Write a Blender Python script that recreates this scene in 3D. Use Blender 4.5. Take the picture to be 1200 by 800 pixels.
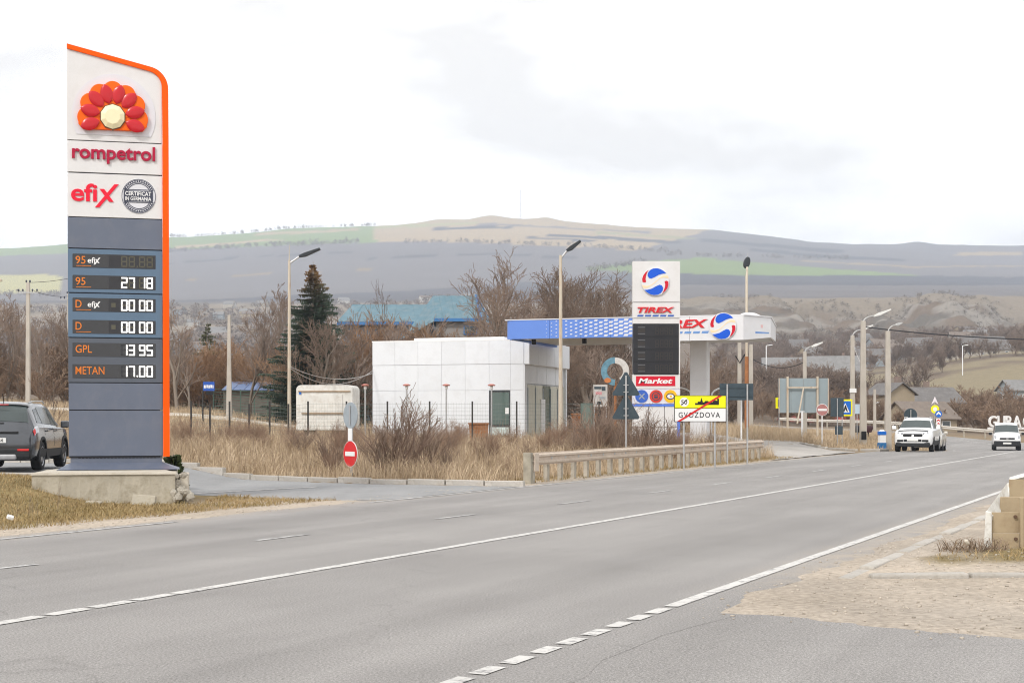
import bpy, bmesh, math, random
import numpy as np
from mathutils import Vector, Matrix

R = math.radians
for o in list(bpy.data.objects):
    bpy.data.objects.remove(o)
scene = bpy.context.scene
C = scene.collection
rnd = random.Random(11)

# ------------------------------------------------------------------ camera
CAM_H = 1.6
FPX = 1680.0            # focal length in pixels of the 1200 px wide photograph
HOR = 490.0             # row of the horizon
cam_d = bpy.data.cameras.new("camera")
cam = bpy.data.objects.new("camera", cam_d)
C.objects.link(cam)
cam.location = (0, 0, CAM_H)
cam.rotation_euler = (R(90), 0, 0)
cam_d.sensor_width = 36.0
cam_d.lens = FPX / 1200.0 * 36.0
cam_d.shift_y = (HOR - 400.0) / 1200.0
cam_d.clip_start = 0.1
cam_d.clip_end = 12000
scene.camera = cam

# ------------------------------------------------------------------ sky, sun, exposure
SUN_EL, SUN_AZ = R(42), R(212)      # azimuth clockwise from +Y: behind the camera, to the left
world = bpy.data.worlds.new("World")
scene.world = world
world.use_nodes = True
wn = world.node_tree.nodes
wl = world.node_tree.links
wn.clear()
w_out = wn.new("ShaderNodeOutputWorld")
w_bg = wn.new("ShaderNodeBackground")
w_bg2 = wn.new("ShaderNodeBackground")
w_mix = wn.new("ShaderNodeMixShader")
w_sky = wn.new("ShaderNodeTexSky")
w_sky.sky_type = 'NISHITA'
w_sky.sun_disc = False
w_sky.sun_elevation = SUN_EL
w_sky.sun_rotation = SUN_AZ
w_bg.inputs[1].default_value = 0.1
wl.new(w_sky.outputs[0], w_bg.inputs[0])
# overcast: a high thin cloud sheet with soft grey patches, the same all round
w_tc = wn.new("ShaderNodeTexCoord")
w_map = wn.new("ShaderNodeMapping")
w_map.inputs['Scale'].default_value = (1.0, 1.0, 2.7)
w_map.inputs['Location'].default_value = (-3.2, 8.0, 4.0)
w_n1 = wn.new("ShaderNodeTexNoise")
w_n1.inputs['Scale'].default_value = 4.6
w_n1.inputs['Detail'].default_value = 7
w_n1.inputs['Roughness'].default_value = 0.55
w_r1 = wn.new("ShaderNodeValToRGB")
w_r1.color_ramp.elements[0].position = 0.36
w_r1.color_ramp.elements[0].color = (0.70, 0.675, 0.64, 1)
w_r1.color_ramp.elements[1].position = 0.55
w_r1.color_ramp.elements[1].color = (1.0, 0.985, 0.965, 1)
wl.new(w_tc.outputs['Generated'], w_map.inputs[0])
wl.new(w_map.outputs[0], w_n1.inputs['Vector'])
wl.new(w_n1.outputs['Fac'], w_r1.inputs[0])
wl.new(w_r1.outputs[0], w_bg2.inputs[0])
w_bg2.inputs[1].default_value = 1.12
w_mix.inputs[0].default_value = 0.93
wl.new(w_bg.outputs[0], w_mix.inputs[1])
wl.new(w_bg2.outputs[0], w_mix.inputs[2])
wl.new(w_mix.outputs[0], w_out.inputs[0])

sun_d = bpy.data.lights.new("sun", 'SUN')
sun_d.energy = 1.5
sun_d.angle = R(10)
sun_d.color = (1.0, 0.965, 0.91)
sun = bpy.data.objects.new("sun", sun_d)
C.objects.link(sun)
sdir = Vector((math.sin(SUN_AZ) * math.cos(SUN_EL), math.cos(SUN_AZ) * math.cos(SUN_EL), math.sin(SUN_EL)))
sun.rotation_euler = sdir.to_track_quat('Z', 'Y').to_euler()

scene.view_settings.view_transform = 'Standard'
scene.view_settings.look = 'None'
scene.view_settings.gamma = 1
scene.view_settings.exposure = 0.5
scene.view_settings.use_curve_mapping = False
scene.render.engine = 'CYCLES'
scene.cycles.use_denoising = True
scene.cycles.filter_width = 1.1
scene.cycles.max_bounces = 7
scene.cycles.diffuse_bounces = 3
scene.cycles.glossy_bounces = 3
scene.cycles.transmission_bounces = 4
scene.cycles.transparent_max_bounces = 8
scene.cycles.volume_bounces = 1
scene.cycles.caustics_reflective = False
scene.cycles.caustics_refractive = False

# ------------------------------------------------------------------ materials
MATS = {}
def mat(name, col, rough=0.7, metal=0.0, var=0.12, scale=3.0, bump=0.0, bscale=40.0, emis=None, estr=0.0,
        dirt=None, dirt_amt=0.0, rnd_amt=0.0, spec=0.22, coat=0.0, alpha=1.0, trans=0.0, stretch=None):
    if name in MATS:
        return MATS[name]
    m = bpy.data.materials.new(name)
    m.use_nodes = True
    nt = m.node_tree
    n, l = nt.nodes, nt.links
    b = n['Principled BSDF']
    b.inputs['Roughness'].default_value = rough
    b.inputs['Metallic'].default_value = metal
    b.inputs['Specular IOR Level'].default_value = spec
    b.inputs['Coat Weight'].default_value = coat
    b.inputs['Transmission Weight'].default_value = trans
    if coat: b.inputs['Coat Roughness'].default_value = 0.08
    tc = n.new("ShaderNodeTexCoord")
    src = tc.outputs['Object']
    if stretch:
        mp = n.new("ShaderNodeMapping"); mp.inputs['Scale'].default_value = stretch
        l.new(src, mp.inputs[0]); src = mp.outputs[0]
    nz = n.new("ShaderNodeTexNoise")
    nz.inputs['Scale'].default_value = scale
    nz.inputs['Detail'].default_value = 6
    nz.inputs['Roughness'].default_value = 0.6
    l.new(src, nz.inputs['Vector'])
    mr = n.new("ShaderNodeMapRange")
    mr.inputs[1].default_value = 0.25; mr.inputs[2].default_value = 0.75
    mr.inputs[3].default_value = 1 - var; mr.inputs[4].default_value = 1 + var
    l.new(nz.outputs['Fac'], mr.inputs[0])
    mul = n.new("ShaderNodeVectorMath"); mul.operation = 'SCALE'
    mul.inputs[0].default_value = col[:3]
    l.new(mr.outputs[0], mul.inputs['Scale'])
    cur = mul.outputs[0]
    if rnd_amt:
        oi = n.new("ShaderNodeObjectInfo")
        m2 = n.new("ShaderNodeMapRange")
        m2.inputs[3].default_value = 1 - rnd_amt; m2.inputs[4].default_value = 1 + rnd_amt
        l.new(oi.outputs['Random'], m2.inputs[0])
        s2 = n.new("ShaderNodeVectorMath"); s2.operation = 'SCALE'
        l.new(cur, s2.inputs[0]); l.new(m2.outputs[0], s2.inputs['Scale'])
        cur = s2.outputs[0]
    if dirt is not None:
        n2 = n.new("ShaderNodeTexNoise")
        n2.inputs['Scale'].default_value = scale * 2.3
        n2.inputs['Detail'].default_value = 9
        n2.inputs['Roughness'].default_value = 0.68
        l.new(src, n2.inputs['Vector'])
        cr = n.new("ShaderNodeMapRange")
        cr.inputs[1].default_value = 0.48; cr.inputs[2].default_value = 0.68
        cr.inputs[3].default_value = 0.0; cr.inputs[4].default_value = dirt_amt
        l.new(n2.outputs['Fac'], cr.inputs[0])
        mx = n.new("ShaderNodeMix"); mx.data_type = 'RGBA'
        l.new(cr.outputs[0], mx.inputs[0])
        l.new(cur, mx.inputs[6]); mx.inputs[7].default_value = (*dirt, 1)
        cur = mx.outputs[2]
    l.new(cur, b.inputs['Base Color'])
    if bump:
        n3 = n.new("ShaderNodeTexNoise")
        n3.inputs['Scale'].default_value = bscale
        n3.inputs['Detail'].default_value = 5
        l.new(src, n3.inputs['Vector'])
        bp = n.new("ShaderNodeBump"); bp.inputs['Strength'].default_value = bump
        bp.inputs['Distance'].default_value = 0.02
        l.new(n3.outputs['Fac'], bp.inputs['Height']); l.new(bp.outputs[0], b.inputs['Normal'])
    if emis is not None:
        b.inputs['Emission Color'].default_value = (*emis, 1)
        b.inputs['Emission Strength'].default_value = estr
    MATS[name] = m
    return m

def attr_mat(name, var=0.2, scale=1.0, fine=0.25, fscale=30.0, rough=0.95, bump=0.4, bscale=30.0):
    """ground-type material: colour from the mesh's own colour attribute times noise"""
    m = bpy.data.materials.new(name); m.use_nodes = True
    n, l = m.node_tree.nodes, m.node_tree.links
    b = n['Principled BSDF']; b.inputs['Roughness'].default_value = rough; b.inputs['Specular IOR Level'].default_value = 0.15
    a = n.new("ShaderNodeVertexColor"); a.layer_name = "Col"
    tc = n.new("ShaderNodeTexCoord")
    cur = a.outputs['Color']
    for amt, sc, det in ((var, scale, 6), (fine, fscale, 3)):
        nz = n.new("ShaderNodeTexNoise"); nz.inputs['Scale'].default_value = sc; nz.inputs['Detail'].default_value = det
        nz.inputs['Roughness'].default_value = 0.65
        l.new(tc.outputs['Object'], nz.inputs['Vector'])
        mr = n.new("ShaderNodeMapRange"); mr.inputs[1].default_value = 0.25; mr.inputs[2].default_value = 0.75
        mr.inputs[3].default_value = 1 - amt; mr.inputs[4].default_value = 1 + amt
        l.new(nz.outputs['Fac'], mr.inputs[0])
        s = n.new("ShaderNodeVectorMath"); s.operation = 'SCALE'
        l.new(cur, s.inputs[0]); l.new(mr.outputs[0], s.inputs['Scale']); cur = s.outputs[0]
    l.new(cur, b.inputs['Base Color'])
    if bump:
        n3 = n.new("ShaderNodeTexNoise"); n3.inputs['Scale'].default_value = bscale; n3.inputs['Detail'].default_value = 6
        l.new(tc.outputs['Object'], n3.inputs['Vector'])
        bp = n.new("ShaderNodeBump"); bp.inputs['Strength'].default_value = bump; bp.inputs['Distance'].default_value = 0.03
        l.new(n3.outputs['Fac'], bp.inputs['Height']); l.new(bp.outputs[0], b.inputs['Normal'])
    return m

# ------------------------------------------------------------------ helpers
def P(px, py, Y):
    return Vector(((px - 600) / FPX * Y, Y, CAM_H - (py - HOR) / FPX * Y))
def GX(px, Y):
    return (px - 600) / FPX * Y

class MB:
    def __init__(self): self.v = []; self.f = []; self.sm = False
    def add(self, vs, fs):
        o = len(self.v); self.v += [tuple(p) for p in vs]; self.f += [tuple(i + o for i in f) for f in fs]; return self
    def box(self, c, s, rz=0.0, taper=1.0):
        x, y, z = s[0] / 2, s[1] / 2, s[2] / 2
        vs = []
        for k, (sx, sy, sz) in enumerate([(-1,-1,-1),(1,-1,-1),(1,1,-1),(-1,1,-1),(-1,-1,1),(1,-1,1),(1,1,1),(-1,1,1)]):
            t = taper if sz > 0 else 1
            a, b = sx * x * t, sy * y * t
            vs.append((c[0] + a * math.cos(rz) - b * math.sin(rz), c[1] + a * math.sin(rz) + b * math.cos(rz), c[2] + sz * z))
        return self.add(vs, [(3,2,1,0),(4,5,6,7),(0,1,5,4),(1,2,6,5),(2,3,7,6),(3,0,4,7)])
    def tube(self, pts, rad, n=8, cap=True):
        pts = [Vector(p) for p in pts]
        if not hasattr(rad, '__len__'): rad = [rad] * len(pts)
        rings = []
        up = Vector((0, 0, 1))
        prev = None
        for i, p in enumerate(pts):
            d = (pts[min(i + 1, len(pts) - 1)] - pts[max(i - 1, 0)])
            if d.length < 1e-9: d = Vector((0, 0, 1))
            d.normalize()
            if prev is None:
                a = d.orthogonal().normalized()
            else:
                a = (prev - d * prev.dot(d))
                a = a.normalized() if a.length > 1e-6 else d.orthogonal().normalized()
            prev = a
            b = d.cross(a)
            rings.append([p + (a * math.cos(2 * math.pi * k / n) + b * math.sin(2 * math.pi * k / n)) * rad[i] for k in range(n)])
        vs = [q for r in rings for q in r]
        fs = []
        for i in range(len(pts) - 1):
            for k in range(n):
                k2 = (k + 1) % n
                fs.append((i * n + k, i * n + k2, (i + 1) * n + k2, (i + 1) * n + k))
        if cap:
            fs.append(tuple(reversed(range(n)))); fs.append(tuple((len(pts) - 1) * n + k for k in range(n)))
        return self.add(vs, fs)
    def prism(self, poly, y0, y1, axis='y'):
        """2-D outline (x, z), counter-clockwise seen from -y, extruded from y0 (front) to y1"""
        n = len(poly)
        vs = [(x, y0, z) for x, z in poly] + [(x, y1, z) for x, z in poly]
        fs = [tuple(range(n)), tuple(reversed(range(n, 2 * n)))]
        for i in range(n):
            j = (i + 1) % n
            fs.append((i, i + n, j + n, j))
        return self.add(vs, fs)
    def lathe(self, prof, n=16, axis='z', c=(0, 0, 0)):
        vs = []; fs = []
        m = len(prof)
        for k in range(n):
            a = 2 * math.pi * k / n
            for r, h in prof:
                if axis == 'z': q = (r * math.cos(a), r * math.sin(a), h)
                elif axis == 'x': q = (h, r * math.cos(a), r * math.sin(a))
                else: q = (r * math.cos(a), h, r * math.sin(a))
                vs.append((q[0] + c[0], q[1] + c[1], q[2] + c[2]))
        for k in range(n):
            k2 = (k + 1) % n
            for j in range(m - 1):
                fs.append((k * m + j, k2 * m + j, k2 * m + j + 1, k * m + j + 1))
        return self.add(vs, fs)
    def build(self, name, m, parent=None, smooth=False, bev=0.0, loc=None, rot=None, angle=40):
        me = bpy.data.meshes.new(name)
        me.from_pydata(self.v, [], self.f)
        bm = bmesh.new(); bm.from_mesh(me); bmesh.ops.recalc_face_normals(bm, faces=bm.faces); bm.to_mesh(me); bm.free()
        if smooth:
            me.shade_smooth(); me.set_sharp_from_angle(angle=R(angle))
        me.materials.append(m)
        o = bpy.data.objects.new(name, me)
        C.objects.link(o)
        if parent: o.parent = parent
        if loc is not None: o.location = loc
        if rot is not None: o.rotation_euler = rot
        if bev:
            bv = o.modifiers.new("bevel", 'BEVEL'); bv.width = bev; bv.segments = 2; bv.limit_method = 'ANGLE'
        return o

def mesh_obj(name, verts, faces, m, parent=None, cols=None):
    """numpy mesh: faces (n,3) or (n,4)"""
    me = bpy.data.meshes.new(name)
    verts = np.asarray(verts, dtype=np.float32); faces = np.asarray(faces, dtype=np.int32)
    nf, k = faces.shape
    me.vertices.add(len(verts)); me.vertices.foreach_set("co", verts.ravel())
    me.loops.add(nf * k); me.loops.foreach_set("vertex_index", faces.ravel())
    me.polygons.add(nf); me.polygons.foreach_set("loop_start", np.arange(nf, dtype=np.int32) * k)
    me.update(calc_edges=True)
    if cols is not None:
        a = me.color_attributes.new("Col", 'FLOAT_COLOR', 'POINT')
        c4 = np.ones((len(verts), 4), dtype=np.float32); c4[:, :3] = cols
        a.data.foreach_set("color", c4.ravel())
    me.materials.append(m)
    o = bpy.data.objects.new(name, me); C.objects.link(o)
    if parent: o.parent = parent
    return o

def tag(o, label=None, cat=None, group=None, kind=None):
    if label: o['label'] = label
    if cat: o['category'] = cat
    if group: o['group'] = group
    if kind: o['kind'] = kind
    return o
def thing(name, label, cat, loc=(0, 0, 0), rotz=0.0, group=None):
    o = bpy.data.objects.new(name, None); C.objects.link(o)
    o.location = loc; o.rotation_euler = (0, 0, rotz); o.empty_display_size = 0.3
    return tag(o, label, cat, group)
def dup(root, loc, rotz=0.0, scale=1.0, label=None, group=None):
    r = root.copy(); C.objects.link(r); r.location = loc; r.rotation_euler = (0, 0, rotz)
    r.scale = (scale, scale, scale) if not hasattr(scale, '__len__') else scale
    if label: r['label'] = label
    if group: r['group'] = group
    for ch in list(root.children):
        c = ch.copy(); C.objects.link(c); c.parent = r
        for g in list(ch.children):
            d = g.copy(); C.objects.link(d); d.parent = c
    return r

def text_verts(s, size=1.0, depth=0.02, bold=0.0, shear=0.0, width=None, height=None, space=1.0):
    """word as extruded geometry in the x-z plane facing -y; returns MB-like (verts, faces), left-bottom at origin"""
    cu = bpy.data.curves.new("t", 'FONT'); cu.body = s; cu.size = size; cu.extrude = depth / 2; cu.offset = bold; cu.shear = shear
    cu.resolution_u = 4; cu.space_character = space
    ob = bpy.data.objects.new("t", cu); C.objects.link(ob)
    dg = bpy.context.evaluated_depsgraph_get()
    me = bpy.data.meshes.new_from_object(ob.evaluated_get(dg))
    vs = np.array([v.co[:] for v in me.vertices]); fs = [tuple(p.vertices) for p in me.polygons]
    bpy.data.objects.remove(ob); bpy.data.curves.remove(cu); bpy.data.meshes.remove(me)
    x0, y0 = vs[:, 0].min(), vs[:, 1].min()
    sx = sy = 1.0
    if height: sy = height / (vs[:, 1].max() - y0)
    if width: sx = width / (vs[:, 0].max() - x0)
    elif height: sx = sy
    out = [((v[0] - x0) * sx, -v[2], (v[1] - y0) * sy) for v in vs]
    return out, fs
def lettering(parent, s, m, x, y, z, width=None, height=None, depth=0.02, bold=0.0, shear=0.0, name="lettering", space=1.0):
    vs, fs = text_verts(s, 1.0, depth, bold, shear, width, height, space)
    b = MB(); b.add([(v[0] + x, v[1] + y, v[2] + z) for v in vs], fs)
    return b.build(name, m, parent)

def ellipse(cx, cz, rx, rz, n=24, rot=0.0, a0=0.0, a1=2 * math.pi):
    full = abs(a1 - a0 - 2 * math.pi) < 1e-6
    k = n if full else n + 1
    out = []
    for i in range(k):
        a = a0 + (a1 - a0) * i / n
        x, z = rx * math.cos(a), rz * math.sin(a)
        out.append((cx + x * math.cos(rot) - z * math.sin(rot), cz + x * math.sin(rot) + z * math.cos(rot)))
    return out

# numpy value noise
_ng = np.random.default_rng(5)
_lat = _ng.random((256, 256))
def vnoise(x, y):
    xi = np.floor(x).astype(int); yi = np.floor(y).astype(int)
    fx = x - xi; fy = y - yi
    fx = fx * fx * (3 - 2 * fx); fy = fy * fy * (3 - 2 * fy)
    a = _lat[xi & 255, yi & 255]; b = _lat[(xi + 1) & 255, yi & 255]
    c = _lat[xi & 255, (yi + 1) & 255]; d = _lat[(xi + 1) & 255, (yi + 1) & 255]
    return (a * (1 - fx) + b * fx) * (1 - fy) + (c * (1 - fx) + d * fx) * fy
def fbm(x, y, o=4):
    s = 0; a = 0.5; t = 0
    for i in range(o):
        s = s + a * vnoise(x * 2 ** i + 17.3 * i, y * 2 ** i + 5.1 * i); t += a; a *= 0.5
    return s / t - 0.5
def sstep(a, b, x):
    t = np.clip((x - a) / (b - a), 0, 1)
    return t * t * (3 - 2 * t)

# ------------------------------------------------------------------ layout of the place
DX, DY = 0.4386, 0.8987           # direction of the road
NX, NY = 0.8987, -0.4386          # to its right
def us(X, Y): return X * NX + Y * NY, X * DX + Y * DY
def road_pt(s, u): return s * DX + u * NX, s * DY + u * NY
def s_at(px, u):
    t = (px - 600) / FPX
    return u * (t * NY - NX) / (DX - t * DY)
EDGE_L, LANE, MID, EDGE_R = -14.4, -11.0, -8.5, -4.13
S_BEND, R_BEND = 88.0, 62.0       # the road bends to the left beyond this station
U_C = -9.2
def path(s, off):
    """point of the road at station s, offset to the right of its centre; straight, then a left-hand bend, then straight"""
    if s <= S_BEND: return road_pt(s, U_C + off)
    ang = min((s - S_BEND) / R_BEND, R(100)); h0 = math.atan2(DX, DY)
    cx, cy = road_pt(S_BEND, U_C - R_BEND)
    r = R_BEND + off
    a = h0 - ang                      # heading
    x, y = cx + r * math.cos(a), cy - r * math.sin(a)
    ex = s - S_BEND - ang * R_BEND
    return x + math.sin(a) * ex, y + math.cos(a) * ex

KX = np.array([-500, 0, 200, 400, 600, 800, 1000, 1200, 1700], float)
KY = np.array([66, 90, 130, 160, 250, 400, 600, 800, 900, 1200, 2000, 2800, 3500, 4400], float)
KP = np.array([
    [514, 474, 468, 464, 458, 446, 428, 408, 400, 378, 348, 315, 300, 345],
    [514, 476, 470, 465, 458, 446, 428, 408, 400, 378, 346, 305, 290, 340],
    [519, 484, 478, 470, 460, 446, 428, 408, 400, 376, 344, 298, 277, 330],
    [520, 502, 492, 482, 466, 450, 430, 407, 398, 372, 338, 284, 265, 320],
    [521, 507, 497, 491, 475, 455, 430, 402, 392, 364, 332, 278, 256, 315],
    [524, 509, 500, 494, 475, 455, 425, 396, 353, 347, 325, 286, 267, 325],
    [530, 514, 505, 500, 478, 442, 415, 395, 352, 347, 328, 300, 285, 335],
    [536, 527, 515, 509, 466, 415, 404, 392, 350, 346, 330, 306, 287, 335],
    [536, 527, 515, 508, 462, 412, 400, 390, 350, 346, 332, 310, 290, 335]])
KZ = CAM_H - (KP - HOR) / FPX * KY[None, :]
def table_z(X, Y):
    px = 600 + FPX * X / np.maximum(Y, 20)
    i = np.clip(np.searchsorted(KX, px) - 1, 0, len(KX) - 2)
    fx = np.clip((px - KX[i]) / (KX[i + 1] - KX[i]), 0, 1); fx = fx * fx * (3 - 2 * fx)
    j = np.clip(np.searchsorted(KY, Y) - 1, 0, len(KY) - 2)
    fy = np.clip((Y - KY[j]) / (KY[j + 1] - KY[j]), 0, 1)
    return (KZ[i, j] * (1 - fx) + KZ[i + 1, j] * fx) * (1 - fy) + (KZ[i, j + 1] * (1 - fx) + KZ[i + 1, j + 1] * fx) * fy
def kerb_far(X):        # far kerb of the service road on the left
    return np.interp(X, [-60, -35, -16, -8.6, -3.5, 0.3, 30], [50, 46, 41.5, 38.4, 34.9, 33.5, 33.5])
def kerb_near(X):       # near edge of the service road
    return np.interp(X, [-60, -35, -18, -10.9, -7.2, -6.2, -4.6, -3.2, -2.0], [20, 24, 29.3, 30.6, 30.3, 29.6, 28.5, 27.9, 28.4])
def height(X, Y):
    X = np.asarray(X, float); Y = np.asarray(Y, float)
    u, s = us(X, Y)
    far = table_z(X, Y)
    # level strip of the road and the service road; the grass rises gently behind the kerb
    near = 0.34 * sstep(-15.6, -21.5, u) * sstep(-6.6, -9.6, X) + 0.24 * np.exp(-(((X + 9.4) / 1.3) ** 2 + ((Y - 26.4) / 1.8) ** 2))
    w = sstep(34, 66, Y - np.maximum(0, kerb_far(X) - 33.5))
    g = sstep(0.0, 26, Y - kerb_far(X))
    left = near * (1 - g) + far * g
    strip = sstep(-21, -15.8, u)
    road = -0.55 * sstep(66, 98, Y)
    z = left * (1 - strip) + (road * strip)
    # beyond the bend everything follows the far table
    k = sstep(96, 128, Y)
    z = z * (1 - k) + far * k
    return z
def H1(X, Y): return float(height(np.array([X]), np.array([Y]))[0])

# ------------------------------------------------------------------ terrain
def in_service(X, Y):
    return (X < 0.4) & (Y > kerb_near(X)) & (Y < kerb_far(X)) 
ARC_C = road_pt(S_BEND, U_C - R_BEND)
def road_u(X, Y):
    """offset from the road centre, also round the bend"""
    u, s = us(X, Y)
    r = np.hypot(X - ARC_C[0], Y - ARC_C[1])
    return np.where(s < S_BEND, u - U_C, r - R_BEND)
def access_band(X, Y):
    """distance measure (<1 inside) of the pale access lane into the closed station"""
    # centre line from the main road at px 960 up to the forecourt under the canopy
    ax = np.interp(Y, [55, 62, 70, 80, 95], [13.2, 13.4, 12.6, 11.8, 10.5])
    hw = np.interp(Y, [55, 62, 70, 80, 95], [3.6, 2.9, 2.6, 3.4, 4.5])
    return np.abs(X - ax) / hw
def side_edge(X):       # far edge of the side road the camera stands on
    return np.interp(X, [-6, 0.8, 1.83, 2.4, 3.0, 3.72, 6, 14, 40], [12.3, 12.3, 11.8, 11.45, 10.9, 10.42, 9.4, 7.8, 4.5])

ys = np.concatenate([np.arange(-60, 5, 2.5), np.arange(5, 42, 0.34)])
yy = [42.0]
while yy[-1] < 4400: yy.append(yy[-1] + 0.0145 * (yy[-1] - 18) )
ys = np.unique(np.concatenate([ys, np.array(yy), np.arange(775, 935, 3.5)]))
ts = np.linspace(-0.72, 0.72, 430)
TY, TT = np.meshgrid(ys, ts, indexing='ij')
TX = TT * (TY + 90)
Z = height(TX, TY)
ru = road_u(TX, TY); u_, s_ = us(TX, TY)
on_road = (ru > -5.35) & (ru < 5.0) & (s_ < 260)
srv = in_service(TX, TY)
side = (TY < side_edge(TX)) & (u_ > -5.0)
dist = np.hypot(TX, TY)
offr = np.where(on_road | srv | side, 0, 1)
Z = Z + offr * 0.06 * fbm(TX * 0.9, TY * 0.9, 4) * np.clip(np.abs(ru) / 6 - 0.8, 0, 1)
Z = Z + sstep(120, 500, dist) * 5.0 * fbm(TX / 60, TY / 60, 5) * np.clip(dist / 700, 0.2, 1.0)
PXX = 600 + FPX * TX / np.maximum(TY, 20)
cliff = sstep(640, 800, PXX) * np.exp(-((TY - 850) / 75) ** 2)
Z = Z + cliff * (16 * np.abs(fbm(TX / 45, TY / 45, 4)) * 1.4 - 16 * sstep(0.10, 0.0, np.abs(fbm(TX / 70 + 5, TY / 260, 3))) + 7 * fbm(TX / 12, TY / 8, 3))
# small mounds on the ridge
for mpx, mh, mw in ((575, 9, 22), (515, 7, 22), (640, 6, 14), (1075, 7, 16)):
    Z = Z + mh * np.exp(-(((PXX - mpx) / mw) ** 2)) * np.exp(-((TY - 3450) / 120) ** 2)
edge_n = 0.55 * fbm(TX * 1.3, TY * 1.3, 4) * (np.abs(TX) < 60)
d_road = np.where(s_ < 260, np.minimum(ru + 5.62, 5.58 - ru), -9)
d_side = np.where(u_ > -5.5, side_edge(TX) - TY, -9)
d_srv = np.where(TX < 0.9, np.minimum(TY - kerb_near(TX), kerb_far(TX) + 0.02 - TY), -9)
DIN = np.maximum(np.maximum(d_road + edge_n, d_side + edge_n), d_srv)
Z = Z + np.interp(DIN, [0, 0.7], [0.014, -0.08])
# a low mossy hump under the barrier on the right
hump = np.exp(-(((TX - 6.4) / 1.3) ** 2 + ((TY - 16.6) / 0.9) ** 2))
Z = Z + 0.07 * hump
# colours (what grows or lies there)
col = np.zeros(TX.shape + (3,))
n1 = fbm(TX * 0.35, TY * 0.35, 4)[..., None]; n2 = fbm(TX * 1.7 + 9, TY * 1.7, 4)[..., None]
straw = np.array([0.27, 0.20, 0.115]); earth = np.array([0.20, 0.15, 0.10]); turf = np.array([0.215, 0.165, 0.08])
gravel = np.array([0.40, 0.34, 0.275]); brush = np.array([0.155, 0.12, 0.09]); pale = np.array([0.50, 0.45, 0.38])
col[:] = straw
col = col + (earth - straw) * np.clip(0.5 + 1.6 * n1, 0, 1)
# bank by the price pylon
bank = (sstep(-15.0, -15.6, u_) * (TY < 33) * (TX < 2))[..., None]
tm = turf * (1 + 0.9 * n2) + np.array([0.05, 0.0, 0.01]) * n1
col = col * (1 - bank) + tm * bank
# gravel verge left
vl = (sstep(-16.3, -15.3, u_ + 0.8 * n2[..., 0]) * (u_ < -14) * (TY < 62))[..., None]
col = col * (1 - vl) + gravel * 1.05 * vl
tip = np.exp(-(((TX + 3.6) / 2.2) ** 2 + ((TY - 27.2) / 1.0) ** 2))[..., None]
col = col * (1 - np.clip(tip * 1.6, 0, 1)) + gravel * 1.1 * np.clip(tip * 1.6, 0, 1)
# gravel right
vr = ((u_ > -5) & (TY < 66))[..., None] * 1.0
gcol = (gravel + (np.array([0.27, 0.245, 0.22]) - gravel) * np.clip(0.12 + 1.3 * n1, 0, 1)) * (1 + 0.4 * n2)
col = col * (1 - vr) + gcol * vr
grassr = np.clip(sstep(-0.05, 0.12, n2[..., 0] * 0.5 + 0.62 * np.exp(-(((TX - 6.6) / 2.0) ** 2 + ((TY - 16.2) / 1.1) ** 2)) + sstep(8.0, 11, TX) * 0.5 - 0.28), 0, 1) * (u_ > -2.9)
grassr = (grassr * (TY > side_edge(TX) + 0.7))[..., None]
col = col * (1 - grassr) + (turf * 0.9 * (1 + 0.8 * n1)) * grassr
# verge right further along
vf = ((u_ > -3) & (TY > 24))[..., None] * 1.0
col = col * (1 - vf) + (turf * 0.6 + straw * 0.5) * vf
# pale dirt path behind the fence on the left
pth = (np.abs(TY - 90 - 1.5 * np.sin(TX * 0.12)) < 2.2) & (TX < -13)
col = np.where(pth[..., None], pale, col)
# beyond the bend
mid = sstep(120, 170, TY)[..., None]
mcol = brush * (1 + 0.5 * fbm(TX / 14, TY / 14, 4)[..., None])
meadow = np.clip(sstep(-0.16, -0.04, fbm(TX / 34 + 3, TY / 50, 3)), 0, 1) * sstep(940, 1030, PXX + (TY - 300) * 0.15) * sstep(205, 235, TY) * sstep(470, 410, TY)
mcol = mcol * (1 - meadow[..., None]) + np.array([0.235, 0.195, 0.125]) * meadow[..., None]
col = col * (1 - mid) + mcol * mid
# cliffs and the edge of the plateau
rock = np.clip(cliff * sstep(0.0, 0.10, fbm(TX / 30, TY / 9, 4)) * sstep(-0.1, 0.08, fbm(TX / 110, TY / 80, 2)), 0, 1)[..., None]
scr = np.clip(0.8 * cliff * sstep(-0.05, 0.1, fbm(TX / 22 + 8, TY / 22, 4)), 0, 1)[..., None]
col = col * (1 - scr) + np.array([0.115, 0.105, 0.09]) * scr
col = col * (1 - rock) + np.array([0.25, 0.225, 0.195]) * rock
rim = (sstep(875, 900, TY) * sstep(1010, 960, TY) * sstep(650, 760, PXX))[..., None]
col = col * (1 - rim) + np.array([0.225, 0.19, 0.15]) * rim
# fields of the far hill
PYY = HOR - (Z - CAM_H) / np.maximum(TY, 20) * FPX
farm = sstep(960, 1050, TY)[..., None]
fc = np.zeros_like(col)
soil = np.array([0.165, 0.152, 0.150]); soil2 = np.array([0.085, 0.083, 0.09]); green = np.array([0.19, 0.25, 0.095]); tan = np.array([0.37, 0.285, 0.175])
vil = np.array([0.15, 0.125, 0.10])
fc[:] = soil
wob = 1.6 * fbm(PXX / 60, TY / 300, 3)
ridge = np.interp(PXX, [-500, 0, 200, 300, 430, 580, 720, 830, 960, 1070, 1200, 1700], [300, 290, 277, 269, 263, 256, 264, 271, 282, 288, 287, 290])
l1 = np.interp(PXX, [0, 200, 300, 420, 540, 700, 820, 950], [300, 292, 289, 284, 283, 291, 297, 299])      # lower edge of the upper strips
up = PYY + wob < l1
fc = np.where((up & (PXX < 440))[..., None], green * 1.0, fc)
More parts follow.
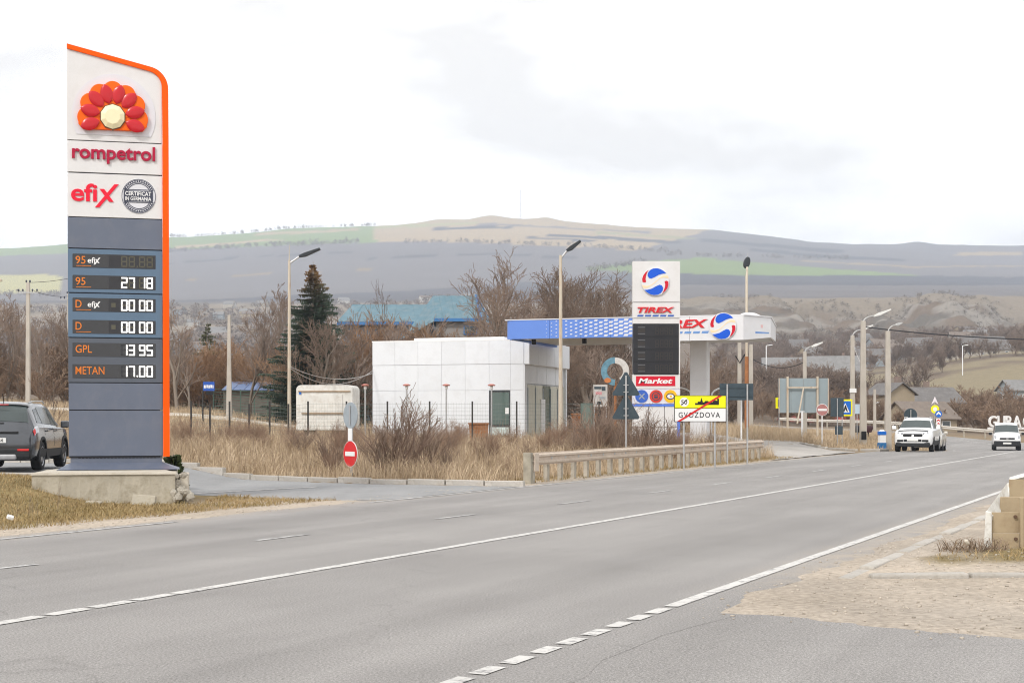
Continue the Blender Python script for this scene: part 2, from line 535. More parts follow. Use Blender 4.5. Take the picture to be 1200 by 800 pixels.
fc = np.where((up & (PXX >= 440) & (PXX < 830 + (PYY - 270) * -3.5))[..., None], tan, fc)
for (x0, x1, d0, d1, cc) in ((505, 600, 8, 11, soil2), (640, 800, 14, 17.5, soil2), (620, 700, 19, 21, soil2), (300, 420, 4, 7, tan), (205, 330, 12, 15, tan), (820, 990, 9, 13, soil2), (440, 560, 3, 5.5, green * 0.8 + tan * 0.4), (560, 760, 5.5, 7.5, soil), (700, 815, 9, 11, green * 0.6 + tan * 0.4), (880, 1060, 16, 19, soil2), (900, 1200, 24, 25.2, tan * 0.8), (1120, 1200, 8, 12, tan * 0.85), (200, 420, 31, 32.2, soil2), (430, 700, 40, 41.5, soil2), (215, 500, 52, 53, tan * 0.7)):
    d = PYY + wob - ridge
    fc = np.where(((d > d0) & (d < d1) & (PXX > x0) & (PXX < x1))[..., None], cc, fc)
sl = np.interp(PXX, [200, 420, 520, 720, 760, 830, 960, 1080, 1200], [352, 343, 338, 322, 306, 301, 303, 320, 322])
gl = np.interp(PXX, [680, 740, 800, 900, 1000, 1080, 1200], [318, 318, 320, 323, 323, 323, 325])
fc = np.where(((PYY + wob > sl) & (PXX < 760))[..., None], soil2 * 1.15, fc)
fc = np.where(((PYY + wob > np.interp(PXX, [690, 760, 820, 900, 1080], [313, 306, 302, 309, 323])) & (PYY + wob < gl) & (PXX > 690) & (PXX < 1090))[..., None], green * 0.95, fc)
fc = np.where(((PYY + wob > gl) & (PXX > 740))[..., None], soil2 * 1.05, fc)
fc = np.where(((PYY + wob > 334) & (PXX > 700))[..., None], soil * 0.9, fc)
fc = np.where(((PYY + wob > 322) & (PYY + wob < 343) & (PXX < 70))[..., None], np.array([0.40, 0.37, 0.17]), fc)
vz = sstep(352, 358, PYY + wob)[..., None] * (PXX < 740)[..., None]
patch = np.array([0.20, 0.165, 0.125]) * (1 + 1.3 * fbm(TX / 60, TY / 120, 3)[..., None])
fc = fc * (1 - vz) + patch * vz
fc = fc * (1 + 0.10 * fbm(TX / 300, TY / 60, 3)[..., None])
col = col * (1 - farm) + fc * farm
col = np.clip(col, 0.01, 0.8)
nr, nc = TX.shape
idx = np.arange(nr * nc).reshape(nr, nc)
F = np.stack([idx[:-1, :-1].ravel(), idx[:-1, 1:].ravel(), idx[1:, 1:].ravel(), idx[1:, :-1].ravel()], 1)
M_ground = attr_mat("ground", 0.16, 0.6, 0.30, 14.0, bump=0.5, bscale=22)
terrain = mesh_obj("terrain", np.stack([TX, TY, Z], -1).reshape(-1, 3), F, M_ground, cols=col.reshape(-1, 3))
terrain.data.shade_smooth()
tag(terrain, kind='structure')
# fast ground lookup
def ground(X, Y):
    Y = float(Y); X = float(X)
    i = int(np.clip(np.searchsorted(ys, Y) - 1, 0, nr - 2)); fy = (Y - ys[i]) / (ys[i + 1] - ys[i])
    t = X / (Y + 90); j = int(np.clip(np.searchsorted(ts, t) - 1, 0, nc - 2)); fx = (t - ts[j]) / (ts[j + 1] - ts[j])
    return float((Z[i, j] * (1 - fx) + Z[i, j + 1] * fx) * (1 - fy) + (Z[i + 1, j] * (1 - fx) + Z[i + 1, j + 1] * fx) * fy)
def ground_a(X, Y):
    i = np.clip(np.searchsorted(ys, Y) - 1, 0, nr - 2); fy = (Y - ys[i]) / (ys[i + 1] - ys[i])
    t = X / (Y + 90); j = np.clip(np.searchsorted(ts, t) - 1, 0, nc - 2); fx = (t - ts[j]) / (ts[j + 1] - ts[j])
    return (Z[i, j] * (1 - fx) + Z[i, j + 1] * fx) * (1 - fy) + (Z[i + 1, j] * (1 - fx) + Z[i + 1, j + 1] * fx) * fy

# ------------------------------------------------------------------ asphalt
def asphalt(name, base, streak=0.16, rotz=0.0, speck=0.22, patch=0.13, crack=0.86, dust=False):
    m = bpy.data.materials.new(name); m.use_nodes = True
    n, l = m.node_tree.nodes, m.node_tree.links
    b = n['Principled BSDF']; b.inputs['Roughness'].default_value = 0.82; b.inputs['Specular IOR Level'].default_value = 0.25
    tc = n.new("ShaderNodeTexCoord")
    mp = n.new("ShaderNodeMapping"); mp.vector_type = 'TEXTURE'; mp.inputs['Rotation'].default_value = (0, 0, rotz)
    l.new(tc.outputs['Object'], mp.inputs[0])
    mp2 = n.new("ShaderNodeMapping"); mp2.inputs['Scale'].default_value = (0.7, 0.09, 1)
    l.new(mp.outputs[0], mp2.inputs[0])
    val = None
    def chan(vec, sc, det, rough, lo, hi, a, bmax):
        nz = n.new("ShaderNodeTexNoise"); nz.inputs['Scale'].default_value = sc; nz.inputs['Detail'].default_value = det
        nz.inputs['Roughness'].default_value = rough
        l.new(vec, nz.inputs['Vector'])
        mr = n.new("ShaderNodeMapRange"); mr.inputs[1].default_value = lo; mr.inputs[2].default_value = hi
        mr.inputs[3].default_value = a; mr.inputs[4].default_value = bmax
        l.new(nz.outputs['Fac'], mr.inputs[0]); return mr.outputs[0], nz
    mp3 = n.new("ShaderNodeMapping"); mp3.inputs['Scale'].default_value = (0.95, 0.008, 1); l.new(mp.outputs[0], mp3.inputs[0])
    parts = [chan(mp3.outputs[0], 1.0, 3, 0.6, 0.3, 0.7, 1 - streak * 0.9, 1 + streak * 0.9)[0], chan(mp2.outputs[0], 1.0, 5, 0.6, 0.3, 0.7, 1 - streak, 1 + streak)[0],
             chan(tc.outputs['Object'], 0.35, 5, 0.6, 0.3, 0.7, 1 - patch, 1 + patch)[0],
             chan(tc.outputs['Object'], 55.0, 3, 0.7, 0.3, 0.7, 1 - speck, 1 + speck)[0],
             chan(tc.outputs['Object'], 260.0, 2, 0.7, 0.35, 0.65, 1 - speck, 1 + speck)[0]]
    cur = parts[0]
    for p in parts[1:]:
        mm = n.new("ShaderNodeMath"); mm.operation = 'MULTIPLY'; l.new(cur, mm.inputs[0]); l.new(p, mm.inputs[1]); cur = mm.outputs[0]
    # cracks and sealed seams
    vo = n.new("ShaderNodeTexVoronoi"); vo.feature = 'DISTANCE_TO_EDGE'; vo.inputs['Scale'].default_value = 0.16
    nzw = n.new("ShaderNodeTexNoise"); nzw.inputs['Scale'].default_value = 1.4; nzw.inputs['Detail'].default_value = 5
    l.new(tc.outputs['Object'], nzw.inputs['Vector'])
    addv = n.new("ShaderNodeVectorMath"); addv.operation = 'MULTIPLY_ADD'; addv.inputs[1].default_value = (1.3, 1.3, 0)
    l.new(nzw.outputs['Color'], addv.inputs[0]); l.new(tc.outputs['Object'], addv.inputs[2])
    l.new(addv.outputs[0], vo.inputs['Vector'])
    if crack: pass
    ck = n.new("ShaderNodeMapRange"); ck.inputs[1].default_value = 0.0; ck.inputs[2].default_value = 0.0035; ck.inputs[3].default_value = crack; ck.inputs[4].default_value = 1.0
    l.new(vo.outputs['Distance'], ck.inputs[0])
    mm = n.new("ShaderNodeMath"); mm.operation = 'MULTIPLY'; l.new(cur, mm.inputs[0]); l.new(ck.outputs[0], mm.inputs[1]); cur = mm.outputs[0]
    sc = n.new("ShaderNodeVectorMath"); sc.operation = 'SCALE'; sc.inputs[0].default_value = base; l.new(cur, sc.inputs['Scale'])
    if dust:      # grit that traffic throws onto both edges of the carriageway
        sx_ = n.new("ShaderNodeSeparateXYZ"); l.new(mp.outputs[0], sx_.inputs[0])
        def ramp(sock, a, b_, lo, hi):
            r_ = n.new("ShaderNodeMapRange"); r_.inputs[1].default_value = a; r_.inputs[2].default_value = b_; r_.inputs[3].default_value = lo; r_.inputs[4].default_value = hi
            l.new(sock, r_.inputs[0]); return r_.outputs[0]
        def op(o_, a, b_):
            m_ = n.new("ShaderNodeMath"); m_.operation = o_; l.new(a, m_.inputs[0]); l.new(b_, m_.inputs[1]); return m_.outputs[0]
        right = op('MULTIPLY', ramp(sx_.outputs['X'], -4.5, -3.6, 0.0, 1.0), ramp(sx_.outputs['Y'], 12.3, 15.0, 0.0, 1.0))
        left = ramp(sx_.outputs['X'], -14.0, -14.9, 0.0, 0.8)
        both = op('MULTIPLY', op('MAXIMUM', right, left), ramp(sx_.outputs['Y'], 72, 62, 0.0, 1.0))
        gz_ = n.new("ShaderNodeTexNoise"); gz_.inputs['Scale'].default_value = 2.6; gz_.inputs['Detail'].default_value = 9; gz_.inputs['Roughness'].default_value = 0.75
        l.new(tc.outputs['Object'], gz_.inputs['Vector'])
        df = op('MULTIPLY', both, ramp(gz_.outputs['Fac'], 0.36, 0.62, 0.0, 1.0))
        mxd = n.new("ShaderNodeMix"); mxd.data_type = 'RGBA'; l.new(df, mxd.inputs[0]); l.new(sc.outputs[0], mxd.inputs[6]); mxd.inputs[7].default_value = (0.40, 0.34, 0.275, 1)
        l.new(mxd.outputs[2], b.inputs['Base Color'])
    else: l.new(sc.outputs[0], b.inputs['Base Color'])
    n3 = n.new("ShaderNodeTexNoise"); n3.inputs['Scale'].default_value = 150; n3.inputs['Detail'].default_value = 3
    l.new(tc.outputs['Object'], n3.inputs['Vector'])
    bp = n.new("ShaderNodeBump"); bp.inputs['Strength'].default_value = 0.35; bp.inputs['Distance'].default_value = 0.006
    l.new(n3.outputs['Fac'], bp.inputs['Height']); l.new(bp.outputs[0], b.inputs['Normal'])
    return m
HEAD = -math.atan2(DX, DY)
M_road = asphalt("road_asphalt", (0.262, 0.249, 0.238), 0.12, HEAD, 0.46, 0.08, 0.86, True)
M_side = asphalt("side_asphalt", (0.258, 0.246, 0.236), 0.06, 0.0, 0.34, 0.08, 1.0)
M_serv = asphalt("service_asphalt", (0.27, 0.27, 0.27), 0.08, 0.0)
M_acc = asphalt("access_concrete", (0.40, 0.375, 0.345), 0.06, 0.0, 0.12)

def strip_mesh(name, stations, offs, m, dz, wob=0.0):
    vs = []; fs = []
    k = len(offs)
    for i, s in enumerate(stations):
        for q, o in enumerate(offs):
            w = 0.0
            if wob and q in (0, k - 1):
                w = wob * (float(fbm(np.array([s * 0.9]), np.array([q * 7.0]), 4)[0]) * 2)
            x, y = path(s, o + w); vs.append((x, y, H1(x, y) + dz))
    for i in range(len(stations) - 1):
        for q in range(k - 1):
            fs.append((i * k + q, i * k + q + 1, (i + 1) * k + q + 1, (i + 1) * k + q))
    return mesh_obj(name, np.array(vs), np.array(fs), m)
S_END = S_BEND
while True:
    x, y = path(S_END, 0)
    if 600 + FPX * x / y < 850 and S_END > S_BEND + 20: break
    S_END += 2.0
st = list(np.arange(-35, 60, 0.6)) + list(np.arange(60, S_END, 1.5))
road = strip_mesh("road", st, [-5.75, -4, -2, 0, 2, 4, 5.62], M_road, 0.0, 0.22)
tag(road, kind='structure')

# side road under the camera
vs = []; fs = []
xs = np.concatenate([np.arange(-12, 9, 0.3), np.arange(9, 42, 1.5)])
for x in xs:
    ye = float(side_edge(np.array([x]))[0]) + 0.14 * float(fbm(np.array([x * 1.3]), np.array([2.2]), 4)[0]) * 2
    yn = (-12.0)
    # follow the edge of the main road on its left
    for t in np.linspace(0, 1, 8):
        vs.append((x, yn + (ye - yn) * t, -0.0015))
for i in range(len(xs) - 1):
    for t in range(7):
        fs.append((i * 8 + t, (i + 1) * 8 + t, (i + 1) * 8 + t + 1, i * 8 + t + 1))
V = np.array(vs)
uu, ss = us(V[:, 0], V[:, 1])
lim = -4.7 + 0.0 * ss
sh = np.minimum(0, uu - lim)               # clip to the road's right-hand edge, sliding along the normal
V[:, 0] -= sh * NX; V[:, 1] -= sh * NY
tag(mesh_obj("side_road", V, np.array(fs), M_road), kind='structure')

# service road on the left
vs = []; fs = []
xs = np.concatenate([np.arange(-45, -14, 1.0), np.arange(-14, -2.0, 0.3), np.arange(-2.0, 1.2, 0.2)])
for x in xs:
    a = float(kerb_near(np.array([x]))[0]); b = float(kerb_far(np.array([x]))[0]) + 0.05
    if x > -2.0:
        a = (-14.55 - x * NX) / NY
    a = min(a, b)
    for t in np.linspace(0, 1, 9):
        y = a + (b - a) * t
        vs.append((x, y, H1(x, y) + 0.005))
for i in range(len(xs) - 1):
    for t in range(8):
        fs.append((i * 9 + t, (i + 1) * 9 + t, (i + 1) * 9 + t + 1, i * 9 + t + 1))
V = np.array(vs)
tag(mesh_obj("service_road", V, np.array(fs), M_serv), kind='structure')

# pale concrete lane up to the closed station
vs = []; fs = []
yl = np.arange(53.5, 96, 1.0)
for y in yl:
    cxx = float(np.interp(y, [53, 56, 60, 66, 72, 80, 96], [13.2, 13.6, 14.0, 13.6, 12.8, 12.2, 10.5]))
    hw = float(np.interp(y, [53, 56, 60, 66, 72, 80, 96], [3.6, 3.3, 2.9, 2.6, 3.2, 4.0, 5.0]))
    for t in np.linspace(-1, 1, 9):
        x = cxx + hw * t + (0.15 * float(fbm(np.array([y]), np.array([t * 5]), 3)[0]) if abs(t) == 1 else 0)
        vs.append((x, y, H1(x, y) + 0.05))
for i in range(len(yl) - 1):
    for t in range(8): fs.append((i * 9 + t, i * 9 + t + 1, (i + 1) * 9 + t + 1, (i + 1) * 9 + t))
V = np.array(vs)
uu, _s = us(V[:, 0], V[:, 1]); sh = np.maximum(0, uu + 14.9)
V[:, 0] -= sh * NX; V[:, 1] -= sh * NY
V[:, 2] = np.array([H1(a, b) for a, b in V[:, :2]]) + 0.03
tag(mesh_obj("access_lane", V, np.array(fs), M_acc), kind='structure')

# ------------------------------------------------------------------ painted markings (worn paint: chips show the asphalt)
def paint_mat(name, col, wear):
    m = mat(name, col, 0.75, var=0.10, scale=2.0)
    n, l = m.node_tree.nodes, m.node_tree.links
    b = n['Principled BSDF']
    src = b.inputs['Base Color'].links[0].from_socket
    tc = n.new("ShaderNodeTexCoord")
    nz = n.new("ShaderNodeTexNoise"); nz.inputs['Scale'].default_value = 9; nz.inputs['Detail'].default_value = 9; nz.inputs['Roughness'].default_value = 0.72
    l.new(tc.outputs['Object'], nz.inputs['Vector'])
    mr = n.new("ShaderNodeMapRange"); mr.inputs[1].default_value = wear; mr.inputs[2].default_value = wear + 0.12
    l.new(nz.outputs['Fac'], mr.inputs[0])
    mx = n.new("ShaderNodeMix"); mx.data_type = 'RGBA'
    l.new(mr.outputs[0], mx.inputs[0]); l.new(src, mx.inputs[6]); mx.inputs[7].default_value = (0.25, 0.243, 0.24, 1)
    l.new(mx.outputs[2], b.inputs['Base Color'])
    return m
M_line = paint_mat("road_paint", (0.57, 0.555, 0.53), 0.51)
M_worn = paint_mat("worn_road_paint", (0.50, 0.49, 0.475), 0.45)
def line(name, segs, u, w, m, dz=0.006):
    """segs: list of (s0, s1); u: offset or function of station"""
    vs = []; fs = []
    for s0, s1 in segs:
        n = max(1, int((s1 - s0) / 0.8)); b0 = len(vs)
        for i in range(n + 1):
            s = s0 + (s1 - s0) * i / n
            uu = u(s) if callable(u) else u
            for sg in (-1, 1):
                x, y = path(s, uu - U_C + sg * w / 2); vs.append((x, y, H1(x, y) + dz))
        for i in range(n):
            k = b0 + 2 * i; fs.append((k, k + 1, k + 3, k + 2))
    o = mesh_obj(name, np.array(vs), np.array(fs), m); tag(o, kind='structure'); return o
seg = lambda pts, u: [(s_at(a, u), s_at(b, u)) for a, b in pts]
line("centre_line", [(s_at(238, MID), S_END - 4)], MID, 0.14, M_line)
line("centre_dashes", seg([(-62, -18), (-8, 47), (56, 101), (108, 153), (158, 201), (204, 236)], MID), MID, 0.145, M_line)
line("edge_line", [(s_at(786, EDGE_R), S_END - 4)], EDGE_R, 0.125, M_line)
_st = [444, 483, 522, 558, 594, 629, 659, 689, 717, 741, 763, 787]
line("edge_dashes", seg([(a_, a_ + 0.70 * (b_ - a_)) for a_, b_ in zip(_st[:-1], _st[1:])], EDGE_R), EDGE_R, 0.125, M_line)
lane_u = lambda s: float(np.interp(s, [11, 15, 24, 30, 60], [-11.65, -11.25, -10.95, -10.8, -10.8]))
def s_lane(px):
    u = -11.2
    for _ in range(6):
        s = s_at(px, u); u = lane_u(s)
    return s
line("lane_dashes", [(s_lane(a), s_lane(b)) for a, b in ((-70, -25), (-5, 43), (300, 361), (512, 555), (655, 689), (762, 785), (836, 856), (898, 916), (952, 966), (998, 1009), (1036, 1046))], lane_u, 0.11, M_worn)
line("left_edge_line", [(-10, s_at(205, EDGE_L)), (s_at(432, EDGE_L), S_END - 4)], EDGE_L, 0.13, M_worn)
# white stripe across the service road
vs = []; 
for px, py in ((228, 578.5), (300, 574.5), (372, 570.5)):
    for d in (-0.22, 0.22):
        Y = FPX * CAM_H / (py - HOR); x = GX(px, Y); vs.append((x - 0.1 * d, Y + d, H1(x, Y) + 0.011))
tag(mesh_obj("service_stripe", np.array(vs), np.array([(0, 2, 3, 1), (2, 4, 5, 3)]), M_worn), kind='structure')

# ------------------------------------------------------------------ kerbs: each stone a piece of its own
M_kerb = mat("kerb_concrete", (0.47, 0.44, 0.40), 0.9, var=0.2, scale=2.5, bump=0.5, bscale=30, dirt=(0.25, 0.22, 0.17), dirt_amt=0.5, rnd_amt=0.12)
kb = MB().box((0, 0, 0.0), (0.97, 0.16, 0.30))
kerb_me = None
def kerb_run(name, pts, top=0.13, only=None):
    global kerb_me
    root = bpy.data.objects.new(name, None); C.objects.link(root); tag(root, kind='structure')
    root.location = (0, 0, 0)
    P0 = [Vector(p) for p in pts]
    L = [0]
    for a, b in zip(P0[:-1], P0[1:]): L.append(L[-1] + (b - a).length)
    s = 0.0
    while s < L[-1] - 0.5:
        i = max(k for k in range(len(L) - 1) if L[k] <= s + 0.5)
        t = (s + 0.5 - L[i]) / (L[i + 1] - L[i]); p = P0[i].lerp(P0[i + 1], t); d = P0[i + 1] - P0[i]
        z = H1(p.x, p.y)
        if kerb_me is None:
            o = kb.build("kerb_stone", M_kerb, root, bev=0.02); kerb_me = o.data
        else:
            o = bpy.data.objects.new("kerb_stone", kerb_me); C.objects.link(o); o.parent = root
            bv = o.modifiers.new("bevel", 'BEVEL'); bv.width = 0.02; bv.segments = 2
        o.location = (p.x, p.y, z + top - 0.15 + rnd.uniform(-0.02, 0.012))
        o.rotation_euler = (rnd.uniform(-0.03, 0.03), rnd.uniform(-0.012, 0.012), math.atan2(d.y, d.x) + rnd.uniform(-0.02, 0.02))
        s += 1.0
    return root
kerb_run("service_kerb", [(x, float(kerb_far(np.array([x]))[0]) + 0.12, 0) for x in (0.3, -3.5, -8.6, -16, -24)], 0.14)
kerb_run("forecourt_kerb", [(x, float(kerb_near(np.array([x]))[0]) - 0.1, 0) for x in (-9.0, -10.9, -14.5)], 0.10)
isl = [(GX(px, Y), Y, 0) for px, Y in ((938, 78), (965, 74.5), (1000, 71.5), (1028, 71), (1042, 72))]
kerb_run("island_kerb", isl, 0.13)
# half buried kerb on the right and the broken edging that meets it
kr = []
for s in (14.2, 18, 22, 27, 33):
    x, y = road_pt(s, -3.28); kr.append((x, y, 0))
kerb_run("buried_kerb", kr, 0.035)
kerb_run("broken_edging", [(3.55, 14.25, 0), (5.4, 14.35, 0), (7.6, 14.15, 0)], 0.05)

# ------------------------------------------------------------------ common materials
M_white = mat("white_panel", (0.80, 0.80, 0.80), 0.45, var=0.04, scale=1.5, dirt=(0.55, 0.53, 0.50), dirt_amt=0.18)
M_pwhite = mat("pylon_white", (0.69, 0.68, 0.68), 0.4, var=0.03, scale=1.2, dirt=(0.55, 0.53, 0.50), dirt_amt=0.25)
M_pgrey = mat("pylon_grey", (0.115, 0.135, 0.185), 0.42, var=0.06, scale=1.3, dirt=(0.20, 0.20, 0.22), dirt_amt=0.25, spec=0.5)
M_pgrey2 = mat("pylon_grey_dark", (0.085, 0.098, 0.125), 0.42, var=0.06, scale=1.3, spec=0.5)
M_pblue = mat("pylon_blue_grey", (0.095, 0.155, 0.235), 0.4, var=0.06, scale=1.3, spec=0.5)
M_orange = mat("orange_band", (0.95, 0.10, 0.002), 0.55, var=0.03, spec=0.12)
M_org2 = mat("orange_plastic", (0.92, 0.13, 0.004), 0.4, var=0.05, spec=0.2)
M_red2 = mat("red_plastic", (0.52, 0.010, 0.018), 0.3, var=0.08, spec=0.3, coat=0.15)
M_cream = mat("cream_plastic", (0.82, 0.74, 0.48), 0.25, var=0.04, coat=0.4)
M_lilac = mat("pale_disc", (0.66, 0.66, 0.70), 0.45, var=0.03)
M_maroon = mat("maroon_letters", (0.40, 0.008, 0.045), 0.5, var=0.05)
M_redl = mat("red_letters", (0.76, 0.012, 0.04), 0.5, var=0.05)
M_ink = mat("dark_print", (0.06, 0.065, 0.095), 0.5)
M_black = mat("black_plastic", (0.018, 0.018, 0.02), 0.35, var=0.1)
M_disp = mat("display_glass", (0.022, 0.022, 0.025), 0.12, spec=0.6)
M_disp2 = mat("display_digit_field", (0.04, 0.04, 0.045), 0.3)
M_unlit = mat("unlit_segment", (0.10, 0.095, 0.07), 0.4)
M_led = mat("lit_segment", (0.8, 0.8, 0.8), 0.4, emis=(1, 0.98, 0.95), estr=1.0)
M_ledo = mat("orange_print", (0.72, 0.20, 0.03), 0.5)
M_wprint = mat("white_print", (0.8, 0.8, 0.8), 0.5)
M_gap = mat("dark_gap", (0.03, 0.03, 0.035), 0.7)
M_conc = mat("weathered_concrete", (0.43, 0.39, 0.315), 0.92, var=0.2, scale=1.6, bump=0.5, bscale=22, dirt=(0.25, 0.215, 0.15), dirt_amt=0.65)
M_conct = mat("concrete_cap", (0.52, 0.475, 0.40), 0.92, var=0.15, scale=2.2, bump=0.5, bscale=22, dirt=(0.33, 0.28, 0.2), dirt_amt=0.4)
M_stone = mat("broken_stone", (0.50, 0.46, 0.39), 0.95, var=0.25, scale=5, bump=0.8, bscale=18, dirt=(0.28, 0.23, 0.17), dirt_amt=0.5, rnd_amt=0.15)
M_pole = mat("pole_concrete", (0.47, 0.43, 0.38), 0.9, var=0.14, scale=1.4, bump=0.3, bscale=20, dirt=(0.30, 0.26, 0.21), dirt_amt=0.4, stretch=(1, 1, 0.3))
M_galv = mat("galvanised", (0.47, 0.47, 0.47), 0.45, 0.6, var=0.12, scale=6)
M_galvd = mat("sign_back", (0.05, 0.072, 0.088), 0.55, 0.0, var=0.12, scale=3, dirt=(0.09, 0.11, 0.12), dirt_amt=0.4)
M_galvl = mat("sign_back_light", (0.34, 0.38, 0.41), 0.5, 0.2, var=0.1, scale=3, dirt=(0.25, 0.27, 0.28), dirt_amt=0.4)
M_rustpole = mat("rusty_cream_pole", (0.55, 0.49, 0.40), 0.8, var=0.12, scale=1.0, dirt=(0.36, 0.18, 0.08), dirt_amt=0.6, stretch=(3, 3, 0.5))
M_rust = mat("rust", (0.36, 0.15, 0.06), 0.9, var=0.3, scale=4, dirt=(0.18, 0.08, 0.04), dirt_amt=0.6)
M_postd = mat("fence_post", (0.045, 0.042, 0.04), 0.7, var=0.2)
M_wire = mat("fence_wire", (0.20, 0.23, 0.22), 0.6, 0.3)
M_lampd = mat("lamp_head_dark", (0.035, 0.04, 0.045), 0.4)
M_lampl = mat("lamp_head_pale", (0.68, 0.68, 0.66), 0.4)
M_glassd = mat("dark_glass", (0.03, 0.04, 0.042), 0.05, spec=0.8)
M_glassg = mat("green_glass", (0.06, 0.10, 0.085), 0.06, spec=0.8, var=0.2, scale=0.8)

# ------------------------------------------------------------------ price pylon on the left
YP = 28.0; SP = FPX / YP
PZ0 = CAM_H - (549 - HOR) / SP
def pq(px, py): return ((px - 138) / SP, CAM_H - (py - HOR) / SP - PZ0)
pyl = thing("price_pylon", "tall white and slate blue fuel price pylon with orange edge on concrete block", "sign", (GX(138, YP), YP, PZ0), R(13.5))
pyl.scale = (0.967, 1, 1)
def pbox(name, m, x0, y0, x1, y1, yf, yb, parent=pyl, bev=0.006):
    a = pq(x0, y1); b = pq(x1, y0)
    return MB().box(((a[0] + b[0]) / 2, (yf + yb) / 2, (a[1] + b[1]) / 2), (b[0] - a[0], yb - yf, b[1] - a[1])).build(name, m, parent, bev=bev)
# top panel with its raked, rounded corner
curve = [(79, 60.5), (150, 76.26)]
for i in range(9):
    a = R(77.5 - 77.5 * i / 8)
    curve.append((171.3 + 18.6 * math.cos(a), 100 - 18.6 * math.sin(a)))
top = [pq(79, 166)] + [pq(189.6, 166)] + [pq(*c) for c in reversed(curve)]
MB().prism(top, 0.0, 0.5).build("top_panel", M_pwhite, pyl, bev=0.006)
# orange band along the raked top and down the right side
outer = [(79, 55), (150, 70.76)] + [(171.5 + 26 * math.cos(R(77.5 - 77.5 * i / 10)), 102.2 - 26 * math.sin(R(77.5 - 77.5 * i / 10))) for i in range(11)] + [(198, 160), (199.2, 535)]
inner = [(79, 60.5), (150, 76.26)] + [(171.3 + 18.6 * math.cos(R(77.5 - 77.5 * i / 8)), 100 - 18.6 * math.sin(R(77.5 - 77.5 * i / 8))) for i in range(9)] + [(190.4, 160), (191.6, 535)]
def band(a, b, y0, y1):
    n = max(len(a), len(b)); 
    def res(p, n):
        L = [0]
        for i in range(len(p) - 1): L.append(L[-1] + math.dist(p[i], p[i + 1]))
        out = []
        for k in range(n):
            s = L[-1] * k / (n - 1); i = max(j for j in range(len(L) - 1) if L[j] <= s + 1e-9)
            t = (s - L[i]) / (L[i + 1] - L[i]); out.append((p[i][0] + (p[i + 1][0] - p[i][0]) * t, p[i][1] + (p[i + 1][1] - p[i][1]) * t))
        return out
    mb = MB(); vs = []
    for o_, i_ in zip(a, b):
        x, z = pq(*o_); u, w = pq(*i_)
        vs += [(x, y0, z), (u, y0, w), (u, y1, w), (x, y1, z)]
    fs = []
    for k in range(len(a) - 1):
        for e in range(4):
            f = (e + 1) % 4; fs.append((4 * k + e, 4 * k + f, 4 * k + 4 + f, 4 * k + 4 + e))
    fs.append((0, 1, 2, 3)); q = 4 * (len(a) - 1); fs.append((q, q + 1, q + 2, q + 3))
    return mb.add(vs, fs)
inner2 = inner[:2] + [(171.3 + 18.6 * math.cos(R(77.5 - 77.5 * i / 10)), 100 - 18.6 * math.sin(R(77.5 - 77.5 * i / 10))) for i in range(11)] + inner[-2:]
band(outer, inner2, -0.035, 0.535).build("orange_edge", M_orange, pyl, smooth=True, angle=30)
# stacked panels
for nm, m, y0, y1 in (("name_panel", M_pwhite, 167, 203.3), ("fuel_panel", M_pwhite, 204.6, 255.2), ("blank_panel", M_pgrey, 256.2, 291.6),
                      ("price_panel", M_pblue, 292.8, 343.4), ("price_panel", M_pblue, 344.6, 395.4), ("price_panel", M_pgrey2, 396.6, 448),
                      ("blank_panel", M_pgrey, 449, 480), ("blank_panel", M_pgrey, 481, 534)):
    pbox(nm, m, 79.3 + (y0 - 167) * 0.006, y0, 190.2 + (y0 - 167) * 0.003, y1, 0.0, 0.5)
pbox("core", M_gap, 81.5, 160, 188, 536, 0.02, 0.48, bev=0)
# vent slots, skirt and flange
pbox("skirt", M_pgrey, 83, 534.3, 190, 541.5, 0.04, 0.46, bev=0)
for k in range(22):
    pbox("vent_slot", M_black, 92 + k * 4.2, 535, 95 + k * 4.2, 536.6, 0.034, 0.05, bev=0)
fl = MB(); z0 = pq(0, 549.4)[1]; z1 = pq(0, 541.3)[1]
xa, xb = pq(68, 0)[0], pq(211, 0)[0]; xc, xd = pq(84, 0)[0], pq(189, 0)[0]
fl.add([(xa, -0.32, z0), (xb, -0.32, z0), (xb, 0.85, z0), (xa, 0.85, z0), (xc, 0.05, z1), (xd, 0.05, z1), (xd, 0.45, z1), (xc, 0.45, z1)],
       [(3, 2, 1, 0), (4, 5, 6, 7), (0, 1, 5, 4), (1, 2, 6, 5), (2, 3, 7, 6), (3, 0, 4, 7)]).build("base_flange", M_pgrey, pyl)
# flower emblem
def lq(zx, zy): return pq(75 + zx / 8.889, 80 + zy / 8.889)
disc = []
cx_, cz_ = lq(520, 500); rr = 435 / 8.889 / SP
MB().prism(ellipse(cx_, cz_, rr, rr, 48, a0=R(-28), a1=R(208)), -0.012, 0.02).build("emblem_backing", M_lilac, pyl)
ccx, ccz = lq(510, 520)
k_ = 1 / 8.889 / SP
emb = MB().prism([lq(200, 655), lq(820, 655), lq(868, 600), lq(820, 500), lq(200, 500), lq(152, 600)], -0.085, 0.0).build("emblem_plate", M_org2, pyl, bev=0.012)
for i, a in enumerate((0, 30, 60, 90, 120, 150, 180)):
    dd = 255 if a in (0, 180) else (268 if a in (30, 150) else 268)
    r0 = 112 if a in (0, 180) else 104
    x, z = ccx + dd * k_ * math.cos(R(a)), ccz + dd * k_ * math.sin(R(a)) - (12 * k_ if a in (0, 180) else 0)
    MB().prism(ellipse(x, z, r0 * k_, r0 * k_, 28), -0.092 - 0.006 * (3 - abs(i - 3)), 0.0).build("orange_petal", M_org2, pyl, bev=0.014)
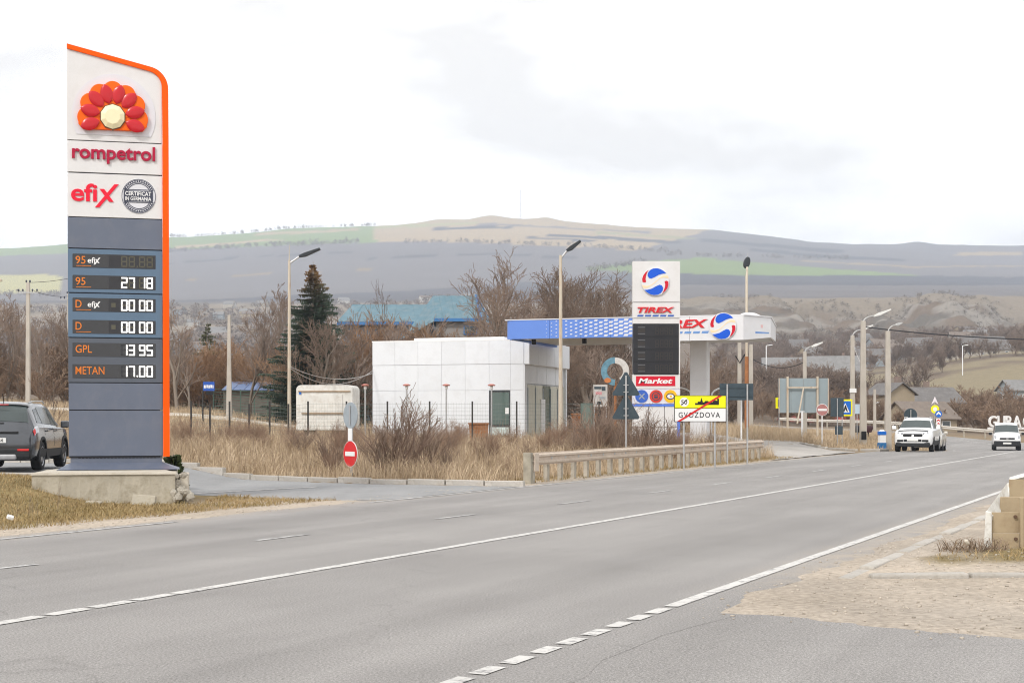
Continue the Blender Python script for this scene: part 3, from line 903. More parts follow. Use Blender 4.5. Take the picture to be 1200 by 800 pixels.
MB().prism(ellipse(ccx, ccz, 175 * k_, 175 * k_, 30, a0=0, a1=math.pi), -0.10, 0.0).build("emblem_core", M_org2, pyl)
for a, dd in ((-20, 248), (13, 238), (46, 244), (75, 240), (105, 240), (134, 244), (167, 238), (200, 248)):
    x, z = ccx + dd * k_ * math.cos(R(a)), ccz + dd * k_ * math.sin(R(a))
    # lens shaped petal, domed
    pts = []
    Lh, Wh = 104 * k_, 66 * k_
    vs = []; fs = []
    nl, nw = 10, 6
    for ii in range(nl + 1):
        t = -1 + 2 * ii / nl; w = Wh * (1 - t * t) ** 0.75
        for jj in range(nw + 1):
            q = -1 + 2 * jj / nw
            px_, pz_ = t * Lh, q * w
            dome = 0.026 * max(0, 1 - t * t) ** 0.5 * (1 - q * q) ** 0.5 if nw else 0
            vs.append((x + px_ * math.cos(R(a)) - pz_ * math.sin(R(a)), -0.116 - dome, z + px_ * math.sin(R(a)) + pz_ * math.cos(R(a))))
    for ii in range(nl):
        for jj in range(nw):
            b0 = ii * (nw + 1) + jj; fs.append((b0, b0 + 1, b0 + nw + 2, b0 + nw + 1))
    MB().add(vs, fs).build("red_petal", M_red2, pyl, smooth=True, angle=80)
MB().prism(ellipse(ccx, ccz, 137 * k_, 137 * k_, 10, rot=R(18)), -0.112, 0.0).build("seed_rim", mat("brown_rim", (0.12, 0.05, 0.02), 0.5), pyl)
vs = [(x, -0.118, z) for x, z in ellipse(ccx, ccz, 128 * k_, 128 * k_, 10, rot=R(18))] + [(x, -0.165, z) for x, z in ellipse(ccx, ccz, 80 * k_, 80 * k_, 10, rot=R(18))]
MB().add(vs, [tuple(range(10, 20))] + [(i, (i + 1) % 10, 10 + (i + 1) % 10, 10 + i) for i in range(10)]).build("seed_head", M_cream, pyl)
# lettering
x, z = pq(85, 188.2)
lettering(pyl, "rompetrol", M_maroon, x, -0.02, z - 4.5 / SP, width=97 / SP, height=21.5 / SP, depth=0.04, bold=0.022)
x, z = pq(83.8, 237.4)
lettering(pyl, "efi", M_redl, x, -0.008, z, width=30.2 / SP, height=21 / SP, depth=0.018, bold=0.02)
def strokes(name, m, polys, yf, yb, parent=pyl):
    mb = MB()
    for i, p in enumerate(polys): mb.prism(p, yf - 0.001 * i, yb)
    return mb.build(name, m, parent)
def eq(zx, zy): return pq(75 + zx / 8.424, 165 + zy / 8.424)
strokes("lettering", M_redl, [[eq(308, 664), eq(350, 664), eq(540, 432), eq(498, 432)], [eq(445, 606), eq(490, 606), eq(398, 482), eq(352, 482)]], -0.017, 0.0)
# round seal
sx, sz = eq(738, 541); sr = 172 / 8.424 / SP
MB().prism(ellipse(sx, sz, sr, sr, 40), -0.008, 0.01).build("seal", M_lilac, pyl)
def ring(cx, cz, r0, r1, y0, y1, a0=0, a1=360, n=40):
    o_ = ellipse(cx, cz, r1, r1, n, a0=R(a0), a1=R(a1)); i_ = ellipse(cx, cz, r0, r0, n, a0=R(a0), a1=R(a1))
    mb = MB(); k = len(o_); closed = abs(a1 - a0 - 360) < 1e-6
    vs = [(x, y0, z) for x, z in o_] + [(x, y0, z) for x, z in i_] + [(x, y1, z) for x, z in o_] + [(x, y1, z) for x, z in i_]
    fs = []
    for j in range(k if closed else k - 1):
        j2 = (j + 1) % k
        fs += [(j, j2, k + j2, k + j), (2 * k + j, 3 * k + j, 3 * k + j2, 2 * k + j2), (j, 2 * k + j, 2 * k + j2, j2), (k + j, k + j2, 3 * k + j2, 3 * k + j)]
    return mb.add(vs, fs)
ring(sx, sz, sr * 0.955, sr * 0.985, -0.012, 0.0).build("seal_ring", M_ink, pyl)
ring(sx, sz, sr * 0.70, sr * 0.745, -0.012, 0.0).build("seal_ring", M_ink, pyl)
ring(sx, sz, sr * 0.78, sr * 0.93, -0.011, 0.0, 22, 158).build("seal_arc", M_ink, pyl)
ring(sx, sz, sr * 0.78, sr * 0.93, -0.011, 0.0, 202, 338).build("seal_arc", M_ink, pyl)
for a in range(28, 154, 9):      # the small lettering round the seal
    for s_ in (1, -1):
        x, z = sx + sr * 0.855 * math.cos(R(a * s_)), sz + sr * 0.855 * math.sin(R(a * s_))
        MB().prism(ellipse(x, z, sr * 0.045, sr * 0.045, 4, rot=R(a)), -0.014, 0.0).build("seal_letter", M_lilac, pyl)
MB().prism([(sx - sr * 0.86, sz - sr * 0.30), (sx + sr * 0.82, sz - sr * 0.30), (sx + sr * 0.82, sz + sr * 0.30), (sx - sr * 0.86, sz + sr * 0.30)], -0.016, 0.0).build("seal_band", M_ink, pyl)
for dz in (0.345, -0.375):
    MB().prism([(sx - sr * 0.86, sz + sr * dz), (sx + sr * 0.82, sz + sr * dz), (sx + sr * 0.82, sz + sr * (dz + 0.04)), (sx - sr * 0.86, sz + sr * (dz + 0.04))], -0.015, 0.0).build("seal_rule", M_ink, pyl)
lettering(pyl, "CERTIFICAT", M_wprint, sx - sr * 0.78, -0.019, sz + sr * 0.02, width=sr * 1.5, height=sr * 0.24, depth=0.006, bold=0.02)
lettering(pyl, "IN GERMANIA", M_wprint, sx - sr * 0.78, -0.019, sz - sr * 0.26, width=sr * 1.5, height=sr * 0.22, depth=0.006, bold=0.02)
# price rows
SEG = {'0': 'abcdef', '1': 'bc', '2': 'abged', '3': 'abgcd', '4': 'fgbc', '5': 'afgcd', '6': 'afgedc', '7': 'abc', '8': 'abcdefg', '9': 'abcdfg'}
def digit_poly(x0, x1, zb, zt, keys, w):
    zm = (zb + zt) / 2; out = []; g = w * 0.18
    H = lambda z: [(x0 + g, z - w / 2), (x1 - g, z - w / 2), (x1 - g, z + w / 2), (x0 + g, z + w / 2)]
    Vv = lambda x, a, b: [(x - w / 2, a + g), (x + w / 2, a + g), (x + w / 2, b - g), (x - w / 2, b - g)]
    d = {'a': H(zt - w / 2), 'g': H(zm), 'd': H(zb + w / 2), 'f': Vv(x0 + w / 2, zm, zt), 'b': Vv(x1 - w / 2, zm, zt), 'e': Vv(x0 + w / 2, zb, zm), 'c': Vv(x1 - w / 2, zb, zm)}
    return [d[k] for k in keys]
rows = [(306.4, "95", True, "    "), (331.2, "95", False, "2718"), (357.6, "D", True, "0000"), (383.3, "D", False, "0000"), (410.0, "GPL", False, "1395"), (435.0, "METAN", False, "1700")]
for i, (yc, lab, ef, num) in enumerate(rows):
    du = pbox("price_display", M_disp, 85.5, yc - 8, 182.5, yc + 8, -0.006, 0.02, bev=0.004)
    if i < 4: pbox("digit_field", M_disp2, 127.5, yc - 7, 181.5, yc + 7, -0.0085, 0.0, bev=0)
    x, z = pq(89, yc + 3.6)
    lettering(pyl, lab, M_ledo, x, -0.011, z, height=9.0 / SP, depth=0.006, bold=0.004, width={'95': 11.5, 'D': 7, 'GPL': 19, 'METAN': 33.5}[lab] / SP)
    if i < 4: pbox("underline", M_ledo, 89.5, yc + 5.6, 107, yc + 6.2, -0.009, 0.0, bev=0)
    if ef:
        x, z = pq(103, yc + 2.6); lettering(pyl, "efi", M_wprint, x, -0.011, z, height=6.6 / SP, depth=0.006, bold=0.012, width=8.6 / SP)
        strokes("lettering", M_wprint, [[pq(109.8, yc + 4.4), pq(111.6, yc + 4.4), pq(117.8, yc - 3.8), pq(116.0, yc - 3.8)], [pq(115, yc + 2.6), pq(116.8, yc + 2.6), pq(113.4, yc - 2), pq(111.6, yc - 2)]], -0.014, -0.006)
    if i in (2, 3): pbox("small_symbol", M_unlit, 130.5, yc - 2.6, 135.5, yc + 2.6, -0.010, 0.0, bev=0)
    for q, xs_ in enumerate((141.9, 150.8, 162.9, 171.9)):
        a = pq(xs_, yc + 6.4); b = pq(xs_ + 7.4, yc - 6.4); w = 1.55 / SP
        key = num[q]
        lit = SEG.get(key, '')
        un = [k for k in 'abcdefg' if k not in lit]
        if un:
            mb = MB(); [mb.prism(p, -0.0100, -0.004) for p in digit_poly(a[0], b[0], a[1], b[1], un, w)]
            tag(mb.build("unlit_digit", M_unlit if i < 4 else M_disp2, pyl), kind="stuff")
        if lit:
            mb = MB(); [mb.prism(p, -0.0115, -0.004) for p in digit_poly(a[0], b[0], a[1], b[1], lit, w)]
            mb.build("lit_digit", M_led, pyl)
    if i == 5: pbox("decimal_point", M_led, 160.2, yc + 4.6, 161.8, yc + 6.3, -0.012, 0.0, bev=0)
    elif i == 0: pbox("decimal_point", M_unlit, 160.2, yc + 4.6, 161.8, yc + 6.3, -0.012, 0.0, bev=0)

# concrete block under the pylon
YB = 26.5
sB = FPX / YB
def bz(py): return CAM_H - (py - HOR) / sB
_pv = Vector((GX(122, YB), YB, 0))
pl = thing("pylon_plinth", "weathered concrete foundation block with broken right corner under the price pylon", "foundation", _pv - Matrix.Rotation(R(12), 3, 'Z') @ _pv, R(12))
xl, xr = GX(41, YB), GX(203, YB)
blk = MB()
n_ = 24; vs = []; fs = []
for i in range(n_ + 1):
    t = i / n_; x = xl + (xr - xl) * t
    zb = -0.06
    vs += [(x, YB + 0.02 * math.sin(i * 1.3), zb), (x, YB, 0.575), (x, YB + 2.6, 0.575), (x, YB + 2.6, zb)]
for i in range(n_):
    for e in range(4): fs.append((4 * i + e, 4 * i + (e + 1) % 4, 4 * i + 4 + (e + 1) % 4, 4 * i + 4 + e))
fs += [(0, 1, 2, 3), (4 * n_, 4 * n_ + 1, 4 * n_ + 2, 4 * n_ + 3)]
blk.add(vs, fs).build("block", M_conc, pl)
zt0, zt1 = 0.58, 0.60
MB().add([(xl - 0.02, YB - 0.03, zt0 - 0.02), (GX(204, YB), YB - 0.03, zt0 - 0.02), (GX(214, YB + 2.6), YB + 2.6, zt0 - 0.02), (xl - 0.02, YB + 2.6, zt0 - 0.02),
          (xl, YB - 0.02, zt0 + 0.02), (GX(204, YB), YB - 0.02, zt0 + 0.02), (GX(213, YB + 2.6), YB + 2.55, zt1), (xl + 0.3, YB + 2.55, zt1)],
         [(3, 2, 1, 0), (4, 5, 6, 7), (0, 1, 5, 4), (1, 2, 6, 5), (2, 3, 7, 6), (3, 0, 4, 7)]).build("cap", M_conct, pl)
# side slab with rubble in the gap
MB().box((GX(218, YB + 0.35), YB + 1.0, 0.22), (0.16, 1.6, 0.62)).build("side_slab", M_conct, pl, bev=0.02)
def rock_mesh(r, seed, flat=0.7):
    q = random.Random(seed); bm = bmesh.new(); bmesh.ops.create_icosphere(bm, subdivisions=1, radius=r)
    for v in bm.verts: v.co *= q.uniform(0.72, 1.2); v.co.z *= flat
    me = bpy.data.meshes.new("stone"); bm.to_mesh(me); bm.free(); me.materials.append(M_stone); return me
ROCKS = [rock_mesh(1.0, s, 0.6 + 0.1 * (s % 4)) for s in range(6)]
for i in range(34):
    px_ = rnd.uniform(204, 217); py_ = rnd.uniform(557, 586); r_ = rnd.uniform(0.035, 0.11)
    if py_ > 575: px_ = rnd.uniform(199, 221); r_ = rnd.uniform(0.04, 0.12)
    o = bpy.data.objects.new("rubble_stone", ROCKS[i % 6]); C.objects.link(o); o.parent = pl
    yy_ = YB + rnd.uniform(0.02, 0.3) - (0.12 if py_ > 575 else 0)
    o.location = (GX(px_, yy_), yy_, max(0.02, bz(py_))); o.scale = (r_,) * 3; o.rotation_euler = (rnd.uniform(0, 6), rnd.uniform(0, 6), rnd.uniform(0, 6))
# loose slabs on the grass before the block
def slab(label, px, py, w, h, d, tilt):
    Y = YB - 0.35; o = MB().box((0, 0, h / 2), (w, d, h)).build("concrete_slab", M_conc, None, bev=0.015)
    x = GX(px, Y); o.location = (x, Y, ground(x, Y) - 0.02); o.rotation_euler = (R(tilt), R(rnd.uniform(-4, 4)), R(rnd.uniform(-10, 10)))
    tag(o, label, "slab")
slab("larger loose concrete slab leaning on the foundation block", 168, 585, 0.42, 0.2, 0.12, -18)
slab("thin pale broken slab lying in grass by the foundation block", 110, 585, 0.28, 0.06, 0.14, 6)

# ------------------------------------------------------------------ road signs by the service road
M_sred = mat("sign_red", (0.60, 0.02, 0.022), 0.35, var=0.05)
M_swhite = mat("sign_white", (0.78, 0.78, 0.78), 0.35, var=0.04)
M_syel = mat("sign_yellow", (0.85, 0.80, 0.01), 0.4, var=0.03)
M_sblue = mat("sign_blue", (0.015, 0.14, 0.55), 0.35, var=0.05)
M_blk = mat("sign_black", (0.02, 0.02, 0.02), 0.5)
def post(parent, h, r=0.03, m=M_galv, x=0.0, y=0.03, name="post", z0=-0.2):
    return MB().tube([(x, y, z0), (x, y, h)], r, 10).build(name, m, parent, smooth=True)
def disc_obj(parent, name, m, z, r, y0, y1, x=0.0, n=36):
    return MB().prism(ellipse(x, z, r, r, n), y0, y1).build(name, m, parent)
Y1 = 36.9; s1 = FPX / Y1; x1 = GX(411, Y1); g1 = ground(x1, Y1)
ne = thing("no_entry_sign", "red round no entry sign with white bar below a sign seen from behind", "sign", (x1, Y1, g1), R(-52))
post(ne, CAM_H - (474 - HOR) / s1 - g1, 0.032)
zc = CAM_H - (531.5 - HOR) / s1 - g1
disc_obj(ne, "rim", M_swhite, zc, 0.34, -0.012, 0.0); disc_obj(ne, "red_disc", M_sred, zc, 0.325, -0.02, -0.005)
MB().box((0, -0.022, zc), (0.46, 0.012, 0.115)).build("white_bar", M_swhite, ne)
zc = CAM_H - (486.5 - HOR) / s1 - g1
disc_obj(ne, "sign_back", M_galvl, zc, 0.34, -0.015, 0.004)
MB().box((0, -0.03, zc), (0.05, 0.02, 0.5)).build("bracket", M_galv, ne)
zc = CAM_H - (509 - HOR) / s1 - g1
MB().box((0, -0.02, zc), (0.19, 0.012, 0.32)).build("white_plate", M_swhite, ne)

# back of two triangular signs behind the guard rail
Y2 = 47.0; s2 = FPX / Y2; x2 = GX(733.5, Y2); g2 = ground(x2, Y2)
tri = thing("warning_sign_back", "pair of dark triangular sign backs on one grey post", "sign", (x2, Y2, g2))
MB().tube([(0, -0.05, -0.2), (0, -0.05, CAM_H - (440 - HOR) / s2 - g2)], 0.032, 10).build("post", M_galv, tri, smooth=True)
for yt, yb in ((436, 463.5), (463, 491)):
    zt, zb = CAM_H - (yt - HOR) / s2 - g2, CAM_H - (yb - HOR) / s2 - g2
    w = 0.45
    pts = [(-w + 0.05, zb), (w - 0.05, zb), (w, zb + 0.06), (0.04, zt), (-0.04, zt), (-w, zb + 0.06)]
    MB().prism(pts, -0.008, 0.01).build("triangle_back", M_galvd, tri)
    for dz in (0.12, 0.35): MB().box((0, -0.03, zb + dz), (0.16, 0.05, 0.03)).build("clamp", M_galv, tri)

# end-of-town sign
Y3 = 44.5; s3 = FPX / Y3; x3 = GX(820.5, Y3); g3 = ground(x3, Y3)
def tq(px, py): return ((px - 820.5) / s3, CAM_H - (py - HOR) / s3 - g3)
tow = thing("town_end_sign", "yellow and white town end sign with a red diagonal stripe above the guard rail", "sign", (x3, Y3, g3))
for px in (801.5, 838): post(tow, tq(0, 466)[1], 0.03, x=tq(px, 0)[0], y=0.05)
def tb(name, m, x0, y0, x1_, y1_, yf, yb):
    a, b = tq(x0, y1_), tq(x1_, y0)
    return MB().box(((a[0] + b[0]) / 2, (yf + yb) / 2, (a[1] + b[1]) / 2), (b[0] - a[0], yb - yf, b[1] - a[1])).build(name, m, tow)
tb("backing_plate", M_blk, 790, 463, 851.2, 494.2, 0.0, 0.012)
tb("yellow_panel", M_syel, 790.8, 463.8, 850.4, 477.8, -0.006, 0.002)
tb("white_panel", M_swhite, 790.8, 478.6, 850.4, 493.4, -0.006, 0.002)
x, z = tq(801.8, 471); disc_obj(tow, "speed_disc", M_swhite, z, 5.4 / s3, -0.012, -0.004, x=x)
lettering(tow, "50", M_blk, x - 3.6 / s3, -0.014, z - 2.6 / s3, width=7 / s3, height=5.2 / s3, depth=0.004, bold=0.01)
sk = [(814.5, 474.2), (842.5, 474.2), (842.5, 467), (840.5, 467), (840.5, 469.4), (836.5, 468.8), (835, 471), (831.5, 471), (829.5, 469.6), (826.5, 469.6), (825, 471.2), (823.6, 471), (822.8, 468.2), (822, 465.8), (821.2, 468.2), (820.6, 470.4), (817.6, 470.4), (817.6, 472), (814.5, 472)]
MB().prism([tq(*p) for p in sk], -0.011, -0.004).build("skyline_symbol", M_blk, tow)
x, z = tq(795.2, 489.2)
lettering(tow, "GVOZDOVA", M_blk, x, -0.0085, z, width=48.5 / s3, height=6.4 / s3, depth=0.005, bold=0.006, space=1.25)
MB().prism([tq(793.5, 493.4), tq(797.5, 493.4), tq(846, 463.6), tq(842, 463.6)], -0.018, -0.013).build("red_stripe", M_sred, tow)
MB().prism([tq(798, 474.5), tq(799.2, 474.5), tq(806, 467.5), tq(804.8, 467.5)], -0.0175, -0.013).build("disc_slash", M_blk, tow)

# direction board seen from behind
Y4 = 50.0; s4 = FPX / Y4; x4 = GX(863, Y4); g4 = ground(x4, Y4)
brd = thing("direction_board_back", "dark grey rectangular board back on two posts right of the town sign", "sign", (x4, Y4, g4))
for px in (852, 875.5): MB().tube([((px - 863) / s4, -0.05, -0.2), ((px - 863) / s4, -0.05, CAM_H - (450 - HOR) / s4 - g4)], 0.032, 10).build("post", M_galv, brd, smooth=True)
MB().box((0, 0, CAM_H - (459 - HOR) / s4 - g4), (39.5 / s4, 0.02, 19.5 / s4)).build("board", M_galvd, brd)
for dz in (-5, 5): MB().box((0, -0.025, CAM_H - (459 + dz - HOR) / s4 - g4), (37 / s4, 0.02, 0.035)).build("rail", M_galvd, brd)

# ------------------------------------------------------------------ guard rails
M_rail = mat("rail_cream", (0.56, 0.47, 0.385), 0.6, 0.0, var=0.10, scale=2.0, dirt=(0.36, 0.27, 0.19), dirt_amt=0.55)
M_railp = mat("rail_post", (0.42, 0.38, 0.315), 0.85, var=0.2, scale=4, dirt=(0.2, 0.17, 0.12), dirt_amt=0.5)
W_PROF = [(0.0, 0.155), (0.0, 0.13), (-0.075, 0.105), (-0.08, 0.06), (-0.02, 0.025), (-0.02, -0.025), (-0.08, -0.06), (-0.075, -0.105), (0.0, -0.13), (0.0, -0.155)]
def w_beam(parent, pts, zc, m, flip=1):
    """pts: plan points; the corrugation bulges to the right of the run (flip=1)"""
    mb = MB(); vs = []; fs = []; k = len(W_PROF); P0 = [Vector((p[0], p[1], 0)) for p in pts]
    for i, p in enumerate(P0):
        d = (P0[min(i + 1, len(P0) - 1)] - P0[max(0, i - 1)]).normalized(); nrm = Vector((d.y, -d.x, 0)) * flip
        zz = zc[i] if hasattr(zc, '__len__') else zc
        for th in (0.0, 0.006):
            for a, b in W_PROF:
                q = p + nrm * (-a - th); vs.append((q.x, q.y, zz + b))
    for i in range(len(P0) - 1):
        o = i * 2 * k; n2_ = o + 2 * k
        for j in range(k - 1):
            fs.append((o + j, o + j + 1, n2_ + j + 1, n2_ + j)); fs.append((o + k + j, n2_ + k + j, n2_ + k + j + 1, o + k + j + 1))
        fs.append((o, n2_, n2_ + k, o + k)); fs.append((o + k - 1, o + 2 * k - 1, n2_ + 2 * k - 1, n2_ + k - 1))
    return mb.add(vs, fs).build("beam", m, parent)
gr = thing("guard_rail", "long cream guard rail beside the far lane below the town sign", "guard rail")
A_, B_ = Vector((GX(622, 34.9), 34.9)), Vector((GX(893, 55.5), 55.5))
plan = [(A_.lerp(B_, t)) for t in np.linspace(0, 1, 9)] 
e_ = (B_ - A_).normalized(); nl_ = Vector((-e_.y, e_.x))
plan += [B_ + e_ * 0.5 + nl_ * 0.15, B_ + e_ * 0.9 + nl_ * 0.5]
zt = [ground(p.x, p.y) + 0.60 for p in plan]
for i in range(len(plan) - 2):   # one beam length per bay, lapped
    w_beam(gr, [plan[i], plan[i + 1] + e_ * 0.02], [zt[i] + 0.002 * (i % 2), zt[i + 1] + 0.002 * (i % 2)], M_rail)
w_beam(gr, plan[-3:], zt[-3:], M_rail)
L_ = (B_ - A_).length; npst = 25
for i in range(npst):
    p = A_ + e_ * (0.35 + i * (L_ - 0.4) / (npst - 1)) + nl_ * 0.12; g = ground(p.x, p.y)
    MB().box((p.x, p.y, g + 0.24), (0.16, 0.10, 0.62), math.atan2(e_.y, e_.x)).build("post", M_railp, gr)
    q = p - nl_ * 0.205
    MB().tube([(q.x + nl_.x * 0.2, q.y + nl_.y * 0.2, g + 0.60), (q.x + nl_.x * 0.055, q.y + nl_.y * 0.055, g + 0.60)], 0.045, 8).build("reflector_bolt", M_galv, gr)
p = A_ - e_ * 0.05 + nl_ * 0.05; g = ground(p.x, p.y)
MB().box((p.x, p.y, g + 0.36), (0.14, 0.20, 0.80), math.atan2(e_.y, e_.x)).build("end_post", mat("old_wood", (0.33, 0.30, 0.24), 0.9, var=0.3, scale=5), gr, bev=0.01)
MB().box((p.x + e_.x * 0.22 - nl_.x * 0.12, p.y + e_.y * 0.22 - nl_.y * 0.12, g + 0.52), (0.26, 0.05, 0.44), math.atan2(e_.y, e_.x)).build("end_plate", M_rail, gr, bev=0.01)

# rail on the outside of the bend
gr2 = thing("guard_rail", "thin pale guard rail round the outside of the distant bend", "guard rail")
pts = []; zs = []
for s in np.arange(S_BEND + 34, S_END, 3.0):
    x, y = path(s, 7.2)
    if 600 + FPX * x / y < 880: break
    pts.append(Vector((x, y))); zs.append(ground(x, y) + 0.72)
w_beam(gr2, pts, zs, mat("rail_pale", (0.62, 0.58, 0.52), 0.6, var=0.08), flip=-1)
for i in range(0, len(pts), 1):
    p = pts[i]; MB().box((p.x, p.y, zs[i] - 0.45), (0.12, 0.14, 0.9)).build("post", M_railp, gr2)

# barrier of stacked plates on the right
M_plate = mat("tan_plate", (0.40, 0.315, 0.205), 0.7, var=0.10, scale=2.5, dirt=(0.28, 0.20, 0.12), dirt_amt=0.45)
M_bwhite = mat("old_white_paint", (0.70, 0.685, 0.64), 0.7, var=0.1, scale=3, dirt=(0.40, 0.35, 0.27), dirt_amt=0.7, bump=0.3, bscale=25)
YR = 17.2; sR = FPX / YR
def rq(px, py, Y=YR): return (GX(px, Y), CAM_H - (py - HOR) * Y / FPX)
bar = thing("plate_barrier", "roadside barrier of overlapping tan plates with white painted edge at the right", "barrier", (0, 0, 0))
def rplate(x0, y0, x1_, y1_, Y, name="plate", m=M_plate, th=0.03, bev=0.006):
    a, b = rq(x0, y1_, Y), rq(x1_, y0, Y)
    return MB().box(((a[0] + b[0]) / 2, Y + th / 2, (a[1] + b[1]) / 2), (b[0] - a[0], th, b[1] - a[1])).build(name, m, bar, bev=bev)
rplate(1163, 624.5, 1194.5, 651, YR)
rplate(1162.5, 600, 1194.7, 624.2, YR + 0.05)
rplate(1172.5, 582, 1230, 610, YR + 0.45)
rplate(1195.5, 598, 1250, 652, YR + 0.02)
rplate(1183, 561.5, 1250, 590, YR + 0.95)
rplate(1196, 583, 1200, 650, YR - 0.03, "batten", th=0.05)
for (bx, by, yv) in ((1189.5, 605, YR + 0.05), (1190, 631, YR), (1199.5, 586, YR + 0.45), (1199.3, 606.5, YR + 0.02), (1199.2, 640, YR + 0.02), (1207, 612, YR + 0.02)):
    x, z = rq(bx, by, yv)
    MB().tube([(x, yv, z), (x, yv - 0.03, z)], 0.02, 8).build("bolt", mat("dark_bolt", (0.12, 0.075, 0.05), 0.8), bar)
# white painted edge: an upright end and a raked top running away along the road
def rv(px, py, Y): x, z = rq(px, py, Y); return (x, Y, z)
MB().add([rv(1152.5, 652, YR - 0.05), rv(1162.3, 652, YR - 0.05), rv(1162.3, 600, YR - 0.05), rv(1155, 598, YR - 0.05),
          rv(1152.5, 652, YR + 0.12), rv(1162.3, 652, YR + 0.12), rv(1162.3, 600, YR + 0.12), rv(1155, 598, YR + 0.12)],
         [(0, 1, 2, 3), (7, 6, 5, 4), (0, 4, 5, 1), (1, 5, 6, 2), (2, 6, 7, 3), (3, 7, 4, 0)]).build("white_end", M_bwhite, bar, bev=0.012)
MB().add([rv(1155, 600, YR + 0.0), rv(1163, 604, YR + 0.0), rv(1172, 600, YR + 0.40), rv(1182.6, 581, YR + 0.9), rv(1183, 565, YR + 1.0), rv(1180, 566, YR + 1.0), rv(1166, 585, YR + 0.42),
          rv(1155.6, 606, YR + 0.1), rv(1163, 615, YR + 0.1), rv(1173, 612, YR + 0.52), rv(1184, 590, YR + 1.0), rv(1185, 572, YR + 1.14), rv(1182, 574, YR + 1.14), rv(1167, 594, YR + 0.55)],
         [(0, 1, 2, 6), (6, 2, 3, 5), (5, 3, 4), (13, 9, 8, 7), (12, 10, 9, 13), (11, 10, 12), (0, 7, 8, 1), (1, 8, 9, 2), (2, 9, 10, 3), (3, 10, 11, 4), (4, 11, 12, 5), (5, 12, 13, 6), (6, 13, 7, 0)]).build("white_rake", M_bwhite, bar)
# a weathered top edge further right
MB().add([rv(1183, 563, YR + 1.0), rv(1250, 545, YR + 1.0), rv(1250, 540, YR + 1.1), rv(1183, 559, YR + 1.1), rv(1250, 552, YR + 1.1), rv(1183, 567, YR + 1.1)],
         [(0, 1, 2, 3), (0, 5, 4, 1), (3, 2, 4, 5), (0, 3, 5), (1, 4, 2)]).build("top_edge", M_bwhite, bar)

# ------------------------------------------------------------------ closed filling station: white kiosk
TH = R(-18)                       # the station stands turned a little
def st_frame(X, Y): return (X, Y, 0)
CX, CY = 0.63, 76.0
gk = 0.25
kio = thing("station_kiosk", "low white panelled station kiosk with glazed entrance at its right", "building", (CX, CY, gk), TH)
# local: x to the right along the front, y away; front-right corner at the origin; front runs to x = -8.7
KW, KD = 8.7, 8.0
zr = 5.76 - gk
MB().box((-KW / 2, KD / 2 + 0.02, (zr - 0.15) / 2), (KW - 0.12, KD - 0.1, zr - 0.15)).build("core", mat("kiosk_core", (0.70, 0.71, 0.73), 0.8), kio)
M_kp = mat("kiosk_panel", (0.72, 0.74, 0.77), 0.5, var=0.02, scale=0.6, dirt=(0.54, 0.54, 0.54), dirt_amt=0.25, rnd_amt=0.025)
pw = (KW) / 6.45
edges = [0.0]
xcol = [-KW]
xcol = [-KW + d for d in (0, 1.33, 2.68, 4.04, 5.40, 6.76, 7.95, 8.7)]
zrow = [zr, zr - 1.26, zr - 2.66, zr - 4.02, -0.2]
g_ = 0.005
for i in range(len(xcol) - 1):
    for j in range(4):
        a, b = xcol[i] + g_, xcol[i + 1] - g_; zt_, zb_ = zrow[j] - g_, zrow[j + 1] + g_
        if i == 5 and j >= 2: continue                     # door bay
        MB().box(((a + b) / 2, -0.02 if j == 0 else 0.0, (zt_ + zb_) / 2), (b - a, 0.05, zt_ - zb_)).build("panel", M_kp, kio)
# parapet cap
MB().box((-KW / 2, KD / 2, zr + 0.03), (KW + 0.06, KD + 0.1, 0.07)).build("parapet_cap", M_white, kio)
MB().box((-KW * 0.45, 0.9, zr + 0.14), (5.2, 0.5, 0.16)).build("roof_flashing", M_white, kio)
# door bay in the front
xa, xb = xcol[5] + 0.06, xcol[6] - 0.06
MB().box(((xa + xb) / 2, 0.06, (zrow[2] - 0.1) / 2), (xb - xa, 0.03, zrow[2] - 0.1)).build("door_glass", M_glassg, kio)
for z_ in (zrow[2] - 0.03, 0.95, 0.35):
    MB().box(((xa + xb) / 2, 0.03, z_), (xb - xa + 0.06, 0.06, 0.10)).build("door_rail", mat("dark_frame", (0.05, 0.055, 0.06), 0.5), kio)
MB().box(((xa + xb) / 2, 0.02, 0.95 - 0.28), (xb - xa, 0.05, 0.42)).build("white_band", mat("pale_film", (0.60, 0.70, 0.69), 0.4), kio)
MB().box((xb - 0.14, 0.04, 1.75), (0.2, 0.01, 0.32)).build("paper_notice", M_wprint, kio)
for x_ in (xa - 0.02, xb + 0.02): MB().box((x_, 0.02, zrow[2] / 2), (0.05, 0.07, zrow[2])).build("door_jamb", mat("dark_frame", (0.05, 0.055, 0.06), 0.5), kio)
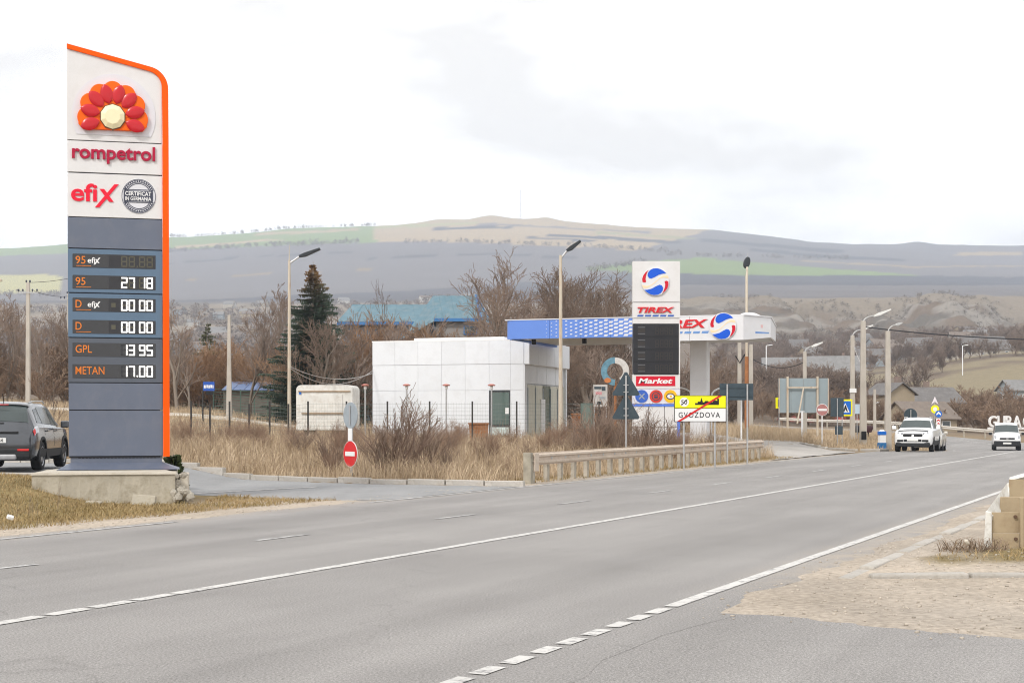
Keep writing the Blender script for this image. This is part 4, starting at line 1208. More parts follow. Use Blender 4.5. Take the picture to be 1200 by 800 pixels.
# right side: deep fascia, recessed glazed entrance with curtains
for k in range(5):
    y0_, y1_ = 0.1 + k * 1.55, 0.1 + (k + 1) * 1.55 - 0.02
    MB().box((0.28, (y0_ + y1_) / 2, zr - 0.64), (0.06, y1_ - y0_, 1.28)).build("fascia_panel", M_kp, kio)
MB().box((0.13, 0.03, zr - 0.64), (0.34, 0.06, 1.28)).build("fascia_return", M_kp, kio)
MB().box((0.15, KD / 2, zr - 1.29), (0.26, KD - 0.3, 0.03)).build("soffit", M_white, kio)
for k in range(4):
    y0_ = 0.5 + k * 1.8
    MB().box((0.0, y0_ + 0.9, zr - 1.80), (0.05, 1.76, 0.98)).build("panel", M_kp, kio)
M_curt = mat("pale_curtain", (0.60, 0.60, 0.52), 0.25, var=0.12, scale=2, stretch=(1, 6, 0.3), spec=0.6)
for k in range(5):
    y0_ = 0.55 + k * 1.42
    MB().box((0.02, y0_ + 0.69, 1.58), (0.03, 1.34, 3.14)).build("entrance_glass", M_curt if k != 2 else M_glassg, kio)
    MB().box((0.05, y0_ - 0.01, 1.4), (0.06, 0.06, 3.2)).build("mullion", M_galvl, kio)
MB().box((0.06, 3.3, 1.25), (0.05, 0.75, 2.3)).build("white_door_leaf", M_white, kio)
MB().box((0.0, 0.22, zr / 2 - 0.66), (0.10, 0.46, zr - 1.32)).build("corner_pier", M_kp, kio)
MB().box((0.1, KD - 0.3, zr / 2 - 0.66), (0.12, 0.22, zr - 1.32)).build("corner_pier", M_kp, kio)

# canopy
AX, AY = 11.0, 68.0
M_cblue = mat("canopy_blue", (0.13, 0.25, 0.66), 0.4, var=0.05, scale=0.7)
M_cwhite = mat("canopy_white", (0.70, 0.70, 0.72), 0.4, var=0.03, scale=0.8, dirt=(0.6, 0.59, 0.57), dirt_amt=0.2)
cn = thing("station_canopy", "flat station canopy with blue and white fascia carried on a white column", "canopy", (AX, AY, 0), TH)
CL, CD = 11.9, 9.0
zt_, zb_ = 6.50, 5.32
zbb = 5.55
PLAN = [(-CL, 0.0), (0.0, 0.0), (1.0, 1.96), (0.3, CD), (-CL, CD)]
def plan_slab(k, z0, z1):
    n = len(PLAN); p = [(-CL / 2 + (x + CL / 2) * k, CD / 2 + (y - CD / 2) * k) for x, y in PLAN]
    return MB().add([(x, y, z0) for x, y in p] + [(x, y, z1) for x, y in p], [tuple(reversed(range(n))), tuple(range(n, 2 * n))] + [(i, (i + 1) % n, n + (i + 1) % n, n + i) for i in range(n)])
plan_slab(0.975, 5.66, 6.42).build("roof_slab", mat("canopy_soffit", (0.62, 0.62, 0.63), 0.6), cn)
xw = -5.0
segw = 1.55
xs_ = [-CL + 0.35, -9.6, -8.0, -6.5, xw]
for a, b in zip(xs_[:-1], xs_[1:]):
    MB().box(((a + b) / 2, 0.0, (zt_ - 0.04 + zbb) / 2), (b - a - 0.015, 0.10, zt_ - zbb - 0.04)).build("blue_fascia", M_cblue, cn)
# rounded blue corner at the left end
cp = []
vs = []; fs = []
for i in range(9):
    a = R(270 - 90 * i / 8); x, y = -CL + 0.38 + 0.38 * math.cos(a), 0.33 + 0.38 * math.sin(a)
    vs += [(x, y, zbb), (x, y, zt_ - 0.04), (x * 0.995, y + 0.06, zt_ - 0.04), (x * 0.995, y + 0.06, zbb)]
for i in range(8):
    for e in range(4): fs.append((4 * i + e, 4 * i + (e + 1) % 4, 4 * i + 4 + (e + 1) % 4, 4 * i + 4 + e))
MB().add(vs, fs).build("blue_corner", M_cblue, cn, smooth=True)
MB().box((-CL + 0.05, CD / 2 + 0.3, (zt_ - 0.04 + zbb) / 2), (0.1, CD - 0.8, zt_ - zbb - 0.04)).build("blue_fascia", M_cblue, cn)
plan_slab(1.006, zt_ - 0.02, zt_ + 0.03).build("roof_edge", M_cwhite, cn)
for a, b in ((xw, -2.6), (-2.6, 0.0)):
    MB().box(((a + b) / 2, 0.0, (zt_ - 0.03 + zb_) / 2), (b - a - 0.015, 0.10, zt_ - zb_ - 0.03)).build("white_fascia", M_cwhite, cn)
def end_panel(p, q, zb0, zb1, name="white_fascia", off=0.0, zt0=None, m=M_cwhite, th=0.1):
    d = Vector((q[0] - p[0], q[1] - p[1])).normalized(); nr_ = Vector((d.y, -d.x)); zz = zt_ - 0.03 if zt0 is None else zt0
    a = [(p[0] + nr_.x * off, p[1] + nr_.y * off), (q[0] + nr_.x * off, q[1] + nr_.y * off)]; b = [(x - nr_.x * th, y - nr_.y * th) for x, y in a]
    MB().add([(*a[0], zb0), (*a[1], zb1), (*a[1], zz), (*a[0], zz), (*b[0], zb0), (*b[1], zb1), (*b[1], zz), (*b[0], zz)], [(0, 1, 2, 3), (7, 6, 5, 4), (0, 4, 5, 1), (1, 5, 6, 2), (2, 6, 7, 3), (3, 7, 4, 0)]).build(name, m, cn)
end_panel((0.004, 0.0), (1.0, 1.96), zb_, 5.52)
end_panel((1.0, 1.965), (0.3, CD), 5.52, 5.7)
end_panel((0.42, 0.82), (0.93, 1.82), 5.66, 5.70, "small_print", 0.004, 5.76, mat("dash_pale", (0.16, 0.30, 0.60), 0.45), 0.003)
end_panel((0.62, 1.21), (0.70, 1.37), 5.95, 5.95, "small_mark", 0.004, 6.1, mat("pale_pink", (0.7, 0.45, 0.45), 0.5), 0.003)
# halftone of white lozenges growing to the right along the blue fascia
loz = MB().prism([(-0.5, -0.32), (0.28, -0.32), (0.5, 0.32), (-0.28, 0.32)], -0.004, 0.0).build("white_lozenge", M_cwhite, cn)
first = True
for i in range(19):
    t = i / 18; x = -9.75 + i * 0.252
    for j in range(5):
        z = zbb + 0.10 + j * 0.185 + (0.09 if i % 2 else 0)
        if z > zt_ - 0.1: continue
        s_ = (0.05 + 0.20 * t ** 0.8)
        if first: o = loz; first = False
        else: o = bpy.data.objects.new("white_lozenge", loz.data); C.objects.link(o); o.parent = cn
        o.location = (x, -0.051, z); o.scale = (s_ * 1.15, 1, s_ * 0.72)
# emblem and lettering
def wave_emblem(parent, x, z, r, y, name="emblem"):
    b_ = MB().prism(ellipse(x, z, r, r, 40), y, y + 0.06).build(name, M_cwhite, parent, bev=0.01)
    shapes = [("blue_swoosh", M_eblue, [(.80, .60), (.62, .77), (.38, .91), (.12, .98), (-.18, .95), (-.40, .83), (-.53, .65), (-.57, .45), (-.47, .27), (-.30, .22), (-.05, .33), (.25, .50), (.55, .58)]),
              ("red_swoosh", M_ered, [(-.50, .85), (-.72, .68), (-.88, .46), (-.96, .2), (-.94, -.02), (-.80, -.07), (-.67, -.03), (-.72, .2), (-.68, .45), (-.60, .66)])]
    for nm, m, pts in shapes:
        for sg in (1, -1):
            q = [(x + sg * a * r * 0.98, z + sg * b * r * 0.98) for a, b in pts]
            MB().prism(q, y - 0.012, y + 0.01).build(nm, m, b_)
    bandp = [(-.97, -.2), (-.86, -.40), (-.6, -.40), (-.3, -.26), (0, -.03), (.3, .18), (.6, .26), (.97, .2), (.86, .40), (.6, .40), (.3, .26), (0, .03), (-.3, -.18), (-.6, -.26)]
    MB().prism([(x + a * r, z + b * r * 1.05 + (0.03 * r if a > 0 else -0.03 * r)) for a, b in bandp], y - 0.008, y + 0.01).build("cream_wave", M_ecream, b_)
    return b_
M_eblue = mat("emblem_blue", (0.012, 0.10, 0.62), 0.35, var=0.04)
M_ered = mat("emblem_red", (0.58, 0.012, 0.03), 0.35, var=0.04)
M_ecream = mat("emblem_cream", (0.86, 0.66, 0.42), 0.4, var=0.04)
M_tred = mat("station_red", (0.62, 0.02, 0.03), 0.45, var=0.04)
M_dash = mat("dash_blue", (0.03, 0.10, 0.42), 0.45)
wave_emblem(cn, -0.98, 5.98, 0.64, -0.13)
lettering(cn, "TIREX", M_tred, -4.12, -0.07, 5.93, width=2.4, height=0.40, depth=0.04, bold=0.03, shear=0.25)
for k in range(6): MB().prism([(-4.12 + k * 0.42, 5.66), (-3.80 + k * 0.42, 5.66), (-3.76 + k * 0.42, 5.77), (-4.08 + k * 0.42, 5.77)], -0.058, -0.045).build("blue_dash", mat("dash_pale", (0.16, 0.30, 0.60), 0.45), cn)
# little roof dome behind the fascia
MB().lathe([(0.001, 0.28), (0.3, 0.24), (0.6, 0.1), (0.72, 0.0)], 20, c=(-0.1, 2.2, zt_ + 0.0)).build("roof_dome", M_cwhite, cn, smooth=True)
# column: square, standing on a pedestal
clx, cly = -2.72, 3.3
MB().box((clx, cly, zb_ / 2 + 0.05), (0.86, 0.86, zb_ + 0.2)).build("column", M_cwhite, cn, bev=0.05)
for z_ in (1.75, 3.5): MB().box((clx, cly, z_), (0.868, 0.868, 0.03)).build("column_joint", M_lilac, cn)
MB().box((clx, cly, 0.25), (1.5, 1.2, 0.5)).build("column_base", M_conct, cn)
# hoop guards beside the column
for hx in (-3.3, -0.8):
    pts = [(clx + (hx + 2.05) + 0.75 * math.cos(R(a)), cly + 0.5, 2.75 + 0.75 * math.sin(R(a)) * 0.55) for a in range(0, 181, 18)]
    MB().tube([(pts[0][0], cly + 0.5, 0.0)] + pts + [(pts[-1][0], cly + 0.5, 0.0)], 0.045, 8).build("hoop", M_white, cn, smooth=True)
for hx in (-8.5, -11.2):
    MB().tube([(hx, 2.5, 5.4), (hx, 2.5, 5.75)], 0.12, 8).build("roof_bracket", M_black, cn)

# station pylon
YT = 62.0; sT = FPX / YT; xT = GX(769, YT); gT = ground(xT, YT)
def uq(px, py): return ((px - 769) / sT, CAM_H - (py - HOR) / sT - gT)
tp = thing("station_pylon", "white station totem with dark price board and red market panel", "sign", (xT, YT, gT))
def ub(name, m, x0, y0, x1_, y1_, yf, yb, bev=0.0):
    a, b = uq(x0, y1_), uq(x1_, y0)
    return MB().box(((a[0] + b[0]) / 2, (yf + yb) / 2, (a[1] + b[1]) / 2), (b[0] - a[0], yb - yf, b[1] - a[1])).build(name, m, tp, bev=bev)
ub("emblem_panel", M_pwhite, 741.5, 306, 797, 353.8, 0.0, 0.45, 0.01)
ub("name_panel", M_pwhite, 741.5, 354.6, 797, 372.6, 0.0, 0.45, 0.01)
ub("trim", M_pwhite, 741.8, 373.2, 796.6, 379.2, 0.02, 0.43, 0.01)
pb = ub("price_board", mat("board_black", (0.022, 0.022, 0.026), 0.3, spec=0.3), 742, 379.6, 795.4, 438, 0.0, 0.45, 0.01)
ub("side_trim", M_pwhite, 795.6, 379.4, 797, 438, 0.0, 0.45)
ub("market_panel", M_pwhite, 741.5, 438.4, 797, 455.2, 0.0, 0.45, 0.01)
ub("services_panel", mat("pale_lavender", (0.68, 0.68, 0.76), 0.45), 741.5, 455.6, 797, 473, 0.0, 0.45, 0.01)
ub("blue_strip", mat("strip_blue", (0.10, 0.22, 0.75), 0.4), 741.5, 473.4, 797, 475.8, -0.01, 0.46)
for k, (x0, x1_) in enumerate(((741.5, 759.6), (760.2, 778.4), (779, 796))):
    for (y0, y1_) in ((476.2, 500), (500.6, 531)):
        ub("lower_panel", M_pwhite, x0, y0, x1_, y1_, 0.02, 0.43, 0.006)
ub("blue_leg", mat("strip_blue", (0.10, 0.22, 0.75), 0.4), 793.6, 476.2, 797, 533, 0.0, 0.45)
wave_emblem(tp, *uq(767.8, 330.2), 16.4 / sT, -0.07)
x, z = uq(747, 366.4)
lettering(tp, "TIREX", M_tred, x, -0.025, z, width=43 / sT, height=6.6 / sT, depth=0.05, bold=0.03, shear=0.25)
for k in range(5):
    a = uq(746.6 + k * 8.9, 370.8); w = 7 / sT
    MB().prism([(a[0], a[1]), (a[0] + w, a[1]), (a[0] + w + 0.03, a[1] + 1.9 / sT), (a[0] + 0.03, a[1] + 1.9 / sT)], -0.012, 0.0).build("blue_dash", M_dash, tp)
M_dd = mat("dead_display", (0.045, 0.04, 0.038), 0.5)
M_dl = mat("dead_label", (0.13, 0.13, 0.135), 0.6)
for yc in (387.5, 402.5, 417, 431.5):
    for k in range(4): 
        a = uq(768 + k * 5.4, yc + 4.6); b = uq(772.2 + k * 5.4, yc - 4.6)
        mb = MB(); [mb.prism(p, -0.006, 0.0) for p in digit_poly(a[0], b[0], a[1], b[1], 'abcdefg', 1.0 / sT)]; tag(mb.build("dead_digit", M_dd, tp), kind="stuff")
    for dy in (-4.6, 3.0): ub("fuel_label", M_dl, 747.5, yc + dy, 756, yc + dy + 1.0, -0.006, 0.0)
    ub("fuel_label", M_dd, 747.5, yc - 2.6, 756, yc + 2.0, -0.006, 0.0)
    ub("display_gap", M_black, 742.6, yc + 6.3, 795, yc + 7.4, -0.012, 0.0)
ub("red_board", mat("market_red", (0.60, 0.012, 0.035), 0.4, var=0.04), 745.3, 440.6, 791.3, 452.2, -0.01, 0.0)
x, z = uq(748, 449.4)
lettering(tp, "Market", M_wprint, x, -0.014, z, width=40 / sT, height=6.3 / sT, depth=0.008, bold=0.03, shear=0.22)
for k, (m1, m2) in enumerate(((mat("badge_blue", (0.05, 0.13, 0.50), 0.4), M_galvl), (mat("badge_red", (0.62, 0.05, 0.035), 0.4), M_ink), (mat("badge_yellow", (0.85, 0.47, 0.02), 0.4), M_ink))):
    x, z = uq(752 + k * 16.8, 464.2); r = 7.6 / sT
    bd = MB().prism(ellipse(x, z, r, r, 28), -0.02, 0.0).build("service_badge", m1, tp)
    if k == 2:
        MB().prism(ellipse(x, z, r * .66, r * .5, 20), -0.026, -0.015).build("badge_ring", m2, bd); MB().prism(ellipse(x, z, r * .5, r * .34, 20), -0.03, -0.02).build("badge_white", M_wprint, bd)
        MB().prism([(x - r * .1, z - r * .15), (x + r * .2, z - r * .2), (x + r * .2, z + r * .2), (x - r * .1, z + r * .15)], -0.034, -0.02).build("badge_figure", m1, bd)
    elif k == 1:
        ring(x, z, r * .55, r * .68, -0.026, -0.01).build("badge_ring", m2, bd)
        MB().prism([(x - r * .3, z - r * .3), (x + r * .25, z - r * .3), (x + r * .3, z + r * .05), (x - r * .3, z + r * .05)], -0.028, -0.01).build("badge_cup", m2, bd)
        MB().prism([(x - r * .35, z + r * .12), (x + r * .35, z + r * .22), (x + r * .35, z + r * .34), (x - r * .35, z + r * .24)], -0.028, -0.01).build("badge_steam", m2, bd)
    else:
        for a in (45, 135): 
            c_, s_ = math.cos(R(a)), math.sin(R(a)); MB().prism([(x + (p * c_ - q * s_) * r, z + (p * s_ + q * c_) * r) for p, q in ((-.6, -.09), (.6, -.09), (.6, .09), (-.6, .09))], -0.026 - 0.002 * (a > 90), -0.01).build("badge_tool", m2, bd)

# ------------------------------------------------------------------ lamps and poles
def lamp_post(label, px, ytop, Y, arm_px, arm_py, r0, r1, m, head_m, head_len, ybase=None, finial=True, name="street_lamp"):
    s = FPX / Y; x = GX(px, Y); g = ground(x, Y)
    t = thing(name, label, "street lamp", (x, Y, g))
    zt = CAM_H - (ytop - HOR) / s - g
    MB().tube([(0, 0, -0.3), (0, 0, zt)], [r0, r1], 10).build("pole", m, t, smooth=True)
    if finial: MB().tube([(0, 0, zt - 0.1), (0, 0, zt + 0.75)], [0.03, 0.012], 6).build("finial", m, t)
    dx, dz = (arm_px - px) / s, (ytop - arm_py) / s
    k = 0.35
    MB().tube([(0, 0, zt - 0.15), (dx * k, 0, zt + dz * k)], [0.045, 0.04], 8).build("arm", M_galv, t, smooth=True)
    a = math.atan2(dz, dx); c_, s_ = math.cos(a), math.sin(a)
    L = math.hypot(dx, dz) * (1 - k)
    hx, hz = dx * k, zt + dz * k
    prof = [(-0.05, -0.05), (L * 0.25, -0.12), (L, -0.07), (L, 0.03), (L * 0.25, 0.07), (-0.05, 0.05)]
    MB().prism([(hx + p * c_ - q * s_, hz + p * s_ + q * c_) for p, q in prof], -0.14, 0.14).build("lamp_head", head_m, t, bev=0.02)
    return t
lamp_post("tall rusty cream lamp post left of the white kiosk", 339, 305, 70, 375, 291, 0.10, 0.06, M_rustpole, M_lampd, 1.5)
lamp_post("tall cream lamp post in front of the kiosk entrance", 657, 299, 61, 680, 282, 0.10, 0.06, M_rustpole, M_lampd, 1.4, finial=False)
# lamp seen from behind, beyond the canopy
Y5 = 88.0; s5 = FPX / Y5; x5 = GX(875, Y5); g5 = ground(x5, Y5)
t5 = thing("street_lamp", "lamp post with round dark head seen from behind, rising over the canopy", "street lamp", (x5, Y5, g5))
zt = CAM_H - (318 - HOR) / s5 - g5
MB().tube([(0, 0, 4.9), (0, 0, zt - 0.3), (0.05, 0.1, zt)], [0.085, 0.08, 0.07], 10).build("pole", M_rustpole, t5, smooth=True)
MB().tube([(0, 0, -0.3), (0, 0, 4.9)], [0.14, 0.12], 10).build("rusty_sleeve", M_rust, t5, smooth=True)
MB().tube([(0.05, 0.1, zt), (0.1, 0.5, zt + 0.35)], 0.06, 8).build("arm", M_rustpole, t5, smooth=True)
MB().prism(ellipse(0.1, zt + 0.6, 0.20, 0.36, 20, rot=R(-12)), 0.4, 0.75).build("lamp_head", M_lampd, t5, bev=0.05)
MB().tube([(0.15, 0.5, zt + 0.9), (0.15, 0.5, zt + 1.2)], 0.02, 6).build("sensor", M_galv, t5)

def conc_pole(label, px, ytop, Y, r0=0.15, r1=0.10, group=None, m=M_pole, cross=False, rotz=0.0):
    s = FPX / Y; x = GX(px, Y); g = ground(x, Y)
    t = thing("utility_pole", label, "pole", (x, Y, g), rotz, group)
    zt = CAM_H - (ytop - HOR) / s - g
    MB().box((0, 0, zt / 2 - 0.2), (2 * r0, 2 * r0 * 0.85, zt + 0.4), taper=r1 / r0).build("shaft", m, t, bev=0.02)
    return t, zt, (x, Y, g)
def lamp_arm(t, zt, dx, dz, hl, m=M_lampl):
    n = 6; pts = [(dx * (1 - math.cos(R(90 * k / n))) * 0.9, 0, zt - 0.1 + dz * math.sin(R(90 * k / n))) for k in range(n + 1)]
    MB().tube(pts, 0.035, 8).build("arm", M_galv, t, smooth=True)
    e = pts[-1]; a = R(22)
    prof = [(-0.05, -0.05), (hl * 0.3, -0.10), (hl, -0.05), (hl, 0.03), (hl * 0.3, 0.08), (-0.05, 0.04)]
    MB().prism([(e[0] + p * math.cos(a) - q * math.sin(a), e[2] + p * math.sin(a) + q * math.cos(a)) for p, q in prof], -0.11, 0.11).build("lamp_head", m, t, bev=0.02)
t, zt, _ = conc_pole("concrete pole with pale street lamp behind the grey billboard back", 943, 412, 96, 0.14, 0.11); lamp_arm(t, zt, 0.55, 0.45, 0.75)
t, zt, _ = conc_pole("concrete lamp pole with small white plates, left of the tallest pole", 999, 393, 90, 0.16, 0.11); lamp_arm(t, zt, 0.6, 0.45, 0.8)
MB().box((0, -0.14, CAM_H - (457.5 - HOR) * 90 / FPX - _[2]), (0.42, 0.05, 0.26)).build("white_plate", M_swhite, t)
t, zt, T10 = conc_pole("tallest concrete lamp pole beside the blue and white kiosk box", 1011.5, 376, 86, 0.20, 0.13); lamp_arm(t, zt, 0.75, 0.4, 1.05); ZT10 = zt
MB().box((0, -0.17, 0.55), (0.3, 0.05, 0.5)).build("black_band", M_black, t)
t, zt, _ = conc_pole("concrete pole with slender bare lamp arm left of the white cars", 1040.5, 388, 84, 0.19, 0.12); lamp_arm(t, zt, 0.5, 0.45, 0.4, M_galv)
t, zt, _ = conc_pole("concrete pole left of the rusty lamp sleeve below the canopy", 866.5, 400, 100, 0.15, 0.12)
MB().tube([(-0.3, -0.12, zt - 1.0), (0, -0.14, zt - 1.5), (0.35, -0.12, zt - 0.9)], 0.05, 6).build("cable_knot", M_black, t)
t, zt, _ = conc_pole("concrete pole right of the rusty lamp sleeve below the canopy", 880, 404, 98, 0.15, 0.12)
# left side poles
def crossarm_pole(label, px, ytop, Y, yc):
    t, zt, q = conc_pole(label, px, ytop, Y, 0.15, 0.11)
    s = FPX / Y; zc = CAM_H - (yc - HOR) / s - q[2]
    MB().box((0, -0.1, zc), (1.35, 0.08, 0.07)).build("crossarm", M_galv, t)
    for dx in (-0.62, -0.32, 0.32, 0.62):
        MB().lathe([(0.0, 0.16), (0.05, 0.14), (0.065, 0.08), (0.05, 0.03), (0.015, 0.0), (0.015, -0.06)], 8, c=(dx, -0.1, zc + 0.09)).build("insulator", M_ink, t)
    for dx in (-0.12, 0.12):
        MB().lathe([(0.0, 0.2), (0.05, 0.17), (0.065, 0.1), (0.05, 0.04), (0.015, 0.0)], 8, c=(dx, 0, zt - 0.02)).build("insulator", M_ink, t)
    return t, zt, q
tA, zA, qA = crossarm_pole("concrete utility pole with insulators left of the price pylon", 33, 331, 95, 343)
tB, zB, qB = crossarm_pole("utility pole mostly hidden behind the left edge of the price pylon", 80.5, 344, 118, 351)
conc_pole("pale two tone concrete pole between blue sign and lamp post", 268.5, 369, 88, 0.17, 0.08)
conc_pole("old wooden pole right of the spruce", 391.5, 386, 92, 0.10, 0.08, m=mat("old_pole_wood", (0.24, 0.20, 0.165), 0.9, var=0.2))
conc_pole("thin pale concrete post left of the grey houses", 1025.0, 456, 118, 0.12, 0.10)
# a lamp head reaching in at the left edge of the picture
tl = thing("street_lamp", "street lamp whose arm reaches in at the left picture edge", "street lamp", (GX(-40, 70), 70, ground(GX(-40, 70), 70)))
zz = CAM_H - (329 - HOR) * 70 / FPX - tl.location.z
MB().tube([(0, 0, -0.2), (0, 0, zz - 0.2), (0.6, 0, zz)], [0.1, 0.06, 0.05], 8).build("pole", M_rustpole, tl, smooth=True)
MB().box((1.15, 0, zz + 0.02), (1.2, 0.25, 0.12)).build("lamp_head", M_rustpole, tl, bev=0.03)

# cables
M_cable = mat("cable", (0.03, 0.03, 0.035), 0.6)
M_cablel = mat("pale_cable", (0.42, 0.40, 0.38), 0.6)
def cable(label, a, b, sag, r, m, name="cable"):
    pts = []
    for i in range(21):
        t = i / 20; p = Vector(a).lerp(Vector(b), t); p.z -= sag * 4 * t * (1 - t); pts.append(p)
    tag(MB().tube(pts, r, 5).build(name, m, None, smooth=True), label, "cable")
cable("thick black cable running from the tallest pole to the right edge", P(1013, 383, 86), P(1215, 398, 80), 0.12, 0.035, M_cable)
cable("pale sagging cable looping from the cream lamp post to kiosk", P(341, 430, 69.8), P(437, 437, 78.5), 0.45, 0.02, M_cablel)
cable("second pale cable strung lower between lamp post and kiosk", P(341, 432, 69.8), P(437, 434, 78.6), 0.75, 0.016, M_cablel)
cable("dark cable sagging between the pole pair and the billboard lamp", P(881, 420, 98), P(943, 424, 96), 0.5, 0.025, M_cable)
cable("thin dark cable hanging from lamp pole beside tallest pole", P(1000, 404, 90), P(1040, 402, 84), 1.6, 0.02, M_cablel)
cable("thin wire from the crossarm pole to the price pylon side", P(35, 331, 95), P(110, 318, 118), 0.2, 0.018, M_cable)
cable("thin wire from the upper crossarm towards the hidden pole", P(40, 341, 95), P(80, 347, 118), 0.15, 0.018, M_cable)

# ------------------------------------------------------------------ fence, bollard lamps, caravan and odds
fe = thing("wire_fence", "tall wire fence with dark posts across the dry grass before the kiosk", "fence")
fpx = [224, 246, 269, 292, 316, 338, 361, 406, 454, 503.5, 553.5, 605.5, 656, 702]
fpt = []
for k, px in enumerate(fpx):
    Y = 66 + 0.0 * k; x = GX(px, Y); g = ground(x, Y); zt = CAM_H - (470 - HOR) * Y / FPX
    if k in (1, 3, 5): zt -= 0.12; 
    MB().box((x, Y, (zt + g - 0.2) / 2), (0.075, 0.075, zt - g + 0.2)).build("post", M_postd, fe); fpt.append((x, Y, g, zt))
for k in range(11):
    t = 0.06 + k * 0.088
    MB().tube([(p[0], p[1] + 0.03, p[2] + (p[3] - p[2]) * t) for p in fpt], 0.006, 4, cap=False).build("wire", M_wire, fe)
mb = MB()
for (a, b) in zip(fpt[:-1], fpt[1:]):
    n = max(2, int((b[0] - a[0]) / 0.12))
    for i in range(1, n):
        t = i / n; x = a[0] + (b[0] - a[0]) * t; mb.add([(x - 0.002, a[1] + 0.035, a[2]), (x + 0.002, a[1] + 0.035, a[2]), (x + 0.002, a[1] + 0.035, a[3] - 0.05), (x - 0.002, a[1] + 0.035, a[3] - 0.05)], [(0, 1, 2, 3)])
tag(mb.build("vertical_wires", M_wire, fe), kind="stuff")
fe2 = thing("wire_fence", "green mesh fence at the edge of the thicket behind the pale dirt path", "fence")
for px in range(250, 440, 16):
    Y = 102; x = GX(px, Y); g = ground(x, Y); MB().box((x, Y, g + 0.9), (0.06, 0.06, 2.0)).build("post", mat("green_post", (0.10, 0.16, 0.13), 0.7), fe2)
x0, x1_ = GX(250, 102), GX(440, 102)
for k in range(9):
    MB().tube([(x0, 102, ground(x0, 102) + 0.15 + k * 0.2), (x1_, 102, ground(x1_, 102) + 0.15 + k * 0.2)], 0.02, 4).build("wire", mat("green_wire", (0.12, 0.20, 0.16), 0.7), fe2)
names_b = ["bollard lamp with reddish cap left of the white kiosk", "bollard lamp before the left half of the kiosk", "bollard lamp before the middle of the kiosk", "bollard lamp just left of the kiosk door bay"]
M_rcap = mat("faded_red_cap", (0.50, 0.20, 0.16), 0.6, var=0.15, scale=8)
for px, lb in zip((428, 476.5, 523, 576), names_b):
    Y = 70; x = GX(px, Y); g = ground(x, Y); zt = CAM_H - (452 - HOR) * Y / FPX - g
    t = thing("bollard_lamp", lb, "lamp", (x, Y, g), 0, "bollard lamps in front of the kiosk")
    MB().tube([(0, 0, -0.1), (0, 0, zt - 0.1)], 0.04, 8).build("stem", M_galv, t)
    MB().lathe([(0.0, 0.0), (0.07, 0.0), (0.07, -0.14), (0.03, -0.2)], 10, c=(0, 0, zt)).build("diffuser", M_lampl, t)
    MB().lathe([(0.001, 0.10), (0.10, 0.09), (0.19, 0.05), (0.17, 0.0), (0.0, -0.01)], 12, c=(0, 0, zt)).build("cap", M_rcap, t, smooth=True)
# white container trailer
Yc = 74.0; sc_ = FPX / Yc; xc_ = GX(380, Yc); gc_ = ground(xc_, Yc)
cv = thing("old_trailer", "old stained white trailer box standing behind the fence", "trailer", (xc_, Yc, gc_), R(-4))
M_cv = mat("stained_white", (0.70, 0.69, 0.655), 0.7, var=0.10, scale=1.4, dirt=(0.42, 0.34, 0.25), dirt_amt=0.4)
wv = 67 / sc_; zt = CAM_H - (451 - HOR) / sc_ - gc_; zb = 0.35
out = [(-wv / 2, zb)] + [(wv / 2, zb)] + [(wv / 2 - 0.25 + 0.25 * math.cos(R(a)), zt - 0.25 + 0.25 * math.sin(R(a))) for a in range(0, 91, 18)] + [(-wv / 2 + 0.25 + 0.25 * math.cos(R(a)), zt - 0.25 + 0.25 * math.sin(R(a))) for a in range(90, 181, 18)]
MB().prism(out, 0.0, 2.1).build("body", M_cv, cv, bev=0.03)
MB().box((0, -0.03, zt - 0.32), (wv * 0.92, 0.06, 0.06)).build("drip_rail", mat("rust_trim", (0.40, 0.30, 0.21), 0.8, var=0.2), cv)
MB().box((-0.1, -0.02, zt - 0.95), (wv * 0.72, 0.05, 0.95)).build("side_flap", M_cv, cv, bev=0.03)
MB().box((-0.1, -0.055, zt - 1.46), (wv * 0.74, 0.05, 0.05)).build("flap_lip", mat("rust_trim", (0.40, 0.30, 0.21), 0.8, var=0.2), cv)
MB().box((-wv / 2 + 0.22, -0.02, zt - 0.42), (0.12, 0.03, 0.12)).build("vent", M_sblue, cv)
for dx in (-0.8, 0.8): MB().lathe([(0.0, -0.1), (0.22, -0.1), (0.32, -0.08), (0.34, 0.0), (0.32, 0.08), (0.22, 0.1), (0.0, 0.1)], 18, axis='y', c=(dx, 0.2, 0.34)).build("wheel", M_black, cv, smooth=True)
# blue site sign on a dark post and blue roofed shed
Yb = 80.0; sb = FPX / Yb; xb_ = GX(245, Yb); gb = ground(xb_, Yb)
bs = thing("blue_sign", "small blue sign with white lettering on a dark post", "sign", (xb_, Yb, gb))
zc = CAM_H - (452.5 - HOR) / sb - gb
for dx in (-0.35,): MB().tube([(dx, 0, -0.2), (dx, 0, zc)], 0.05, 8).build("post", M_postd, bs)
MB().box((0, -0.06, zc), (13.2 / sb, 0.05, 10.5 / sb)).build("board", mat("site_blue", (0.03, 0.10, 0.42), 0.5, var=0.08), bs)
for i, (dx, w) in enumerate(((-0.22, 0.10), (-0.09, 0.07), (0.02, 0.08), (0.14, 0.1), (0.24, 0.05))): MB().box((dx, -0.088, zc - 0.02 + 0.015 * (i % 2)), (w, 0.008, 0.17)).build("letter", M_wprint, bs)
MB().box((0.05, -0.06, zc - 0.36), (0.4, 0.04, 0.18)).build("lower_board", M_black, bs)
Ysd = 106.0; ssd = FPX / Ysd; xsd = GX(300, Ysd); gsd = ground(xsd, Ysd)
sh_ = thing("blue_roofed_shed", "long low shed with blue sheet roof at the thicket edge", "shed", (xsd, Ysd, gsd))
